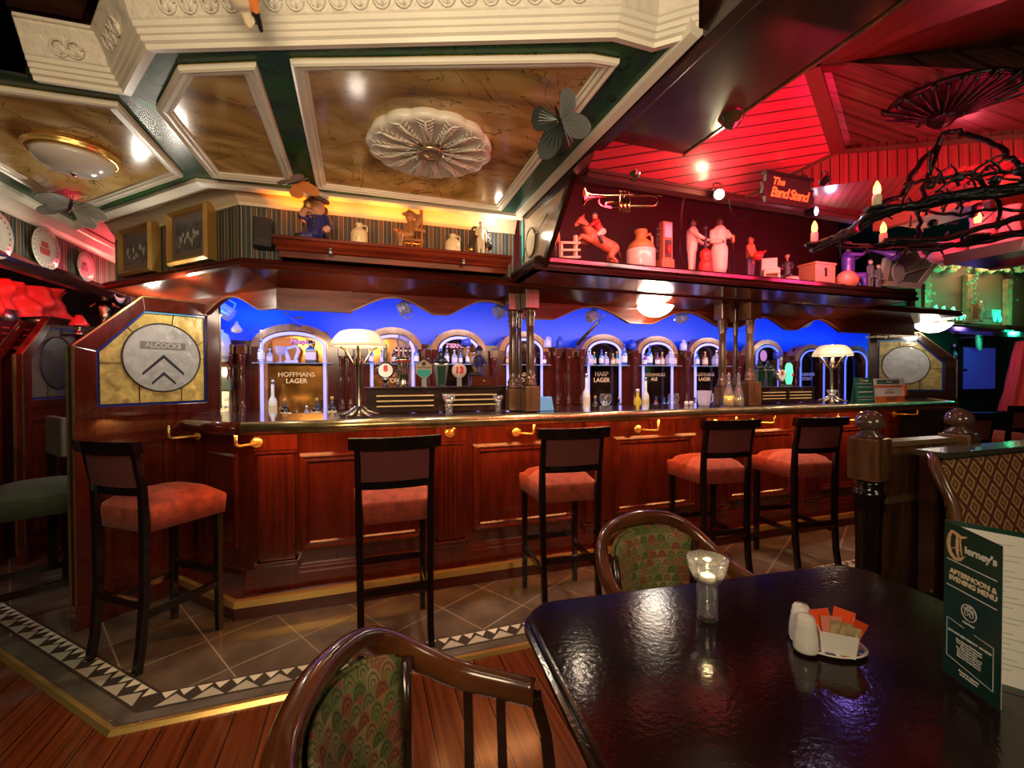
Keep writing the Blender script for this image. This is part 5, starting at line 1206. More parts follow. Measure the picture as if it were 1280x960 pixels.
# blackletter capital built from strokes
m = MB()
def stroke(pts, ws, mi=0):
    for i in range(len(pts)-1):
        (x0, z0), (x1, z1) = pts[i], pts[i+1]; w0, w1 = ws[i], ws[i+1]
        dx, dz = x1-x0, z1-z0; L = math.hypot(dx, dz) or 1; ox, oz = -dz/L, dx/L
        q = [(x0+ox*w0, z0+oz*w0), (x1+ox*w1, z1+oz*w1), (x1-ox*w1, z1-oz*w1), (x0-ox*w0, z0-oz*w0)]
        m.prism([A_+d*a+Z3*b+nL*.0007 for a, b in q], nL*.0006)
stroke([(.013,.288),(.012,.305),(.020,.316),(.030,.313),(.042,.309),(.054,.314)], [.0008,.002,.003,.0035,.003,.001])
stroke([(.020,.314),(.013,.303),(.011,.285),(.016,.268),(.028,.258),(.040,.262),(.050,.272)], [.001,.0035,.0045,.0042,.0035,.003,.0008])
stroke([(.032,.311),(.0325,.30),(.032,.285),(.033,.272),(.037,.262)], [.002,.0035,.0037,.003,.001])
stroke([(.039,.309),(.040,.29),(.043,.27)], [.001,.0016,.001])
stroke([(.012,.276),(.030,.283),(.041,.280)], [.0006,.0012,.0006])
m.build('capital_letter', P('x',(.85,.58,.30),rough=.35), t)
text('title_lettering', "ierney's", .022, papw, t, MM(.083,.286), bold=.0006)
text('heading_lettering', 'AFTERNOON &\nEVENING MENU', .0145, creamt, t, MM(.066,.222), bold=.0004)
m = MB()
for z in (.252, .196):
    m = MB(); m.prism([A_+d*.008+Z3*z+nL*.0007, A_+d*(wM-.008)+Z3*(z-.002)+nL*.0007, A_+d*(wM-.008)+Z3*(z+.0002)+nL*.0007, A_+d*.008+Z3*(z+.0022)+nL*.0007], nL*.0004); m.build('rule', papw, t)
m = MB()
for (s0, z0), (s1, z1) in (((.010,.125),(.050,.121)), ((.072,.119),(.112,.116)), ((.010,.125),(.010,.042)), ((.112,.116),(.112,.030)), ((.010,.042),(.112,.030))): m.bar(A_+d*s0+Z3*z0+nL*.0009, A_+d*s1+Z3*z1+nL*.0009, .001, .0006)
m.build('box_border', papw, t)
cb = A_+d*.060+Z3*.158+nL*.0008; m = MB(); R_ = .017
for rr_ in (R_, R_*.93): m.tube([cb+d*(rr_*math.cos(a))+Z3*(rr_*math.sin(a)) for a in [2*PI*i/32 for i in range(32)]], .0005, n=4, closed=True)
for sx in (-1, 1):
    m.tube([cb+d*(sx*.0055+.0042*math.cos(a))+Z3*(-.003+.0042*math.sin(a)) for a in [2*PI*i/16 for i in range(16)]], .0007, n=4, closed=True)
m.tube([cb+d*x+Z3*z for x, z in ((-.011,.002),(-.004,.0045),(.004,.0045),(.011,.002))], .0007, n=4)
m.build('round_badge', papw, t); text('badge_lettering', '2018\nWINNER', .0055, papw, t, M4(d, Z3, nL, cb+Z3*.009+nL*.0004)); text('badge_caption', 'tripadvisor', .006, papw, t, M4(d, Z3, nL, cb-Z3*.0235+nL*.0004))
text('award_lettering', 'BAR AND RESTAURANT AWARDS', .0062, papw, t, MM(.061,.100))
text('list_lettering', 'Best Gastro Pub Munster\nBest Bar Food Tipperary\nBest Newcomer\nBest Pub Grub Tipperary\nGastro Pub of the Year\nBest Customer Service\nBest Bar Food Munster', .0056, papw, t, MM(.061,.072))
text('foot_lettering', 'Proud to support\nlocal producers', .0062, papw, t, MM(.061,.022))
m = MB()
for i in range(26):
    z = .03+i*.0108; s0 = .030+.012*((i*7) % 3); 
    if i % 6 == 5: m.bar(A_+d2*.02+Z3*z+n2_*.0018, C_-d2*.002+Z3*z+n2_*.0018, .0016, .0004)
    else: m.bar(A_+d2*s0+Z3*z+n2_*.0018, A_+d2*(s0+.05+.01*((i*5) % 4))+Z3*z+n2_*.0018, .0022, .0004)
m.build('printed_lines', P('x',(.12,.15,.14),rough=.5), t)

# ================================================================== NEWEL POSTS, LOW SCREEN, BENCH
def newel(label, x, y, s=1.0, ztop=1.105):
    t = thing('newel_post', label, 'newel post', (x, y, 0), .12)
    MB().box(-.066,.066,-.066,.066,.90,ztop).build('block', brownwood, t, bevel=.010)
    MB().lathe([(.058,0),(.060,.02),(.050,.04),(.052,.60),(.056,.74),(.064,.78),(.058,.80),(.066,.825),(.060,.85),(.050,.86),(.06,.885),(.05,.90)], n=24).build('shaft', blackwood, t)
    MB().lathe([(.055,ztop),(.058,ztop+.01),(.030,ztop+.03),(.033,ztop+.04),(.058,ztop+.052),(.060,ztop+.075),(.054,ztop+.095),(.040,ztop+.115),(.018,ztop+.128),(0,ztop+.131)], n=28).build('finial', P('x',(.09,.055,.04),rough=.15,coat=.7), t)
    return t
newel('near newel post with a turned knob, standing just beyond the table', 2.33, 1.47)
newel('second newel post with a turned knob, behind the menu and beside the diamond-patterned bench', 2.99, 1.45, ztop=1.10)
t = thing('low_screen', 'low panelled wooden screen between the two newel posts', 'screen', (0,0,0))
MB().box(2.39,2.93,1.44,1.48,0,1.06).build('panel', brownwood, t)
MB().box(2.38,2.94,1.42,1.50,1.06,1.085).box(2.39,2.93,1.425,1.44,.785,.815).build('cap_rail', P('x',(.16,.10,.05),rough=.3), t)
def diamonds():
    m, nt, b = nmat('diamond_tapestry'); setp(b, rough=.8)
    tc = nt.nodes.new('ShaderNodeTexCoord'); o = tc.outputs['Object']; w = .078
    a = mathn(nt, 'DIVIDE', dotnode(nt, o, Vector((.72,0,.72))), w); c = mathn(nt, 'DIVIDE', dotnode(nt, o, Vector((-.72,0,.72))), w)
    fa = mathn(nt, 'ABSOLUTE', mathn(nt, 'SUBTRACT', mathn(nt, 'FRACT', a), .5)); fc = mathn(nt, 'ABSOLUTE', mathn(nt, 'SUBTRACT', mathn(nt, 'FRACT', c), .5))
    mx = mathn(nt, 'MAXIMUM', fa, fc)
    rp = nt.nodes.new('ShaderNodeValToRGB'); rp.color_ramp.interpolation = 'CONSTANT'; e = rp.color_ramp.elements
    for _ in range(4): e.new(.5)
    R_, G_ = (.10,.022,.012), (.42,.26,.09)
    for i, (p, cc) in enumerate([(0,G_), (.05,R_), (.09,G_), (.13,R_), (.24,G_), (.37,R_)]): e[i].position = p; e[i].color = (*cc, 1)
    nt.links.new(mx, rp.inputs['Fac']); nt.links.new(rp.outputs['Color'], b.inputs['Base Color']); return m
dia = diamonds()
t = thing('upholstered_bench', 'high-backed bench with a brown and gold diamond pattern at the right edge', 'bench', (0,0,0))
m = MB(); xs, xe = 2.37, 4.0; Yb = 1.15
MB().prism([(xs+.06,Yb,.48), (xe,Yb,.48), (xe,Yb+.09,1.03), (xs+.09,Yb+.09,1.03), (xs+.06,Yb+.07,.98)], (0,.03,0)).build('back_cushion', dia, t, bevel=.012)
MB().box(xs+.04, xe, Yb+.10, Yb+.16, 0, 1.04).build('back_board', darkwood, t)
MB().box(xs+.04, xe, Yb+.06, Yb+.18, 1.04, 1.065).build('top_rail', P('x',(.05,.05,.035),rough=.2,coat=.5), t)
MB().tube([(xs,Yb-.36,0), (xs,Yb-.36,.40), (xs+.0,Yb-.02,.55), (xs+.01,Yb+.02,.85), (xs+.02,Yb+.09,1.0), (xs+.05,Yb+.12,1.045)], .024, n=8).box(xs-.012,xs+.012,Yb-.36,Yb+.14,0,.42).build('end_frame', brownwood, t)
MB().box(xs+.02, xe, Yb-.34, Yb+.03, .36, .47).build('seat', dia, t, bevel=.02)
MB().box(xs+.02, xe, Yb-.32, Yb+.10, 0.0, .36).build('base', darkwood, t)
# ================================================================== LEDGE AND ORNAMENTS OVER THE BAR (LEFT)
YL = 2.62
la, lb_ = -.405, .835
t = thing('picture_ledge', 'reddish moulded wooden ledge on the striped wall holding five ornaments', 'ledge', (0,0,0))
MB().box(la, lb_, YL-.07, 2.745, 2.115, 2.135).build('board', canopyw, t)
MB().sweep([(la,2.745,2.03), (la,YL-.055,2.03), (lb_,YL-.055,2.03), (lb_,2.745,2.03)], [(0,0), (.0,.03), (.012,.035), (.008,.05), (.025,.065), (.02,.085), (.03,.09), (.03,.105), (0,.105)], out=1).build('front_moulding', canopyw, t)
for px in (413, 579):
    p = PY(px, 327, YL-.08); o = MB().lathe([(.012,.0),(.015,-.015),(.010,-.02)], (p.x, YL-.088, 2.075), n=12).lathe([(.009,0),(.009,.012)], (p.x, YL-.088, 2.075), n=10).build('downlight', steel, t)
LZ = 2.136
def LX(px): return PY(px, 300, YL).x
def person_caps(h, pose='stand', hat=None, S=1.0, arms=None, legs=None, lean=0, wide=1.0):
    """capsules of a small statuette: 0 skin 1 coat 2 legs 3 hair/hat 4 shoes"""
    c = []; T = h
    if pose == 'sit': hip, shl, hd = .32*T, .66*T, .83*T
    else: hip, shl, hd = .50*T, .80*T, .92*T
    lx = lean*T
    c.append(((0,0,hip),.085*T*wide,(lx,0,shl-.03*T),.095*T*wide,1)); c.append(((-.075*T*wide+lx,0,shl-.02*T),.045*T,(.075*T*wide+lx,0,shl-.02*T),.045*T,1))
    c.append(((lx,0,shl),.03*T,(lx,0,hd-.03*T),.03*T,0)); c.append(((lx,-.008*T,hd),.058*T,(lx,0,hd+.015*T),.058*T,0)); c.append(((lx,-.062*T,hd),.010*T,(lx,-.068*T,hd-.01*T),.010*T,0))
    c.append(((lx,.018*T,hd+.03*T),.058*T,(lx,.015*T,hd+.02*T),.055*T,3))
    if hat == 'tricorn': c += [((lx-.10*T,-.02*T,hd+.05*T),.018*T,(lx+.10*T,-.02*T,hd+.05*T),.018*T,3), ((lx,0,hd+.05*T),.065*T,(lx,0,hd+.08*T),.045*T,3), ((lx-.10*T,-.02*T,hd+.05*T),.018*T,(lx,.05*T,hd+.10*T),.03*T,3), ((lx+.10*T,-.02*T,hd+.05*T),.018*T,(lx,.05*T,hd+.10*T),.03*T,3)]
    if hat == 'brim': c += [((lx-.07*T,0,hd+.045*T),.016*T,(lx+.07*T,0,hd+.045*T),.016*T,3), ((lx,-.07*T,hd+.045*T),.016*T,(lx,.07*T,hd+.045*T),.016*T,3), ((lx,0,hd+.05*T),.05*T,(lx,0,hd+.085*T),.04*T,3)]
    if pose == 'sit':
        for s in (-1, 1): c += [((s*.06*T,0,hip-.05*T),.07*T,(s*.10*T,-.20*T,hip-.05*T),.055*T,2), ((s*.10*T,-.20*T,hip-.05*T),.05*T,(s*.10*T,-.22*T,.06*T),.035*T,2), ((s*.10*T,-.22*T,.03*T),.035*T,(s*.11*T,-.30*T,.03*T),.028*T,4)]
    elif legs is None:
        for s in (-1, 1): c += [((s*.05*T,0,hip),.065*T,(s*.06*T,0,.27*T),.05*T,2), ((s*.06*T,0,.27*T),.05*T,(s*.06*T,0,.05*T),.038*T,2), ((s*.06*T,0,.025*T),.03*T,(s*.07*T,-.06*T,.025*T),.025*T,4)]
    arms = arms or [((.13,-.02,.62),(.10,-.10,.50)), ((-.13,-.02,.62),(-.10,-.10,.50))]
    for k, (e, hnd) in enumerate(arms):
        s = 1 if k == 0 else -1; sh = (lx+s*.105*T*wide,0,shl-.02*T); e = tuple(q*T for q in e); hnd = tuple(q*T for q in hnd)
        c += [(sh,.040*T,e,.034*T,1), (e,.034*T,hnd,.024*T,1), (hnd,.024*T,tuple(a+(a-b)*.12 for a, b in zip(hnd, e)),.022*T,0)]
    return c
def face(t, h, pose, lean=0):
    hd = (.83 if pose == 'sit' else .92)*h; m = MB()
    for s in (-1, 1): m.lathe([(0,0),(.009*h,.0),(.006*h,.006*h),(0,.008*h)], (lean*h+s*.022*h,-.060*h,hd+.012*h), (0,-1,0), 8)
    m.bar((lean*h-.018*h,-.062*h,hd-.028*h), (lean*h+.018*h,-.062*h,hd-.028*h), .006*h); m.build('face_features', black, t)
def figurine(name, label, loc, h, mats, rz=0, pose='stand', hat=None, arms=None, extra=None, lean=0, wide=1.0, legs=None):
    t = thing(name, label, 'figurine', loc, rz); c = person_caps(h, pose, hat, arms=arms, lean=lean, wide=wide, legs=legs)
    if extra: c += extra
    sculpt('body', c, mats, t, vox=max(.0028, h/55)); face(t, h, pose, lean); return t
t = thing('captain_jug', 'seated pirate captain ornament in a navy coat and tricorn hat, drinking, on the ledge', 'figurine', (LX(397),YL,LZ-.002), -.25)
sculpt('body', [((0,0,.045),.058,(0,0,.10),.050,1), ((-.045,0,.125),.026,(.045,0,.125),.026,1), ((0,-.005,.175),.040,(0,-.003,.185),.040,0), ((0,-.04,.172),.009,(0,-.046,.168),.009,0), ((-.02,-.028,.158),.014,(.02,-.028,.158),.014,0),
  ((.05,0,.12),.024,(.075,-.035,.07),.021,1), ((.075,-.035,.07),.018,(.06,-.055,.055),.017,0), ((-.05,0,.12),.024,(-.072,-.035,.13),.020,1), ((-.072,-.035,.13),.019,(-.040,-.055,.165),.016,0),
  ((-.03,-.02,.03),.034,(-.055,-.06,.018),.022,2), ((.03,-.02,.03),.034,(.055,-.06,.018),.022,2), ((-.06,-.065,.014),.016,(-.075,-.085,.012),.013,4), ((.06,-.065,.014),.016,(.075,-.085,.012),.013,4),
  ((0,.005,.215),.034,(0,.0,.225),.030,3), ((-.055,-.01,.215),.012,(.0,-.035,.235),.012,3), ((.055,-.01,.215),.012,(.0,-.035,.235),.012,3), ((-.055,0,.215),.012,(0,.02,.25),.018,3), ((.055,0,.215),.012,(0,.02,.25),.018,3), ((-.035,.012,.18),.018,(-.035,.01,.15),.014,3), ((.035,.012,.18),.018,(.035,.01,.15),.014,3)],
  [skin, navy, P('x',(.05,.05,.2),rough=.4), P('x',(.10,.03,.02),rough=.4), black], t, vox=.005)
MB().lathe([(.018,0),(.020,.034),(.015,.036)], (-.03,-.062,.160), n=10).build('tankard', gold, t); m = MB()
for k in range(3): m.lathe([(0,0),(.005,0),(0,.004)], (0,-.053+.003*k,.075+.022*k), (0,-1,0), 8)
for sx in (-1, 1): m.lathe([(0,0),(.005,0),(0,.003)], (sx*.014,-.042,.187), (0,-1,0), 8)
m.build('buttons', gold, t)
jug('stoneware_jug', 'cream stoneware jug with a small crest, next to the captain on the ledge', (LX(449),YL,LZ-.001), .125, .046, cream)
t = thing('wooden_carving', 'carved wooden figure seated on a high-backed chair in the middle of the ledge', 'carving', (LX(517),YL,LZ-.001)); t.scale = (1.12,)*3
sculpt('body', [((-.02,0,.085),.028,(-.01,0,.135),.024,0), ((-.02,-.01,.165),.022,(-.02,0,.17),.020,1), ((-.05,0,.185),.010,(.01,0,.185),.010,0), ((-.01,0,.185),.02,(-.02,0,.195),.016,0), ((-.03,0,.08),.022,(-.07,-.03,.07),.018,1), ((-.07,-.03,.07),.018,(-.07,-.03,.015),.014,0), ((.0,0,.12),.012,(.05,-.02,.10),.010,1), ((.02,.0,.14),.016,(.03,0,.175),.018,0)], [orangewood, P('x',(.5,.2,.06),rough=.4)], t, vox=.004)
MB().box(-.055,.05,-.02,.03,.045,.058).box(.035,.047,-.01,.03,.0,.225).box(-.05,-.042,-.015,.02,0,.05).box(-.015,-.005,-.02,-.01,0,.05).box(-.015,.04,-.01,.0,.10,.115).build('chair', orangewood, t)
MB().box(-.10,-.045,-.02,.0,.095,.101).build('tray', orangewood, t)
jug('stoneware_jug', 'cream stoneware jug with a brown crest, right of the wooden carving', (LX(566),YL,LZ-.001), .118, .046, cream)
for k, px in enumerate((449, 566)):
    o = [x for x in bpy.data.objects if x.name.startswith('stoneware_jug')][k]; MB().lathe([(0,0),(.017,0),(.015,.003),(0,.004)], (0,-.041,.03), (0,-1,0), 16).build('crest', P('x',(.5,.15,.05),rough=.4), o)
t = figurine('jester_figurine', 'pale jester figurine with dark spotted cloak at the right end of the ledge', (LX(601),YL,LZ-.001), .215, [P('x',(.75,.55,.38),rough=.4), creamp, creamp, black, black], arms=[((.14,-.02,.60),(.15,-.06,.42)), ((-.14,-.03,.62),(-.04,-.12,.60))], extra=[((.026,.04,.17),.026,(.058,.04,.08),.028,3), ((-.026,.04,.17),.026,(-.05,.04,.065),.020,3)])
m = MB()
for a, b in ((.058,.12),(.065,.09),(.052,.145),(-.045,.155),(.04,.195)): m.lathe([(0,0),(.006,0),(0,.005)], (a,.012 if a > .045 else -.02,b), (0,-1,0), 8)
m.build('white_spots', papw, t)
t = thing('wall_speaker', 'small tilted black loudspeaker on the striped wall left of the ledge', 'loudspeaker', (LX(325)-.0,2.70,2.10), .15)
MB().hexa([(-.045,-.05,.0),(.045,-.05,.0),(.05,.03,.0),(-.05,.03,.0)], [(-.045,-.03,.16),(.045,-.03,.16),(.05,.04,.16),(-.05,.04,.16)]).build('case', charcoal, t, bevel=.006)
MB().hexa([(-.038,-.052,.008),(.038,-.052,.008),(.038,-.045,.008),(-.038,-.045,.008)], [(-.038,-.033,.10),(.038,-.033,.10),(.038,-.026,.10),(-.038,-.026,.10)]).build('grille', P('x',(.05,.05,.055),rough=.7), t)
# framed pictures on the diagonal wall
def picture(s0, s1, z0, z1, label, seed):
    t = thing('framed_picture', label, 'picture', (0,0,0)); n = V(-.7071,-.7071,0)
    def W(s, z, off): return dp(s)+Z3*z+n*off
    m = MB(); w = .035
    O = [(s0,z0),(s1,z0),(s1,z1),(s0,z1)]; I = [(s0+w,z0+w),(s1-w,z0+w),(s1-w,z1-w),(s0+w,z1-w)]; Mm = [(s0+w*.4,z0+w*.4),(s1-w*.4,z0+w*.4),(s1-w*.4,z1-w*.4),(s0+w*.4,z1-w*.4)]
    for i in range(4):
        j = (i+1) % 4; m.hexa([W(*O[i],.005),W(*O[j],.005),W(*Mm[j],.005),W(*Mm[i],.005)], [W(*O[i],.055),W(*O[j],.055),W(*Mm[j],.07),W(*Mm[i],.07)]); m.hexa([W(*Mm[i],.005),W(*Mm[j],.005),W(*I[j],.005),W(*I[i],.005)], [W(*Mm[i],.07),W(*Mm[j],.07),W(*I[j],.05),W(*I[i],.05)])
    m.build('frame', P('x',(.42,.24,.06),rough=.3,metal=.5), t)
    MB().prism([W(*p,.048) for p in I], n*-.01).build('mount', P('x',(.16,.10,.06),rough=.5), t)
    k = .035; I2 = [(s0+w+k,z0+w+k),(s1-w-k,z0+w+k),(s1-w-k,z1-w-k),(s0+w+k,z1-w-k)]
    MB().prism([W(*p,.0495) for p in I2], n*-.001).build('print', P('x',(.045,.04,.035),rough=.25,noise=.8,nscale=25), t)
    m = MB(); random.seed(seed); r = random
    for _ in range(16):
        s = r.uniform(s0+w+k+.02, s1-w-k-.02); z = r.uniform(z0+w+k+.02, z0+w+k+.5*(z1-z0-2*w-2*k)); h = r.uniform(.015,.045)
        m.lathe([(.004,0),(.007,h*.6),(.002,h)], W(s,z,.050), (0,0,1), 6, sx=.8); 
    m.build('printed_figures', P('x',(.42,.38,.32),rough=.5), t)
    return t
picture(.205, .60, 2.06, 2.375, 'larger gold framed dark print, right of the pair on the diagonal wall', 3)
picture(.78, 1.17, 2.055, 2.36, 'gold framed dark print nearer the corner, left of the pair', 5)
def wall_plate(y, z, r, label, c2):
    t = thing('wall_plate', label, 'plate', (-1.94, y, z))
    MB().lathe([(0,.004),(r*.6,.004),(r*.68,.012),(r,.022),(r*1.0,.026),(r*.66,.018),(0,.010)], (0,0,0), (1,0,0), 36).build('body', P('x',(.62,.58,.48),rough=.2,coat=.4), t)
    m = MB(); m.lathe([(r*.70,.0175),(r*.72,.0195)], (0,0,0), (1,0,0), 36, cap=False)
    for i in range(22):
        a = 2*PI*i/22; m.lathe([(0,0),(r*.045,0),(0,.003)], (.0225,r*.84*math.cos(a),r*.84*math.sin(a)), (1,0,0), 6)
    m.build('rim_pattern', P('x',(.10,.09,.08),rough=.4), t)
    m = MB()
    for q in ([(-.3,-.3),(.3,-.3),(.35,.0),(-.35,.0)], [(-.25,.05),(.25,.05),(.2,.3),(-.2,.3)]): m.prism([(.0155,a*r,b*r) for a, b in q], (.0022,0,0))
    m.build('centre_picture', c2, t); return t
wall_plate(3.66, 2.235, .135, 'large white wall plate with a red picture on the striped bulkhead', P('x',(.45,.08,.06),rough=.4))
wall_plate(4.09, 2.24-.02, .105, 'smaller wall plate with a dark figure, nearer the corner of the bulkhead', P('x',(.12,.03,.03),rough=.4))
wall_plate(3.24, 2.20, .135, 'white wall plate cut off by the left edge of the photo', P('x',(.3,.2,.1),rough=.4))
wall_plate(4.56, 2.12, .09, 'small red lit wall plate half hidden in the corner', P('x',(.3,.04,.04),rough=.4))

# ================================================================== CEILING ORNAMENTS
c = PZ(538, 182, 2.385); t = thing('ceiling_rose', 'large cream acanthus ceiling rose with scalloped edge on the tan ceiling panel', 'ceiling rose', (c.x, c.y, 2.396))
m = MB(); n = 140; R_ = .262; vs = []; prof = [(.0,-.035),(.06,-.035),(.08,-.03),(.30,-.028),(.55,-.032),(.80,-.036),(.93,-.040),(1.0,-.032),(.985,-.015),(.96,0)]
for j, (r, z) in enumerate(prof):
    for i in range(n):
        a = 2*PI*i/n; lob = 1-.045*(1-abs(math.cos(7*a)))**1.2*(r**3); vs.append((R_*r*lob*math.cos(a), R_*r*lob*math.sin(a), z))
m.add(vs, [(j*n+i, j*n+(i+1)%n, (j+1)*n+(i+1)%n, (j+1)*n+i) for j in range(len(prof)-1) for i in range(n)], 0, True)
m.build('body', plaster, t)
m = MB()
for i in range(14):
    a = 2*PI*i/14; e = V(math.cos(a), math.sin(a), 0); q = V(-math.sin(a), math.cos(a), 0)
    m.tube([e*.055+Z3*-.034, e*.115+q*.006+Z3*-.038, e*.175-q*.005+Z3*-.042, e*.225+Z3*-.043], [.004,.007,.008,.003], n=6)
    for k in range(7):
        r = .075+.023*k
        for s in (-1, 1): m.tube([e*r+Z3*-.033, e*(r+.014)+q*s*.009+Z3*-.040, e*(r+.032)+q*s*(.013+.0035*k)+Z3*-.039], [.003,.0055,.0015], n=5)
m.build('leaf_relief', plaster, t)
MB().lathe([(.055,-.035),(.058,-.05),(.045,-.055),(.04,-.05),(.02,-.062),(0,-.066)], n=28).build('brass_boss', P('x',(.55,.45,.25),rough=.25,metal=.8), t)
# flush light on left panel
c = PZ(92, 196, 2.37); t = thing('ceiling_light', 'flush oval opal glass ceiling light with a double brass ring', 'ceiling light', (c.x, c.y, 2.396)); t.scale = (.68,.68,.8)
MB().lathe([(.20,0),(.235,-.006),(.240,-.018),(.225,-.024),(.230,-.034),(.222,-.042),(.20,-.046),(.19,-.03)], n=48).build('brass_ring', brass, t)
MB().lathe([(.205,-.040),(.19,-.07),(.14,-.105),(.07,-.122),(.0,-.126)], n=48).build('glass_bowl', P('x',(.72,.70,.64),rough=.12,coat=.6), t)
MB().lathe([(.0,-.140),(.010,-.138),(.014,-.130),(.022,-.126),(.012,-.122)], n=16).build('finial', chrome, t)
# butterflies
def butterfly(label, loc, s, wm, rot, body=ironb, wm2=None, lines=True):
    t = thing('metal_butterfly', label, 'butterfly', loc); t.scale = (s,)*3
    ang, tx, ty = rot; zz = (CAM-loc).normalized(); xx = Z3.cross(zz).normalized(); yy = zz.cross(xx)      # wings spread towards the room, then turned and tilted
    hx = xx*math.cos(ang)-yy*math.sin(ang); hy = xx*math.sin(ang)+yy*math.cos(ang)
    t.rotation_euler = (Matrix((hx, hy, zz)).transposed() @ Matrix.Rotation(tx,3,'X') @ Matrix.Rotation(ty,3,'Y')).to_euler()
    W1 = [(0,.1),(.10,.42),(.30,.62),(.52,.70),(.72,.62),(.70,.40),(.56,.22),(.40,.08),(.15,.0)]; W2 = [(.12,.02),(.40,.06),(.58,-.02),(.62,-.22),(.50,-.42),(.32,-.46),(.18,-.30),(.05,-.08)]
    for s_, nm in ((-1,'wing'), (1,'wing')):
        m = MB(); mt = wm if s_ < 0 else (wm2 or wm)
        for w in (W1, W2):
            q = smoothpath([V(a,b,0) for a, b in w]+[V(*w[0],0)], 3)[:-1]
            q = [V(s_*(p.x*math.cos(.45)), p.y, abs(p.x)*math.sin(.45)) for p in q]
            m.prism(q, (0,0,.012)); m.tube(q, .012, n=5, closed=True)
        if lines:
            for k in range(7):
                a = .35+.20*k; e = V(math.cos(a), math.sin(a), 0)*.62; m.tube([V(s_*.05*math.cos(.45),.05,.03), V(s_*e.x*math.cos(.45),e.y,abs(e.x)*math.sin(.45)+.014)], .012, n=4)
                a = -.05-.16*k; e = V(math.cos(a), math.sin(a), 0)*.50; m.tube([V(s_*.05*math.cos(.45),-.02,.03), V(s_*e.x*math.cos(.45),e.y,abs(e.x)*math.sin(.45)+.014)], .012, n=4)
        m.build(nm, mt, t)
    MB().lathe([(.0,-.36),(.025,-.30),(.045,-.10),(.05,.05),(.06,.16),(.045,.24),(.05,.29),(.0,.34)], (0,0,0), (0,1,0), 12).build('body', body, t)
    m = MB()
    for s_ in (-1, 1): m.tube([V(s_*.02,.32,0), V(s_*.10,.50,.02), V(s_*.16,.62,.03)], .006, n=4)
    m.build('antennae', body, t)
    w_ = MB().tube([V(0,0,0), V(0,0,2.40-loc.z)], .0015, n=4).build('hanging_wire', ironb, t); w_.matrix_parent_inverse = (Matrix.Translation(loc) @ t.rotation_euler.to_matrix().to_4x4() @ Matrix.Scale(s,4)).inverted() @ Matrix.Translation(loc)
    return t
gy = P('wing_grey', (.22,.23,.22), rough=.35, metal=.4); wd = P('wing_dark_green', (.008,.014,.010), rough=.3, metal=.2)
c = PZ(700, 150, 2.30); b = butterfly('large dark green and grey metal butterfly below the right corner of the ceiling panel', c, .15, gy, (2.75,.35,.25), wm2=wd)
c = PZ(368, 228, 2.33); butterfly('metal butterfly lit orange beneath, at the lower edge of the ceiling between two panels', c, .12, P('x',(.25,.20,.17),rough=.4,metal=.3), (1.1,.5,.8), wm2=P('x',(.75,.25,.06),rough=.5))
c = PZ(88, 258, 2.34); butterfly('dull metal butterfly on the left corner of the ceiling near the flush light', c, .21, P('x',(.12,.10,.08),rough=.4,metal=.3), (.25,1.05,.1), wm2=P('x',(.33,.30,.25),rough=.5))
# bird ornament at the top edge
c = PZ(300, 8, 2.36); t = thing('hanging_bird', 'cream bird ornament with black and orange beak hanging at the top edge', 'bird ornament', (c.x, c.y, 2.37))
sculpt('body', [((-.01,-.06,.05),.05,(.0,.0,.02),.035,0), ((-.0,.0,.02),.02,(.012,.045,-.02),.012,0), ((-.03,-.05,.05),.02,(-.10,.0,.03),.006,0), ((-.03,-.05,.05),.02,(.0,.04,.0),.004,0), ((.03,-.03,.02),.018,(.035,.01,-.005),.010,1), ((.035,.01,-.005),.010,(.04,.045,-.03),.006,2)], [creamp, P('x',(.8,.25,.06),rough=.4), black], t, vox=.005)
# brass studs on the dark riser
for px, py in [(814,30), (895,22)]:
    c = PZ(px, py, 2.62); o = MB().lathe([(0,-.014),(.010,-.011),(.014,0),(.010,.012),(.004,.02)], n=16).build('knob', brass, riser_o); o.location = c
# glass domes under the canopy
def dome(label, c, r, s=1.0):
    t = thing('dome_light', label, 'ceiling light', c)
    MB().lathe([(0,-r*.42),(r*.3,-r*.40),(r*.6,-r*.28),(r*.85,-r*.08),(r*.98,r*.1),(r,r*.16),(r*.96,r*.16)], n=36, cap=False).build('glass_bowl', domew, t).modifiers.new('s','SOLIDIFY').thickness = .004
    m = MB()
    for i in range(3):
        a = 2*PI*i/3+.4; m.tube([V(r*.98*math.cos(a),r*.98*math.sin(a),r*.12), V(0,0,r*.12+.10)], .003, n=5)
    m.lathe([(.03,r*.12+.09),(.04,r*.12+.11)], n=14).build('suspension', brassd, t)
    return t
c0 = PY(819, 387, 2.86); dome('glowing frosted glass dome hanging under the canopy, right of the middle arch', (c0.x, c0.y, c0.z), .135)
c1 = PY(1166, 408, 3.05); dome('glowing shallow glass dome over the far right glazed partition', (c1.x, c1.y, c1.z), .16)

# ================================================================== FIGURINE LEDGE (RIGHT)
SZ2 = 2.058
def FX(px, Y=2.50): return PY(px, 330, Y).x
pink = P('terracotta', (.55,.16,.08), rough=.45); palec = P('pale_coat', (.80,.58,.48), rough=.6); dkc = P('dark_coat', (.05,.03,.04), rough=.5)
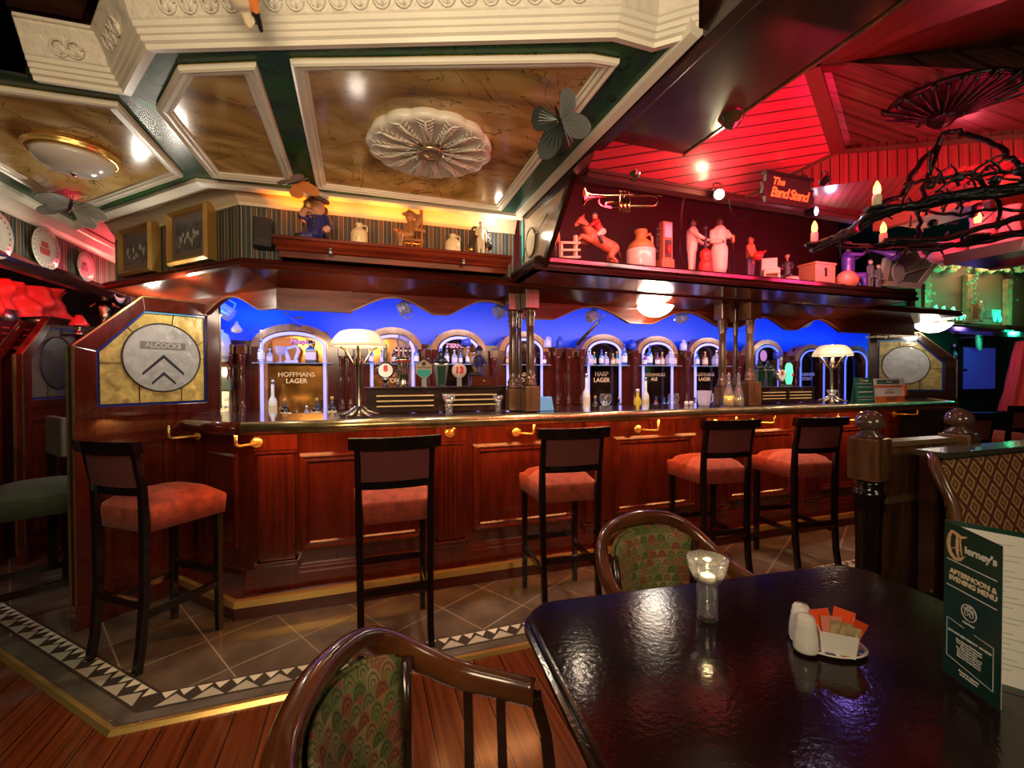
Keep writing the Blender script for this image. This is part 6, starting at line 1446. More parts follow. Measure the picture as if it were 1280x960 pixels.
# trumpet
c = PY(776, 247, 2.0); t = thing('brass_trumpet', 'brass trumpet hanging at the front of the figurine cabinet', 'trumpet', c, -.36); t.scale = (.78,)*3; MB().tube([V(.05,0,.03), V(.05,0,.42)], .002, n=4).build('hanging_wire', ironb, t)
m = MB(); Lh = .245
m.lathe([(.062,0),(.058,.006),(.035,.02),(.018,.045),(.011,.09),(.008,.14)], (-Lh,0,.012), (1,0,0), 24, cap=False)
m.tube(smoothpath([V(-Lh+.12,0,.012),V(.10,0,.012),V(.215,0,.012),V(.24,0,-.01),V(.235,0,-.045),V(.20,0,-.06),V(.05,0,-.06),V(-.08,0,-.06),V(-.10,0,-.045),V(-.08,0,-.032),V(.04,0,-.032)],5), .0065, n=8)
m.tube([V(.21,0,.014),V(.255,0,.014),V(.268,0,.014),V(.272,0,.014)], [.005,.005,.011,.012], n=10); m.tube(smoothpath([V(-.14,0,.0),V(-.145,0,-.03),V(-.12,0,-.055),V(-.06,0,-.072)],4), .005, n=6)
m.build('tubing', P('x',(.95,.65,.30),rough=.18,metal=1), t)
m = MB()
for k in range(3): x = .0+.026*k; m.lathe([(.011,-.095),(.011,.01),(.005,.012),(.004,.035),(.009,.037),(.009,.041)], (x,0,0), n=14)
m.build('valves', P('x',(.9,.62,.3),rough=.2,metal=1), t)
# jockey and horse leaping a fence
t = thing('horse_and_rider', 'chestnut racehorse statuette with a jockey leaping a fence, on the figurine ledge', 'figurine', (FX(746,2.45),2.45,SZ2+.012)); t.scale = (1.28,)*3
k = 1.05
def hc(p): return tuple(v*k for v in p)
HS = [((-.025,0,.150),.034,(.03,0,.125),.031,0), ((.03,0,.125),.031,(.075,0,.108),.033,0), ((-.035,0,.165),.026,(-.065,0,.205),.017,0), ((-.065,0,.205),.017,(-.080,0,.222),.016,0), ((-.080,0,.222),.015,(-.108,0,.196),.009,0), ((-.073,.008,.235),.005,(-.072,.009,.248),.002,0), ((-.073,-.008,.235),.005,(-.072,-.009,.248),.002,0),
      ((-.045,-.018,.13),.017,(-.088,-.020,.142),.011,0), ((-.088,-.020,.142),.010,(-.112,-.020,.118),.006,0), ((-.112,-.02,.118),.007,(-.118,-.02,.108),.008,1), ((-.045,.018,.13),.017,(-.080,.020,.128),.011,0), ((-.080,.020,.128),.010,(-.098,.020,.102),.006,0),
      ((.080,-.020,.10),.024,(.060,-.024,.062),.013,0), ((.060,-.024,.062),.011,(.092,-.024,.040),.007,0), ((.092,-.024,.040),.007,(.088,-.024,.010),.006,0), ((.088,-.024,.008),.008,(.080,-.024,.006),.007,1),
      ((.085,.020,.10),.024,(.082,.024,.060),.013,0), ((.082,.024,.060),.011,(.112,.024,.040),.007,0), ((.112,.024,.040),.007,(.110,.024,.010),.006,0), ((.110,.024,.008),.008,(.102,.024,.006),.007,1), ((.105,0,.12),.010,(.125,0,.07),.005,1), ((-.055,0,.20),.008,(-.025,0,.175),.008,1)]
sculpt('horse', [(hc(a),ra*k,hc(b),rb*k,mi) for a, ra, b, rb, mi in HS], [pink, dkc], t, vox=.0032)
JK_ = V(.0,0,.028)
def hc(p): return tuple((V(*p)+JK_)*k)
sculpt('jockey', [(hc((.02,0,.15)),.020,hc((-.005,0,.19)),.020,0), (hc((-.01,0,.215)),.014,hc((-.012,0,.22)),.014,1), (hc((-.01,0,.226)),.015,hc((-.02,0,.226)),.010,3), (hc((-.005,-.02,.19)),.010,hc((-.04,-.018,.17)),.008,0), (hc((-.005,.02,.19)),.010,hc((-.04,.018,.17)),.008,0), (hc((.02,-.02,.145)),.017,hc((-.01,-.036,.125)),.012,2), (hc((-.01,-.036,.125)),.010,hc((.005,-.04,.09)),.008,3), (hc((.02,.02,.145)),.017,hc((-.01,.036,.125)),.012,2)], [redp, skin, palec, dkc], t, vox=.0032)
MB().tube([V(-.105*k,-.010,.20*k),V(-.06*k,-.022,.19*k),V(-.040*k,-.02,.198*k)], .0018, n=5).build('reins', black, t)
t = thing('toy_fence', 'tiny cream post and rail fence under the leaping horse', 'fence', (FX(712,2.38),2.38,SZ2), .5); t.scale = (1.7,)*3
m = MB(); m.box(-.055,-.045,-.005,.005,0,.075).box(.03,.042,-.005,.005,0,.115)
for z in (.02,.045,.07): m.bar((-.05,-.006,z), (.055,-.006,z+.022), .007)
m.build('rails', creamp, t)
figurine('shirtless_figurine', 'dark trousered figurine with bare chest at the left end of the figurine ledge', (FX(693,2.42),2.45,SZ2), .30, [skin, skin, dkc, black, black])
jug('stoneware_demijohn', 'large two-tone stoneware demijohn, pale body and tan shoulder, on the figurine ledge', (FX(801,2.45),2.45,SZ2), .29, .092, P('x',(.80,.68,.58),rough=.2,coat=.4), tan)
t = thing('lantern_ornament', 'tall lantern-like wooden ornament with a picture panel right of the demijohn', 'ornament', (FX(832,2.48),2.48,SZ2)); t.scale = (1.25,)*3
MB().box(-.045,.035,-.03,.03,0,.10).box(-.03,.03,-.02,.02,.10,.30).build('body', pink, t, bevel=.003)
MB().box(-.022,.022,-.023,-.02,.215,.29).build('panel', lavp, t); MB().box(-.02,.02,-.024,-.02,.11,.20).build('niche', dkc, t)
MB().lathe([(0,0),(.012,.01),(.016,.03),(.008,.05),(0,.06)], (0,-.028,.12), n=10).build('tiny_figure', redp, t)
m = MB()
for z in (.13,.16,.19,.22,.25): m.lathe([(.004,0),(.016,.008),(.004,.016)], (-.055,0,z), n=10)
m.tube([V(-.055,0,.10),V(-.055,0,.29)], .004, n=5).build('stacked_beads', dkc, t)
figurine('singer_figurine', 'pale suited musician statuette bending over a red cello', (FX(866,2.45),2.46,SZ2), .42, [P('x',(.10,.03,.02),rough=.5), palec, palec, black, creamp], rz=.7, lean=.05, arms=[((.16,-.12,.62),(.10,-.24,.55)), ((-.10,-.13,.66),(.0,-.25,.60))])
t = thing('cello_ornament', 'small red cello held by the pale suited musicians', 'cello', (FX(879,2.40),2.38,SZ2), 0); t.scale = (1.6,)*3
sculpt('body', [((0,0,.03),.028,(0,0,.05),.028,0), ((0,0,.09),.022,(0,0,.10),.022,0), ((0,0,.05),.02,(0,0,.10),.018,0)], [redp], t, vox=.004); MB().tube([V(0,-.0,.10),V(0,0,.20)], .006, n=6).lathe([(0,0),(.009,.005),(0,.02)], (0,0,.2), n=8).build('neck', dkc, t)
figurine('saxophonist_figurine', 'cream robed musician statuette standing beneath the bright spotlight', (FX(899,2.40),2.40,SZ2), .42, [P('x',(.10,.03,.02),rough=.5), palec, palec, black, creamp], rz=-.3, wide=1.15, arms=[((.15,-.08,.66),(.10,-.18,.62)), ((-.15,-.04,.60),(-.02,-.14,.58))], extra=[((0,0,.20),.055,(0,.0,.08),.050,1)])
t = thing('microphone_stand', 'thin vintage microphone on a stand between the musicians', 'microphone', (FX(916,2.45),2.45,SZ2)); t.scale = (1.4,)*3; MB().lathe([(.02,0),(.018,.004),(.003,.008),(.003,.20)], n=12).build('stand', steel, t); MB().lathe([(0,.20),(.009,.205),(.010,.235),(0,.245)], n=12).build('head', gold, t)
t = figurine('guitarist_figurine', 'dark reddish statuette of a musician playing a guitar, right of the microphone', (FX(938,2.45),2.45,SZ2), .34, [pink, pink, P('x',(.08,.04,.09),rough=.4), dkc, dkc], rz=.25, arms=[((.16,-.06,.62),(.07,-.15,.55)), ((-.14,-.08,.60),(-.13,-.16,.50))])
sculpt('guitar', [((-.035,-.07,.18),.030,(-.01,-.07,.195),.026,0), ((-.0,-.07,.195),.008,(.09,-.06,.24),.007,0)], [redp], t, vox=.003)
t = thing('piano_ornament', 'small cream upright piano statuette with curved side', 'piano', (FX(965,2.42),2.44,SZ2), -.6); t.scale = (1.5,)*3
MB().box(-.035,.035,0,.04,0,.135).box(-.035,.035,-.045,0,.05,.075).box(-.035,-.025,-.045,0,0,.05).box(.025,.035,-.045,0,0,.05).build('case', P('x',(.85,.62,.5),rough=.4), t, bevel=.004); MB().box(-.030,.030,-.043,-.008,.0755,.079).build('keys', papw, t)
figurine('pianist_figurine', 'dark seated pianist statuette with a hat facing the small cream piano', (FX(987,2.42),2.44,SZ2), .27, [pink, dkc, dkc, black, black], rz=-1.0, pose='sit', hat='brim', arms=[((.14,-.12,.50),(.08,-.26,.46)), ((-.14,-.12,.50),(-.08,-.26,.46))])
t = thing('piano_stool_ornament', 'pale red draped stool under the pianist statuette', 'stool', (FX(990,2.36),2.36,SZ2)); t.scale = (1.5,1.2,.9); MB().lathe([(.032,0),(.030,.02),(.034,.05),(.03,.06),(0,.062)], n=16).build('body', P('x',(.75,.35,.3),rough=.5), t)
t = thing('wooden_crate', 'square red wooden box with a keyhole plate on the figurine ledge', 'box', (FX(1021,2.42),2.42,SZ2+.0)); t.scale = (1.35,)*3
MB().box(-.075,.075,-.05,.05,.015,.125).box(-.08,.08,-.055,.055,.125,.137).build('body', P('x',(.5,.16,.08),rough=.45), t, bevel=.002); MB().box(-.07,.085,-.07,.05,0,.015).build('base', P('x',(.8,.5,.45),rough=.5), t); MB().lathe([(0,0),(.01,0),(.006,.006),(0,.007)], (0,-.05,.10), (0,-1,0), 10).box(-.006,.006,-.055,-.05,.06,.095).build('keyhole_plate', black, t)
t = thing('trumpeter_statue', 'larger purple lit statue of a seated musician raising a horn behind the chandelier', 'statue', (FX(1065,2.42),2.45,SZ2), .9); t.scale = (1.45,)*3
pu = P('purple_paint', (.10,.04,.28), rough=.3, coat=.4)
sculpt('body', person_caps(.31,'sit',arms=[((.14,-.16,.62),(.05,-.28,.70)), ((-.14,-.16,.62),(-.03,-.28,.72))],wide=1.1), [pink, pu, pu, dkc, dkc], t, vox=.006); face(t,.31,'sit')
sculpt('horn', [((0,-.08,.235),.010,(0,-.16,.20),.012,0), ((0,-.16,.20),.012,(0,-.20,.185),.030,0)], [pu], t, vox=.005)
t = thing('round_stone_ornament', 'smooth round red ornament beside the purple statue', 'ornament', (FX(1056,2.36),2.34,SZ2)); t.scale = (1.4,)*3; sculpt('body', [((-.01,0,.05),.048,(.01,0,.045),.046,0)], [pink], t, vox=.006)
for i, px in enumerate((1088, 1098)):
    t = figurine('small_figurine', 'small pale green lit figurine beside the round pane, %s of two' % ('left' if i == 0 else 'right'), (FX(px,2.42),2.42,SZ2), .27-.03*i, [creamp, greyp, greyp, brownp, black])
t = thing('hanging_cable', 'thin red lit cable drooping down inside the figurine cabinet', 'cable', (0,0,0)); q = [PY(856,243,1.95),PY(852,262,2.2),PY(851,290,2.5),PY(850,315,2.55),PY(856,335,2.5)]
MB().tube(smoothpath(q,4), .006, n=6).build('cable', redback, t)
t = thing('drooping_wire', 'thin wire looping below the spotlight', 'wire', (0,0,0)); q = [PY(910,245,1.737),PY(915,265,1.737),PY(925,275,1.737),PY(940,266,1.737),PY(945,252,1.737)]; MB().tube(smoothpath(q,5), .0025, n=5).build('wire', ironb, t)
# spotlights
def spot(label, px, py, Y, r, em, d, lens=True):
    c = PY(px, py, Y); t = thing('spotlight', label, 'spotlight', c)
    dv = Vector(d).normalized()
    MB().lathe([(r*.6,-r*2.2),(r*.9,-r*1.8),(r,-.002),(r*1.05,0)], (0,0,0), dv, 20).build('housing', ironb, t)
    MB().lathe([(0,.0),(r*.9,.001),(r*.8,.004),(0,.006)], (0,0,0), dv, 20).build('lens', em, t)
    MB().tube([V(r*1.1,0,0)-dv*r, V(r*1.1,0,r*2.2)-dv*r, V(0,0,r*2.4)-dv*r, V(-r*1.1,0,r*2.2)-dv*r, V(-r*1.1,0,0)-dv*r], .003, n=5).build('yoke', ironb, t)
    return c
sp1 = spot('dazzling yellow white spotlight in front of the figurine cabinet', 899, 243, 1.68, .024, spotm, (-.45,-.85,-.2))
sp2 = spot('blue white spotlight seen half on, right of the band sign', 1020, 264, 1.68, .024, discm, (.3,-.9,-.1))
sp3 = spot('small lavender spotlight on the red boards above the sign', 1009, 228, 1.55, .016, discm, (-.2,-1,-.3))
sp4 = spot('small dark spotlight fitted to the red boards right of the sign', 1036, 222, 1.45, .018, black, (.2,-.8,.5))
c = PZ(788, 212, 2.36); t = thing('glass_shade', 'greenish glass shade hanging under the end of the dark beam', 'lamp', (c.x,c.y,2.33)); MB().lathe([(.0,-.05),(.02,-.04),(.05,.0),(.06,.03),(.055,.03),(.0,-.03)], n=20).build('shade', P('x',(.06,.08,.03),rough=.12,metal=.5,coat=1), t)
c = PZ(907, 158, 2.36); t = thing('glass_shade', 'greenish glass shade hanging behind the right edge of the dark beam', 'lamp', (c.x+.03,c.y,2.40)); MB().lathe([(.0,-.05),(.02,-.04),(.05,.0),(.06,.03),(.055,.03),(.0,-.03)], n=20).build('shade', P('x',(.06,.08,.03),rough=.12,metal=.5,coat=1), t)
# The Band Stand sign
a, b = PY(955, 232, 1.50), PY(1016, 246, 1.50); h0 = (PY(980,222,1.5)-PY(980,262,1.5)).z
t = thing('painted_sign', 'dark red shaped sign lettered in gold, hanging above the figurines', 'sign', (0,0,0))
cx, cz = (a.x+b.x)/2, (a.z+b.z)/2; w = (b.x-a.x)/2+.01; hh = h0/2*.9
pts = [(-w,-.4*hh),(-w*.93,.1*hh),(-w*1.0,.35*hh),(-w*.85,.45*hh),(-w*.85,.95*hh),(w*.85,.95*hh),(w*.85,.45*hh),(w,.35*hh),(w*.93,.1*hh),(w,-.4*hh),(w*.88,-.55*hh),(w*.85,-.95*hh),(-w*.85,-.95*hh),(-w*.88,-.55*hh)]
MB().prism([(cx+x, 1.50, cz+z) for x, z in pts], (0,.015,0)).build('board', P('x', (.012,.003,.003), rough=.6), t)
gl = P('x',(.95,.55,.10),rough=.4)
text('lettering', 'The', .046, gl, t, M4((1,0,0),(0,0,1),(0,-1,0),(cx-w*.42,1.498,cz+hh*.52)), shear=.35, bold=.0012)
text('lettering', 'Band Stand', .062, gl, t, M4((1,0,0),(0,0,1),(0,-1,0),(cx-w*.0,1.498,cz-hh*.25)), shear=.35, bold=.0016, space=.82)
m = MB(); m.box(cx-w*.85-.01,cx+w*.85+.01,1.49,1.52,cz+.95*hh,cz+.95*hh+.012); m.build('top_moulding', black, t)

# ================================================================== CHANDELIER OF TWISTED BRANCHES
t = thing('branch_chandelier', 'black wrought chandelier of twisted branches with candle bulbs at the upper right', 'chandelier', (0,0,0))
CC = PZ(1335, 262, 2.02); top = PZ(1180, 152, 2.50)
def twig(m, pts, r0, r1, wob=.012, n=6, k=5):
    q = smoothpath(pts, k); N = len(q)
    q = [p+V(random.uniform(-wob,wob),random.uniform(-wob,wob),random.uniform(-wob,wob))*(.6 if 0 < i < N-1 else 0) for i, p in enumerate(q)]
    m.tube(q, [r0+(r1-r0)*i/(N-1)+random.uniform(0,.3)*r0*.3 for i in range(N)], n=n)
    return q
random.seed(11)
cand = [(1096,262,2.035,'a'), (1018,306,2.0,'b'), (1104,307,2.0,'c'), (1222,296,1.985,'d')]
m = MB()
ends = []
for px, py, z, _ in cand: ends.append(PZ(px, py, z))
def along(path, n, r0=.013, r1=.013, strands=3, thorns=7):
    q = [PZ(*p) if len(p) == 3 and not isinstance(p, Vector) else p for p in path]
    for _ in range(strands): twig(m, [p+V(random.uniform(-.015,.015),random.uniform(-.015,.015),random.uniform(-.012,.012)-.012) for p in q], r0*random.uniform(.6,1), r1*random.uniform(.6,1), .010)
    for _ in range(thorns):
        i = random.randrange(len(q)-1); f = random.random(); b0 = q[i]*(1-f)+q[i+1]*f+V(0,0,-.012); dv = V(random.uniform(-.07,.07),random.uniform(-.07,.07),random.uniform(-.09,.06)); twig(m, [b0, b0+dv*.5+V(0,0,random.uniform(-.01,.01)), b0+dv], .006, .002, .006, k=3)
along([(1018,306,2.0), (1058,288,2.01), (1096,264,2.03), (1150,250,2.04), (1215,238,2.05), (1300,228,2.05)], 6, .014, .018, 4, 10)
along([(1040,301,2.0), (1104,309,2.0), (1165,306,1.99), (1222,298,1.985), (1300,284,1.98)], 5, .009, .014, 3, 10)
twig(m, [top+V(0,0,-.05), PZ(1168,185,2.4), PZ(1140,215,2.25), PZ(1130,240,2.12), ends[0]+V(0,0,.01)], .010, .010, .012)
twig(m, [top+V(0,0,-.05), PZ(1172,185,2.4), PZ(1160,220,2.25), PZ(1150,262,2.08), PZ(1148,295,2.0)], .009, .008, .012)
twig(m, [top+V(.02,0,-.04), PZ(1210,168,2.42), PZ(1250,185,2.3), PZ(1275,215,2.15), CC], .010, .010, .012)
twig(m, [PZ(1130,230,2.15), PZ(1160,225,2.13), PZ(1215,218,2.12), PZ(1290,212,2.1)], .007, .006, .010)
twig(m, [PZ(1100,262,2.05), PZ(1150,255,2.07), PZ(1210,240,2.08), PZ(1300,232,2.08)], .011, .012, .010)
twig(m, [PZ(1105,300,2.0), PZ(1170,300,1.98), PZ(1240,282,1.98), PZ(1300,262,2.0)], .010, .012, .010)
twig(m, [PZ(1215,218,2.12), PZ(1238,240,2.08), PZ(1250,262,2.03), PZ(1246,285,2.0)], .008, .007, .010)
twig(m, [PZ(1150,262,2.07), PZ(1190,268,2.05), PZ(1240,262,2.04), PZ(1300,262,2.02)], .006, .006, .010)
for _ in range(36):
    b0 = PZ(random.uniform(1125,1290), random.uniform(205,300), random.uniform(2.0,2.12)); dvec = V(random.uniform(-.10,.10),random.uniform(-.07,.07),random.uniform(-.05,.08)); twig(m, [b0, b0+dvec*.5+V(0,0,.01), b0+dvec], .005, .002, .006, k=3)
for _ in range(10):
    b0 = PZ(random.uniform(1150,1290), random.uniform(205,300), random.uniform(2.0,2.12)); m.lathe([(0,-.016),(.014,-.006),(.018,.006),(.008,.016),(0,.018)], b0, (random.random(),random.random(),1), 7)
m.build('branches', ironb, t)
for e, (px, py, z, _) in zip(ends, cand):
    MB().lathe([(0,-.012),(.03,-.008),(.042,.006),(.036,.008),(.015,.002),(0,.0)], e, n=14).build('drip_pan', ironb, t)
    cn = MB().lathe([(.015,0),(.015,.05),(.013,.056),(0,.058)], e, n=12).build('candle_sleeve', P('x',(.75,.68,.45),rough=.5), t)
    MB().lathe([(.009,.055),(.0125,.070),(.011,.088),(.004,.105),(0,.11)], e, n=12).build('flame_bulb', flame, t)
# ribbed ceiling fitting the chandelier hangs from
cf = PZ(1178, 140, 2.56); t = thing('ribbed_ceiling_rose', 'black sunburst of ribbed metal rods under the boards above the chandelier', 'ceiling rose', cf)
m = MB()
for i in range(34):
    a = 2*PI*i/34; e = V(math.cos(a), math.sin(a), 0); r = .25 if i % 2 else .22
    m.tube([e*.03+Z3*-.03, e*.12+Z3*-.02, e*r+Z3*.0, e*(r+.008)+Z3*.02], [.007,.008,.010,.006], n=6)
m.build('rods', ironb, t)
MB().tube([V(.235*math.cos(2*PI*i/40),.235*math.sin(2*PI*i/40),.02) for i in range(40)], .012, n=6, closed=True).build('outer_ring', ironb, t)
m = MB(); m.lathe([(0,-.07),(.03,-.06),(.05,-.04),(.06,-.02),(.04,.02)], n=14)
for i in range(18):
    a = random.uniform(0, 2*PI); r = random.uniform(.03,.12); m.lathe([(0,-.008),(.010,0),(0,.010)], (r*math.cos(a),r*math.sin(a),-.035), n=7)
m.build('hub', ironb, t)

# jugs on the side shelf at the right
for px, py0, py1, Yx, r, lab, mt in [(1229,292,240,2.98,.05,'squat pink lit pottery jar on the side shelf',P('x',(.8,.3,.32),rough=.4)), (1262,285,232,2.96,.045,'tall pink lit jug with a flared neck on the side shelf',P('x',(.8,.32,.35),rough=.35,bump=.4,nscale=60)), (1186,302,262,3.0,.055,'rounded pink lit teapot at the far end of the side shelf',P('x',(.75,.25,.35),rough=.35))]:
    b = PX(px, py0, Yx); h = abs((PX(px,py0,Yx)-PX(px,py1,Yx)).z); t = thing('pottery_jar' if px != 1262 else 'pottery_jug', lab, 'jar' if px != 1262 else 'jug', (Yx, b.y, 2.012))
    if px == 1229: MB().lathe([(r*.95,0),(r*1.0,.01),(r*.98,h*.85),(r*1.05,h*.9),(r*1.0,h),(r*.8,h)], n=24).build('body', mt, t); MB().tube([V(0,-r,.8*h),V(0,-r*1.5,.75*h),V(0,-r*1.5,.3*h),V(0,-r,.2*h)], .007, n=6).build('handle', mt, t)
    elif px == 1262: MB().lathe([(r*1.05,0),(r*1.1,.01),(r*.9,h*.4),(r*.65,h*.75),(r*.8,h*.95),(r*.95,h)], n=24).build('body', mt, t); MB().tube([V(0,-r*.7,.85*h),V(0,-r*1.6,.8*h),V(0,-r*1.7,.4*h),V(0,-r,.2*h)], .007, n=6).build('handle', mt, t)
    else: MB().lathe([(r*.8,0),(r*1.4,.02),(r*1.5,.05),(r*1.1,.085),(r*.5,.09),(r*.8,.10),(r*.8,.13),(r*.3,.14)], n=24).build('body', mt, t); MB().tube([V(0,r*1.3,.04),V(0,r*2.2,.07),V(0,r*2.4,.10)], [.014,.010,.008], n=8).build('spout', mt, t)

# ================================================================== GREEN ALCOVE, SCREEN, FAR RIGHT
YG = 3.26
t = thing('alcove_arcade', 'miniature wooden arcade with ragged arches in the green lit alcove at the far right', 'arcade', (0,0,0))
random.seed(5)
bw = P('bark_wood', (.22,.13,.06), rough=.7, noise=.4, nscale=12)
for px in (1148, 1160, 1213, 1263):
    p = PY(px, 350, YG); MB().box(p.x-.05,p.x+.05,YG,YG+.05,2.045,2.62).build('post', bw, t)
m = MB()
for i in range(60):
    p = PY(random.uniform(1150,1278), random.uniform(326,338), YG-.01); s = random.uniform(.02,.05)
    m.lathe([(0,-s),(s,-s*.3),(s*.8,s*.5),(0,s)], p, (random.random()-.5,random.random()-.5,1), 6)
m.build('ragged_top', P('x',(.50,.38,.2),rough=.7), t)
m = MB()
for i in range(70):
    px = random.choice([1158,1160,1163,1212,1215,1218,1262,1268])+random.uniform(-5,5); p = PY(px, random.uniform(325,385), YG-.03); s = random.uniform(.012,.03)
    m.add([p+V(-s,0,0), p+V(0,-s*.5,s), p+V(s,0,0), p+V(0,-s*.4,-s*.8)], [(0,1,2,3)])
m.build('foliage', P('x',(.03,.25,.10),rough=.6), t)
for i, (px, kd) in enumerate([(1174,'deer'),(1184,'sheep'),(1196,'sheep'),(1203,'lamb'),(1226,'figure'),(1240,'cart')]):
    p = PY(px, 378, 3.2); wh = P('x',(.75,.75,.62),rough=.5)
    t = thing('animal_ornament' if kd != 'cart' else 'cart_ornament', ['small deer ornament','white sheep ornament, taller','white sheep ornament, right of the taller one','little lamb ornament','standing shepherd ornament in green light','green box cart ornament'][i]+' in the green alcove', 'ornament', (p.x, 3.2, 2.046))
    if kd == 'cart': MB().box(-.09,.09,-.04,.04,.05,.15).lathe([(.04,0),(.04,.01)], (-.05,-.05,.04), (0,1,0), 14).lathe([(.04,0),(.04,.01)], (.05,-.05,.04), (0,1,0), 14).build('body', P('x',(.1,.35,.25),rough=.5), t)
    elif kd == 'figure': sculpt('body', person_caps(.26), [creamp, bw, bw, brownp, black], t, vox=.008)
    else:
        k = {'deer':1.15,'sheep':1.1,'lamb':.75}[kd]
        sculpt('body', [((-.03*k,0,.07*k),.030*k,(.04*k,0,.07*k),.032*k,0), ((-.04*k,0,.09*k),.016*k,(-.06*k,0,.125*k),.013*k,0), ((-.06*k,0,.13*k),.015*k,(-.085*k,0,.12*k),.009*k,0)]+[((x*k,s*.014*k,.06*k),.010*k,(x*k,s*.014*k,.006*k),.007*k,0) for x in (-.03,.04) for s in (-1,1)], [wh], t, vox=.006)
t = thing('television', 'blue glowing flat screen beyond the far right glazed partition', 'television', (0,0,0))
a, b = PY(1203, 488, 4.3), PY(1245, 434, 4.3)
MB().box(a.x,b.x,4.3,4.35,a.z,b.z).build('case', black, t); MB().box(a.x+.015,b.x-.02,4.296,4.30,a.z+.02,b.z-.02).build('screen', EM('screen_blue', (.04,.04,.42), .22), t)
MB().box((a.x+b.x)/2-.03,(a.x+b.x)/2+.03,4.33,4.445,a.z+.1,a.z+.2).build('bracket', black, t)
c = PY(1227, 421, 4.2); t = thing('round_wall_sign', 'round pale green lit sign with dark lettering above the blue screen', 'sign', (c.x,4.2,c.z), .3)
MB().lathe([(0,0),(.20,0),(.215,.01),(.215,.05),(.0,.05)], (0,.05,0), (0,-1,0), 32, sx=.8).build('disc', P('x',(.5,.75,.65),rough=.4), t); text('lettering', 'Guinness', .085, greenp, t, M4((1,0,0),(0,0,1),(0,-1,0),(0,-.002,0)), bold=.002); MB().bar((-.1,-.001,-.06),(.1,-.001,-.06),.012).build('underline', greenp, t); MB().bar((0,.06,0),(0,.25,0),.03).build('bracket', black, t)
p = PY(1193, 425, 3.9); t = thing('slim_bottle', 'slim bottle shape with a white cap standing left of the round green sign', 'bottle', (p.x,3.9,1.50)); MB().lathe([(.03,0),(.03,.2),(.012,.26),(.012,.34)], n=12).build('body', glassd, t); MB().lathe([(.013,.32),(.013,.35),(0,.352)], n=10).build('cap', papw, t)
t = thing('wall_shelf', 'dark shelf below the slim bottle at the far right', 'shelf', (0,0,0)); MB().box(7.0, 8.0, 3.8, 4.05, 1.47, 1.50).box(7.0,7.05,3.8,4.05,0,1.47).build('board', darkwood, t)
p = PY(1276, 440, 3.3); t = thing('red_cloak', 'red draped garment hanging at the right edge of the photo', 'garment', (p.x+.1,3.3,.9))
m = MB(); n = 40; vs = []
for j in range(12):
    z = .95-.9*j/11
    for i in range(n): a = 2*PI*i/n; r = (.13+.02*j)*(1+.16*math.sin(9*a+.4*j)); vs.append((r*math.cos(a), r*.5*math.sin(a), z))
m.add(vs, [(j*n+i, j*n+(i+1)%n, (j+1)*n+(i+1)%n, (j+1)*n+i) for j in range(11) for i in range(n)], 0, True); m.build('cloth', P('x',(.6,.04,.05),rough=.7), t); MB().tube([V(-.12,0,.90),V(0,0,.98),V(.12,0,.90)], .01, n=6).build('hanger', black, t)
MB().box(-.02,.02,.0,.04,-.9,.97).build('stand', darkwood, t)

# ================================================================== LEFT BACKGROUND
t = thing('red_drape', 'crumpled bright red cloth draped along the top of the cabinet at the far left', 'drape', (0,0,0)); random.seed(3)
m = MB(); nx, ny = 60, 12; vs = []
A0, A1 = V(-2.80,3.75,0), V(-2.44,4.95,0)
for j in range(ny+1):
    for i in range(nx+1):
        u, v = i/nx, j/ny; base = A0+(A1-A0)*u; fold = .05*math.sin(23*u+3*v)+.03*math.sin(57*u-5*v)+.02*math.sin(11*v+9*u)
        vs.append(base+V(.85,-.4,0)*fold+V(0,0,2.16-.27*v+.03*math.sin(9*u)*v))
m.add(vs, [(j*(nx+1)+i, j*(nx+1)+i+1, (j+1)*(nx+1)+i+1, (j+1)*(nx+1)+i) for j in range(ny) for i in range(nx)], 0, True); m.build('cloth', P('x',(.75,.05,.03),rough=.6), t)
t = thing('slatted_cabinet', 'dark red slatted cabinet below the red cloth at the far left', 'cabinet', (0,0,0))
m = MB(); d = (A1-A0).normalized(); nrm = V(d.y,-d.x,0)
m.prism([A0+V(0,0,.012), A1+V(0,0,.012), A1-nrm*.3+V(0,0,.012), A0-nrm*.3+V(0,0,.012)], (0,0,1.83)); m.build('body', P('x',(.05,.012,.01),rough=.4), t)
m = MB()
for r_ in range(3):
    for k in range(16): q = A0+d*(.04+.075*k)+nrm*.004+Z3*(1.79-.045*r_); m.bar(q, q+d*.045, .012)
m.bar(A0+nrm*.01+Z3*1.64, A1+nrm*.01+Z3*1.64, .025); m.build('slats', P('x',(.30,.05,.03),rough=.4), t)
for i, (px, py, mt, h, r, lab) in enumerate([(12,397,steel,.08,.10,'dull metal pan at the left edge under the red cloth'), (50,393,steel,.09,.07,'metal pot beside the folds of red cloth'), (80,396,steel,.07,.09,'round metal lid at the right end of the red cloth')]):
    f = .44+.2*i; q = A0+(A1-A0)*f-nrm*.06; q.z = 1.843; t = thing('metal_pot', lab, 'pot', q); MB().lathe([(r*.8,0),(r,.01),(r*1.02,h),(r*.95,h),(r*.5,h+.015),(0,h+.02)], n=24).build('body', P('x',(.35,.36,.28),rough=.3,metal=.9), t); MB().lathe([(0,0),(.012,.005),(.016,.02),(0,.03)], (0,0,h+.02), n=10).build('knob', steel, t)
p = PY(99, 398, 4.5); t = thing('oil_lamp', 'red shaded brass lamp beside the partition at the left', 'lamp', (p.x,4.5,1.75)); MB().lathe([(.05,.0),(.02,.02),(.015,.05),(.03,.07)], n=16).build('base', brassd, t); MB().lathe([(.065,.07),(.06,.09),(.03,.14),(.02,.16)], n=20).build('shade', P('x',(.6,.04,.03),rough=.2,coat=.6), t)
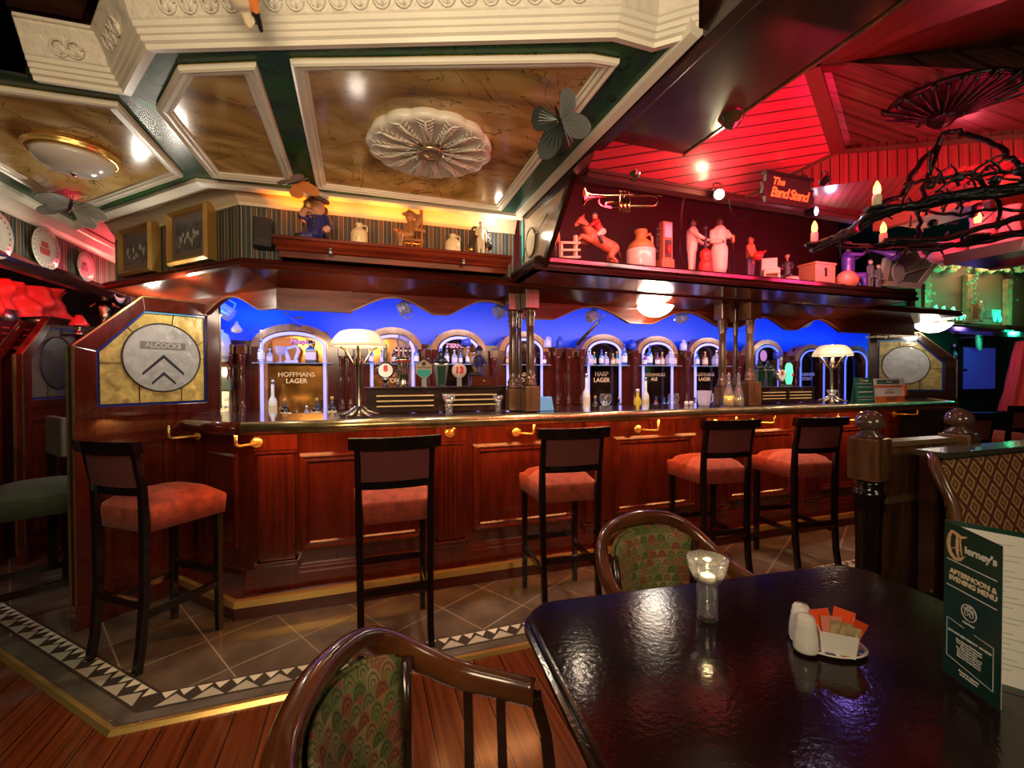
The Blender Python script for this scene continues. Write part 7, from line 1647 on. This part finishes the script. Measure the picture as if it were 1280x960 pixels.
t = thing('lamp_table', 'tall dark stand under the red shaded lamp', 'stand', (p.x,4.5,0)); MB().box(-.08,.08,-.08,.08,1.735,1.75).box(-.02,.02,-.02,.02,.02,1.735).box(-.12,.12,-.12,.12,.012,.03).build('body', darkwood, t)
p = PY(131, 384, 5.2); t = thing('brass_urn', 'small ornate brass urn catching light above the partition', 'urn', (p.x,5.2,1.93)); t.scale = (1.2,)*3; sculpt('body', [((0,0,.05),.05,(0,0,.11),.06,0), ((0,0,.17),.03,(0,0,.20),.045,0), ((-.09,0,.12),.012,(-.05,0,.16),.010,0), ((.09,0,.12),.012,(.05,0,.16),.010,0), ((0,0,0),.04,(0,0,.01),.04,0)], [P('x',(.65,.42,.18),rough=.2,metal=1,bump=.8,nscale=60)], t, vox=.007)
t = thing('urn_cabinet', 'tall dark cabinet behind the left partition carrying the brass urn', 'cabinet', (0,0,0)); MB().box(p.x-.3,p.x+.3,5.05,5.5,.012,1.88).build('body', darkwood, t, bevel=.01)
for i, (px, py, w, h) in enumerate([(76, 590, .05, .17)]):
    q = PY(px, py, 3.95); t = thing('padded_chair', 'pale studded padded chair back just left of the brass edged post', 'chair', (q.x-.02, 3.95, .012), -.9); MB().box(-.2,.2,-.02,.03,.85,1.12).build('back_pad', P('x',(.10,.085,.06),rough=.8), t, bevel=.012); MB().box(-.2,-.165,-.02,.03,0,.86).box(.165,.2,-.02,.03,0,.86).box(-.2,.2,-.02,.36,.66,.70).box(-.2,-.165,.33,.36,0,.66).box(.165,.2,.33,.36,0,.66).build('legs', blackwood, t)
# ================================================================== LIGHT
w = bpy.data.worlds.new('world'); sc.world = w; w.use_nodes = True
w.node_tree.nodes['Background'].inputs[0].default_value = (.9,.6,.45,1); w.node_tree.nodes['Background'].inputs[1].default_value = .012
WARM = (1,.74,.46); WH = (1,.88,.72); RED = (1,.015,.07); ORG = (1,.36,.04); BLU = (.02,.15,1); GRN = (.03,1,.5); VIO = (.35,.2,1)
# added fill from behind and above the viewer, then ceiling and left lights
aim(light('room_fill', 'AREA', (-.7,-.9,2.1), WARM, 27, (1.0,.4)), (.3,2.5,.9))
aim(light('room_fill', 'AREA', (2.4,-1.0,2.1), WARM, 10, (.8,.5)), (1.6,2.4,.6))
aim(light('recess_lamp', 'AREA', (.0,.35,1.95), (1,.80,.55), 7, (.8,.3)), (0,2.1,2.5))
aim(light('left_room_lamp', 'AREA', (-2.8,1.2,2.6), WARM, 2.2, (.6,.6)), (-1.6,3.0,.8))
# bar lamps
for (x, y) in ((-.02,2.80), (PY(1040,500,2.84).x,2.84)): light('table_lamp_light', 'POINT', (x,y,ZT+.478), WH, 10, .03)
light('dome_lamp', 'POINT', (c0.x, c0.y-.0, c0.z-.02), WH, 12, .09)
light('dome_lamp', 'POINT', (c1.x, c1.y, c1.z-.02), WH, 16, .09)
light('soffit_lamp', 'POINT', (-1.0,3.05,1.93), WH, 6, .03)
# under the counter edge: small orange lamps
for x in (-.45, .25, .9, 1.55, 2.2, 2.9, 3.6, 4.4): aim(light('counter_lamp', 'AREA', (x,2.78,1.10), (1,.38,.12), 3.0, (.5,.03)), (x,3.0,.4))
for x in (-.15, .55, 1.3, 2.1, 2.9, 3.7):
    l = light('canopy_downlight', 'AREA', (x,2.52 if x < .9 else 2.5,1.985), (1,.80,.58), 3.6, .05); aim(l, (x,2.45,0)); l.data.spread = 2.0
# orange strip behind the ledge
for x in (-.25, .15, .55): 
    l = light('ledge_strip', 'AREA', (x,2.66,2.142), (1,.22,.015), 1.25, (.36,.02)); l.data.spread = 1.1; aim(l, (x,2.64,2.9))
aim(light('ledge_front', 'AREA', (.3,2.35,2.1), (1,.6,.3), .8, (1.0,.05)), (.3,2.7,2.3))
light('cove_corner', 'POINT', (.80,2.60,2.30), WH, 1.4, .02)
# blue strips over the back bar
aim(light('blue_strip', 'AREA', (.2,3.75,2.0), BLU, 7, (2.4,.06)), (.2,4.45,1.9))
aim(light('blue_strip', 'AREA', (3.0,3.75,2.0), BLU, 7, (2.6,.06)), (3.0,4.45,1.9))
aim(light('blue_strip', 'AREA', (6.0,3.75,2.0), BLU, 11, (2.4,.06)), (6.0,4.45,1.9))
aim(light('blue_strip', 'AREA', (-1.0,3.9,2.0), BLU, 5, (.5,.06)), (-1.0,4.45,1.8))
aim(light('serving_lamp', 'AREA', (1.0,3.3,1.95), (1,.72,.55), 15, (2.6,.1)), (1.0,4.1,1.3))
aim(light('serving_lamp', 'AREA', (3.6,3.3,1.95), (1,.70,.60), 14, (2.4,.1)), (3.6,4.1,1.3))
light('register_lamp', 'POINT', (-1.15,3.75,1.45), (1,.9,.6), 2.5, .03)
light('urn_fill', 'POINT', (-1.75,4.7,2.2), (1,.8,.5), 2, .03)  # added near the urn to brighten its brass
light('partition_backlight', 'POINT', (-1.38,3.62,1.86), (1,.93,.75), 9, .04)  # added behind the left partition to shine through its glass
# red lights in the figurine cabinet and on the boarded ceiling
for x in (1.3, 2.0, 2.6, 3.3): aim(light('cabinet_red', 'AREA', (x,2.02,2.30), RED, 2.6, (.5,.05)), (x,2.6,2.1))
aim(light('cabinet_warm', 'AREA', (1.9,1.90,2.40), (1,.68,.55), 4.0, (1.6,.03)), (2.0,2.5,2.1))
aim(light('pane_fill', 'AREA', (3.0,1.9,2.22), (1,.9,.75), 2.5, .04), (3.95,2.45,2.2))  # added to whiten the glazed panel at the right end
aim(light('ceiling_red', 'AREA', (1.7,1.2,2.05), RED, 10, (.5,.2)), (1.75,1.68,2.5))
aim(light('ceiling_red', 'AREA', (2.5,1.0,2.1), RED, 3.5, (.4,.2)), (2.5,1.6,2.45))
light('spot_yellow', 'POINT', sp1+V(-.02,-.05,0), (1,.9,.5), 1.6, .02)
light('spot_blue', 'POINT', sp2+V(.03,-.06,0), (.6,.6,1), 1.0, .02)
light('ceiling_cool', 'POINT', (1.9,.75,2.3), (.8,.8,.9), .5, .05)
light('purple_spot', 'POINT', (3.2,2.15,2.28), VIO, 2.0, .03)
light('shelf_pink', 'POINT', (2.7,1.2,2.12), (1,.10,.14), 3.0, .05)
# left red, right green
aim(light('left_red', 'AREA', (-2.2,3.9,2.15), RED, 5, (.3,.3)), (-2.7,4.2,2.05))
light('bulkhead_red', 'POINT', (-1.72,4.35,2.22), RED, 5, .04)
for x in (6.3, 7.4): aim(light('alcove_green', 'AREA', (x,3.0,2.08), GRN, 5, (.5,.05)), (x,3.35,2.5))
aim(light('alcove_top', 'AREA', (7.0,3.0,2.8), (1,.7,.35), 8, (1,.1)), (7.0,3.3,2.3))
light('far_violet', 'POINT', (7.6,3.6,1.7), VIO, 3, .05)
light('far_green', 'POINT', (8.9,3.7,1.85), GRN, 7, .05)
aim(light('green_spill', 'AREA', (-2.3,1.2,2.3), (.15,1,.6), 2.6, .15), (-.95,2.3,0))
sc.view_settings.exposure = .3
sc.cycles.max_bounces = 8; sc.cycles.transparent_max_bounces = 16; sc.cycles.use_denoising = True
sc.cycles.sample_clamp_indirect = 4
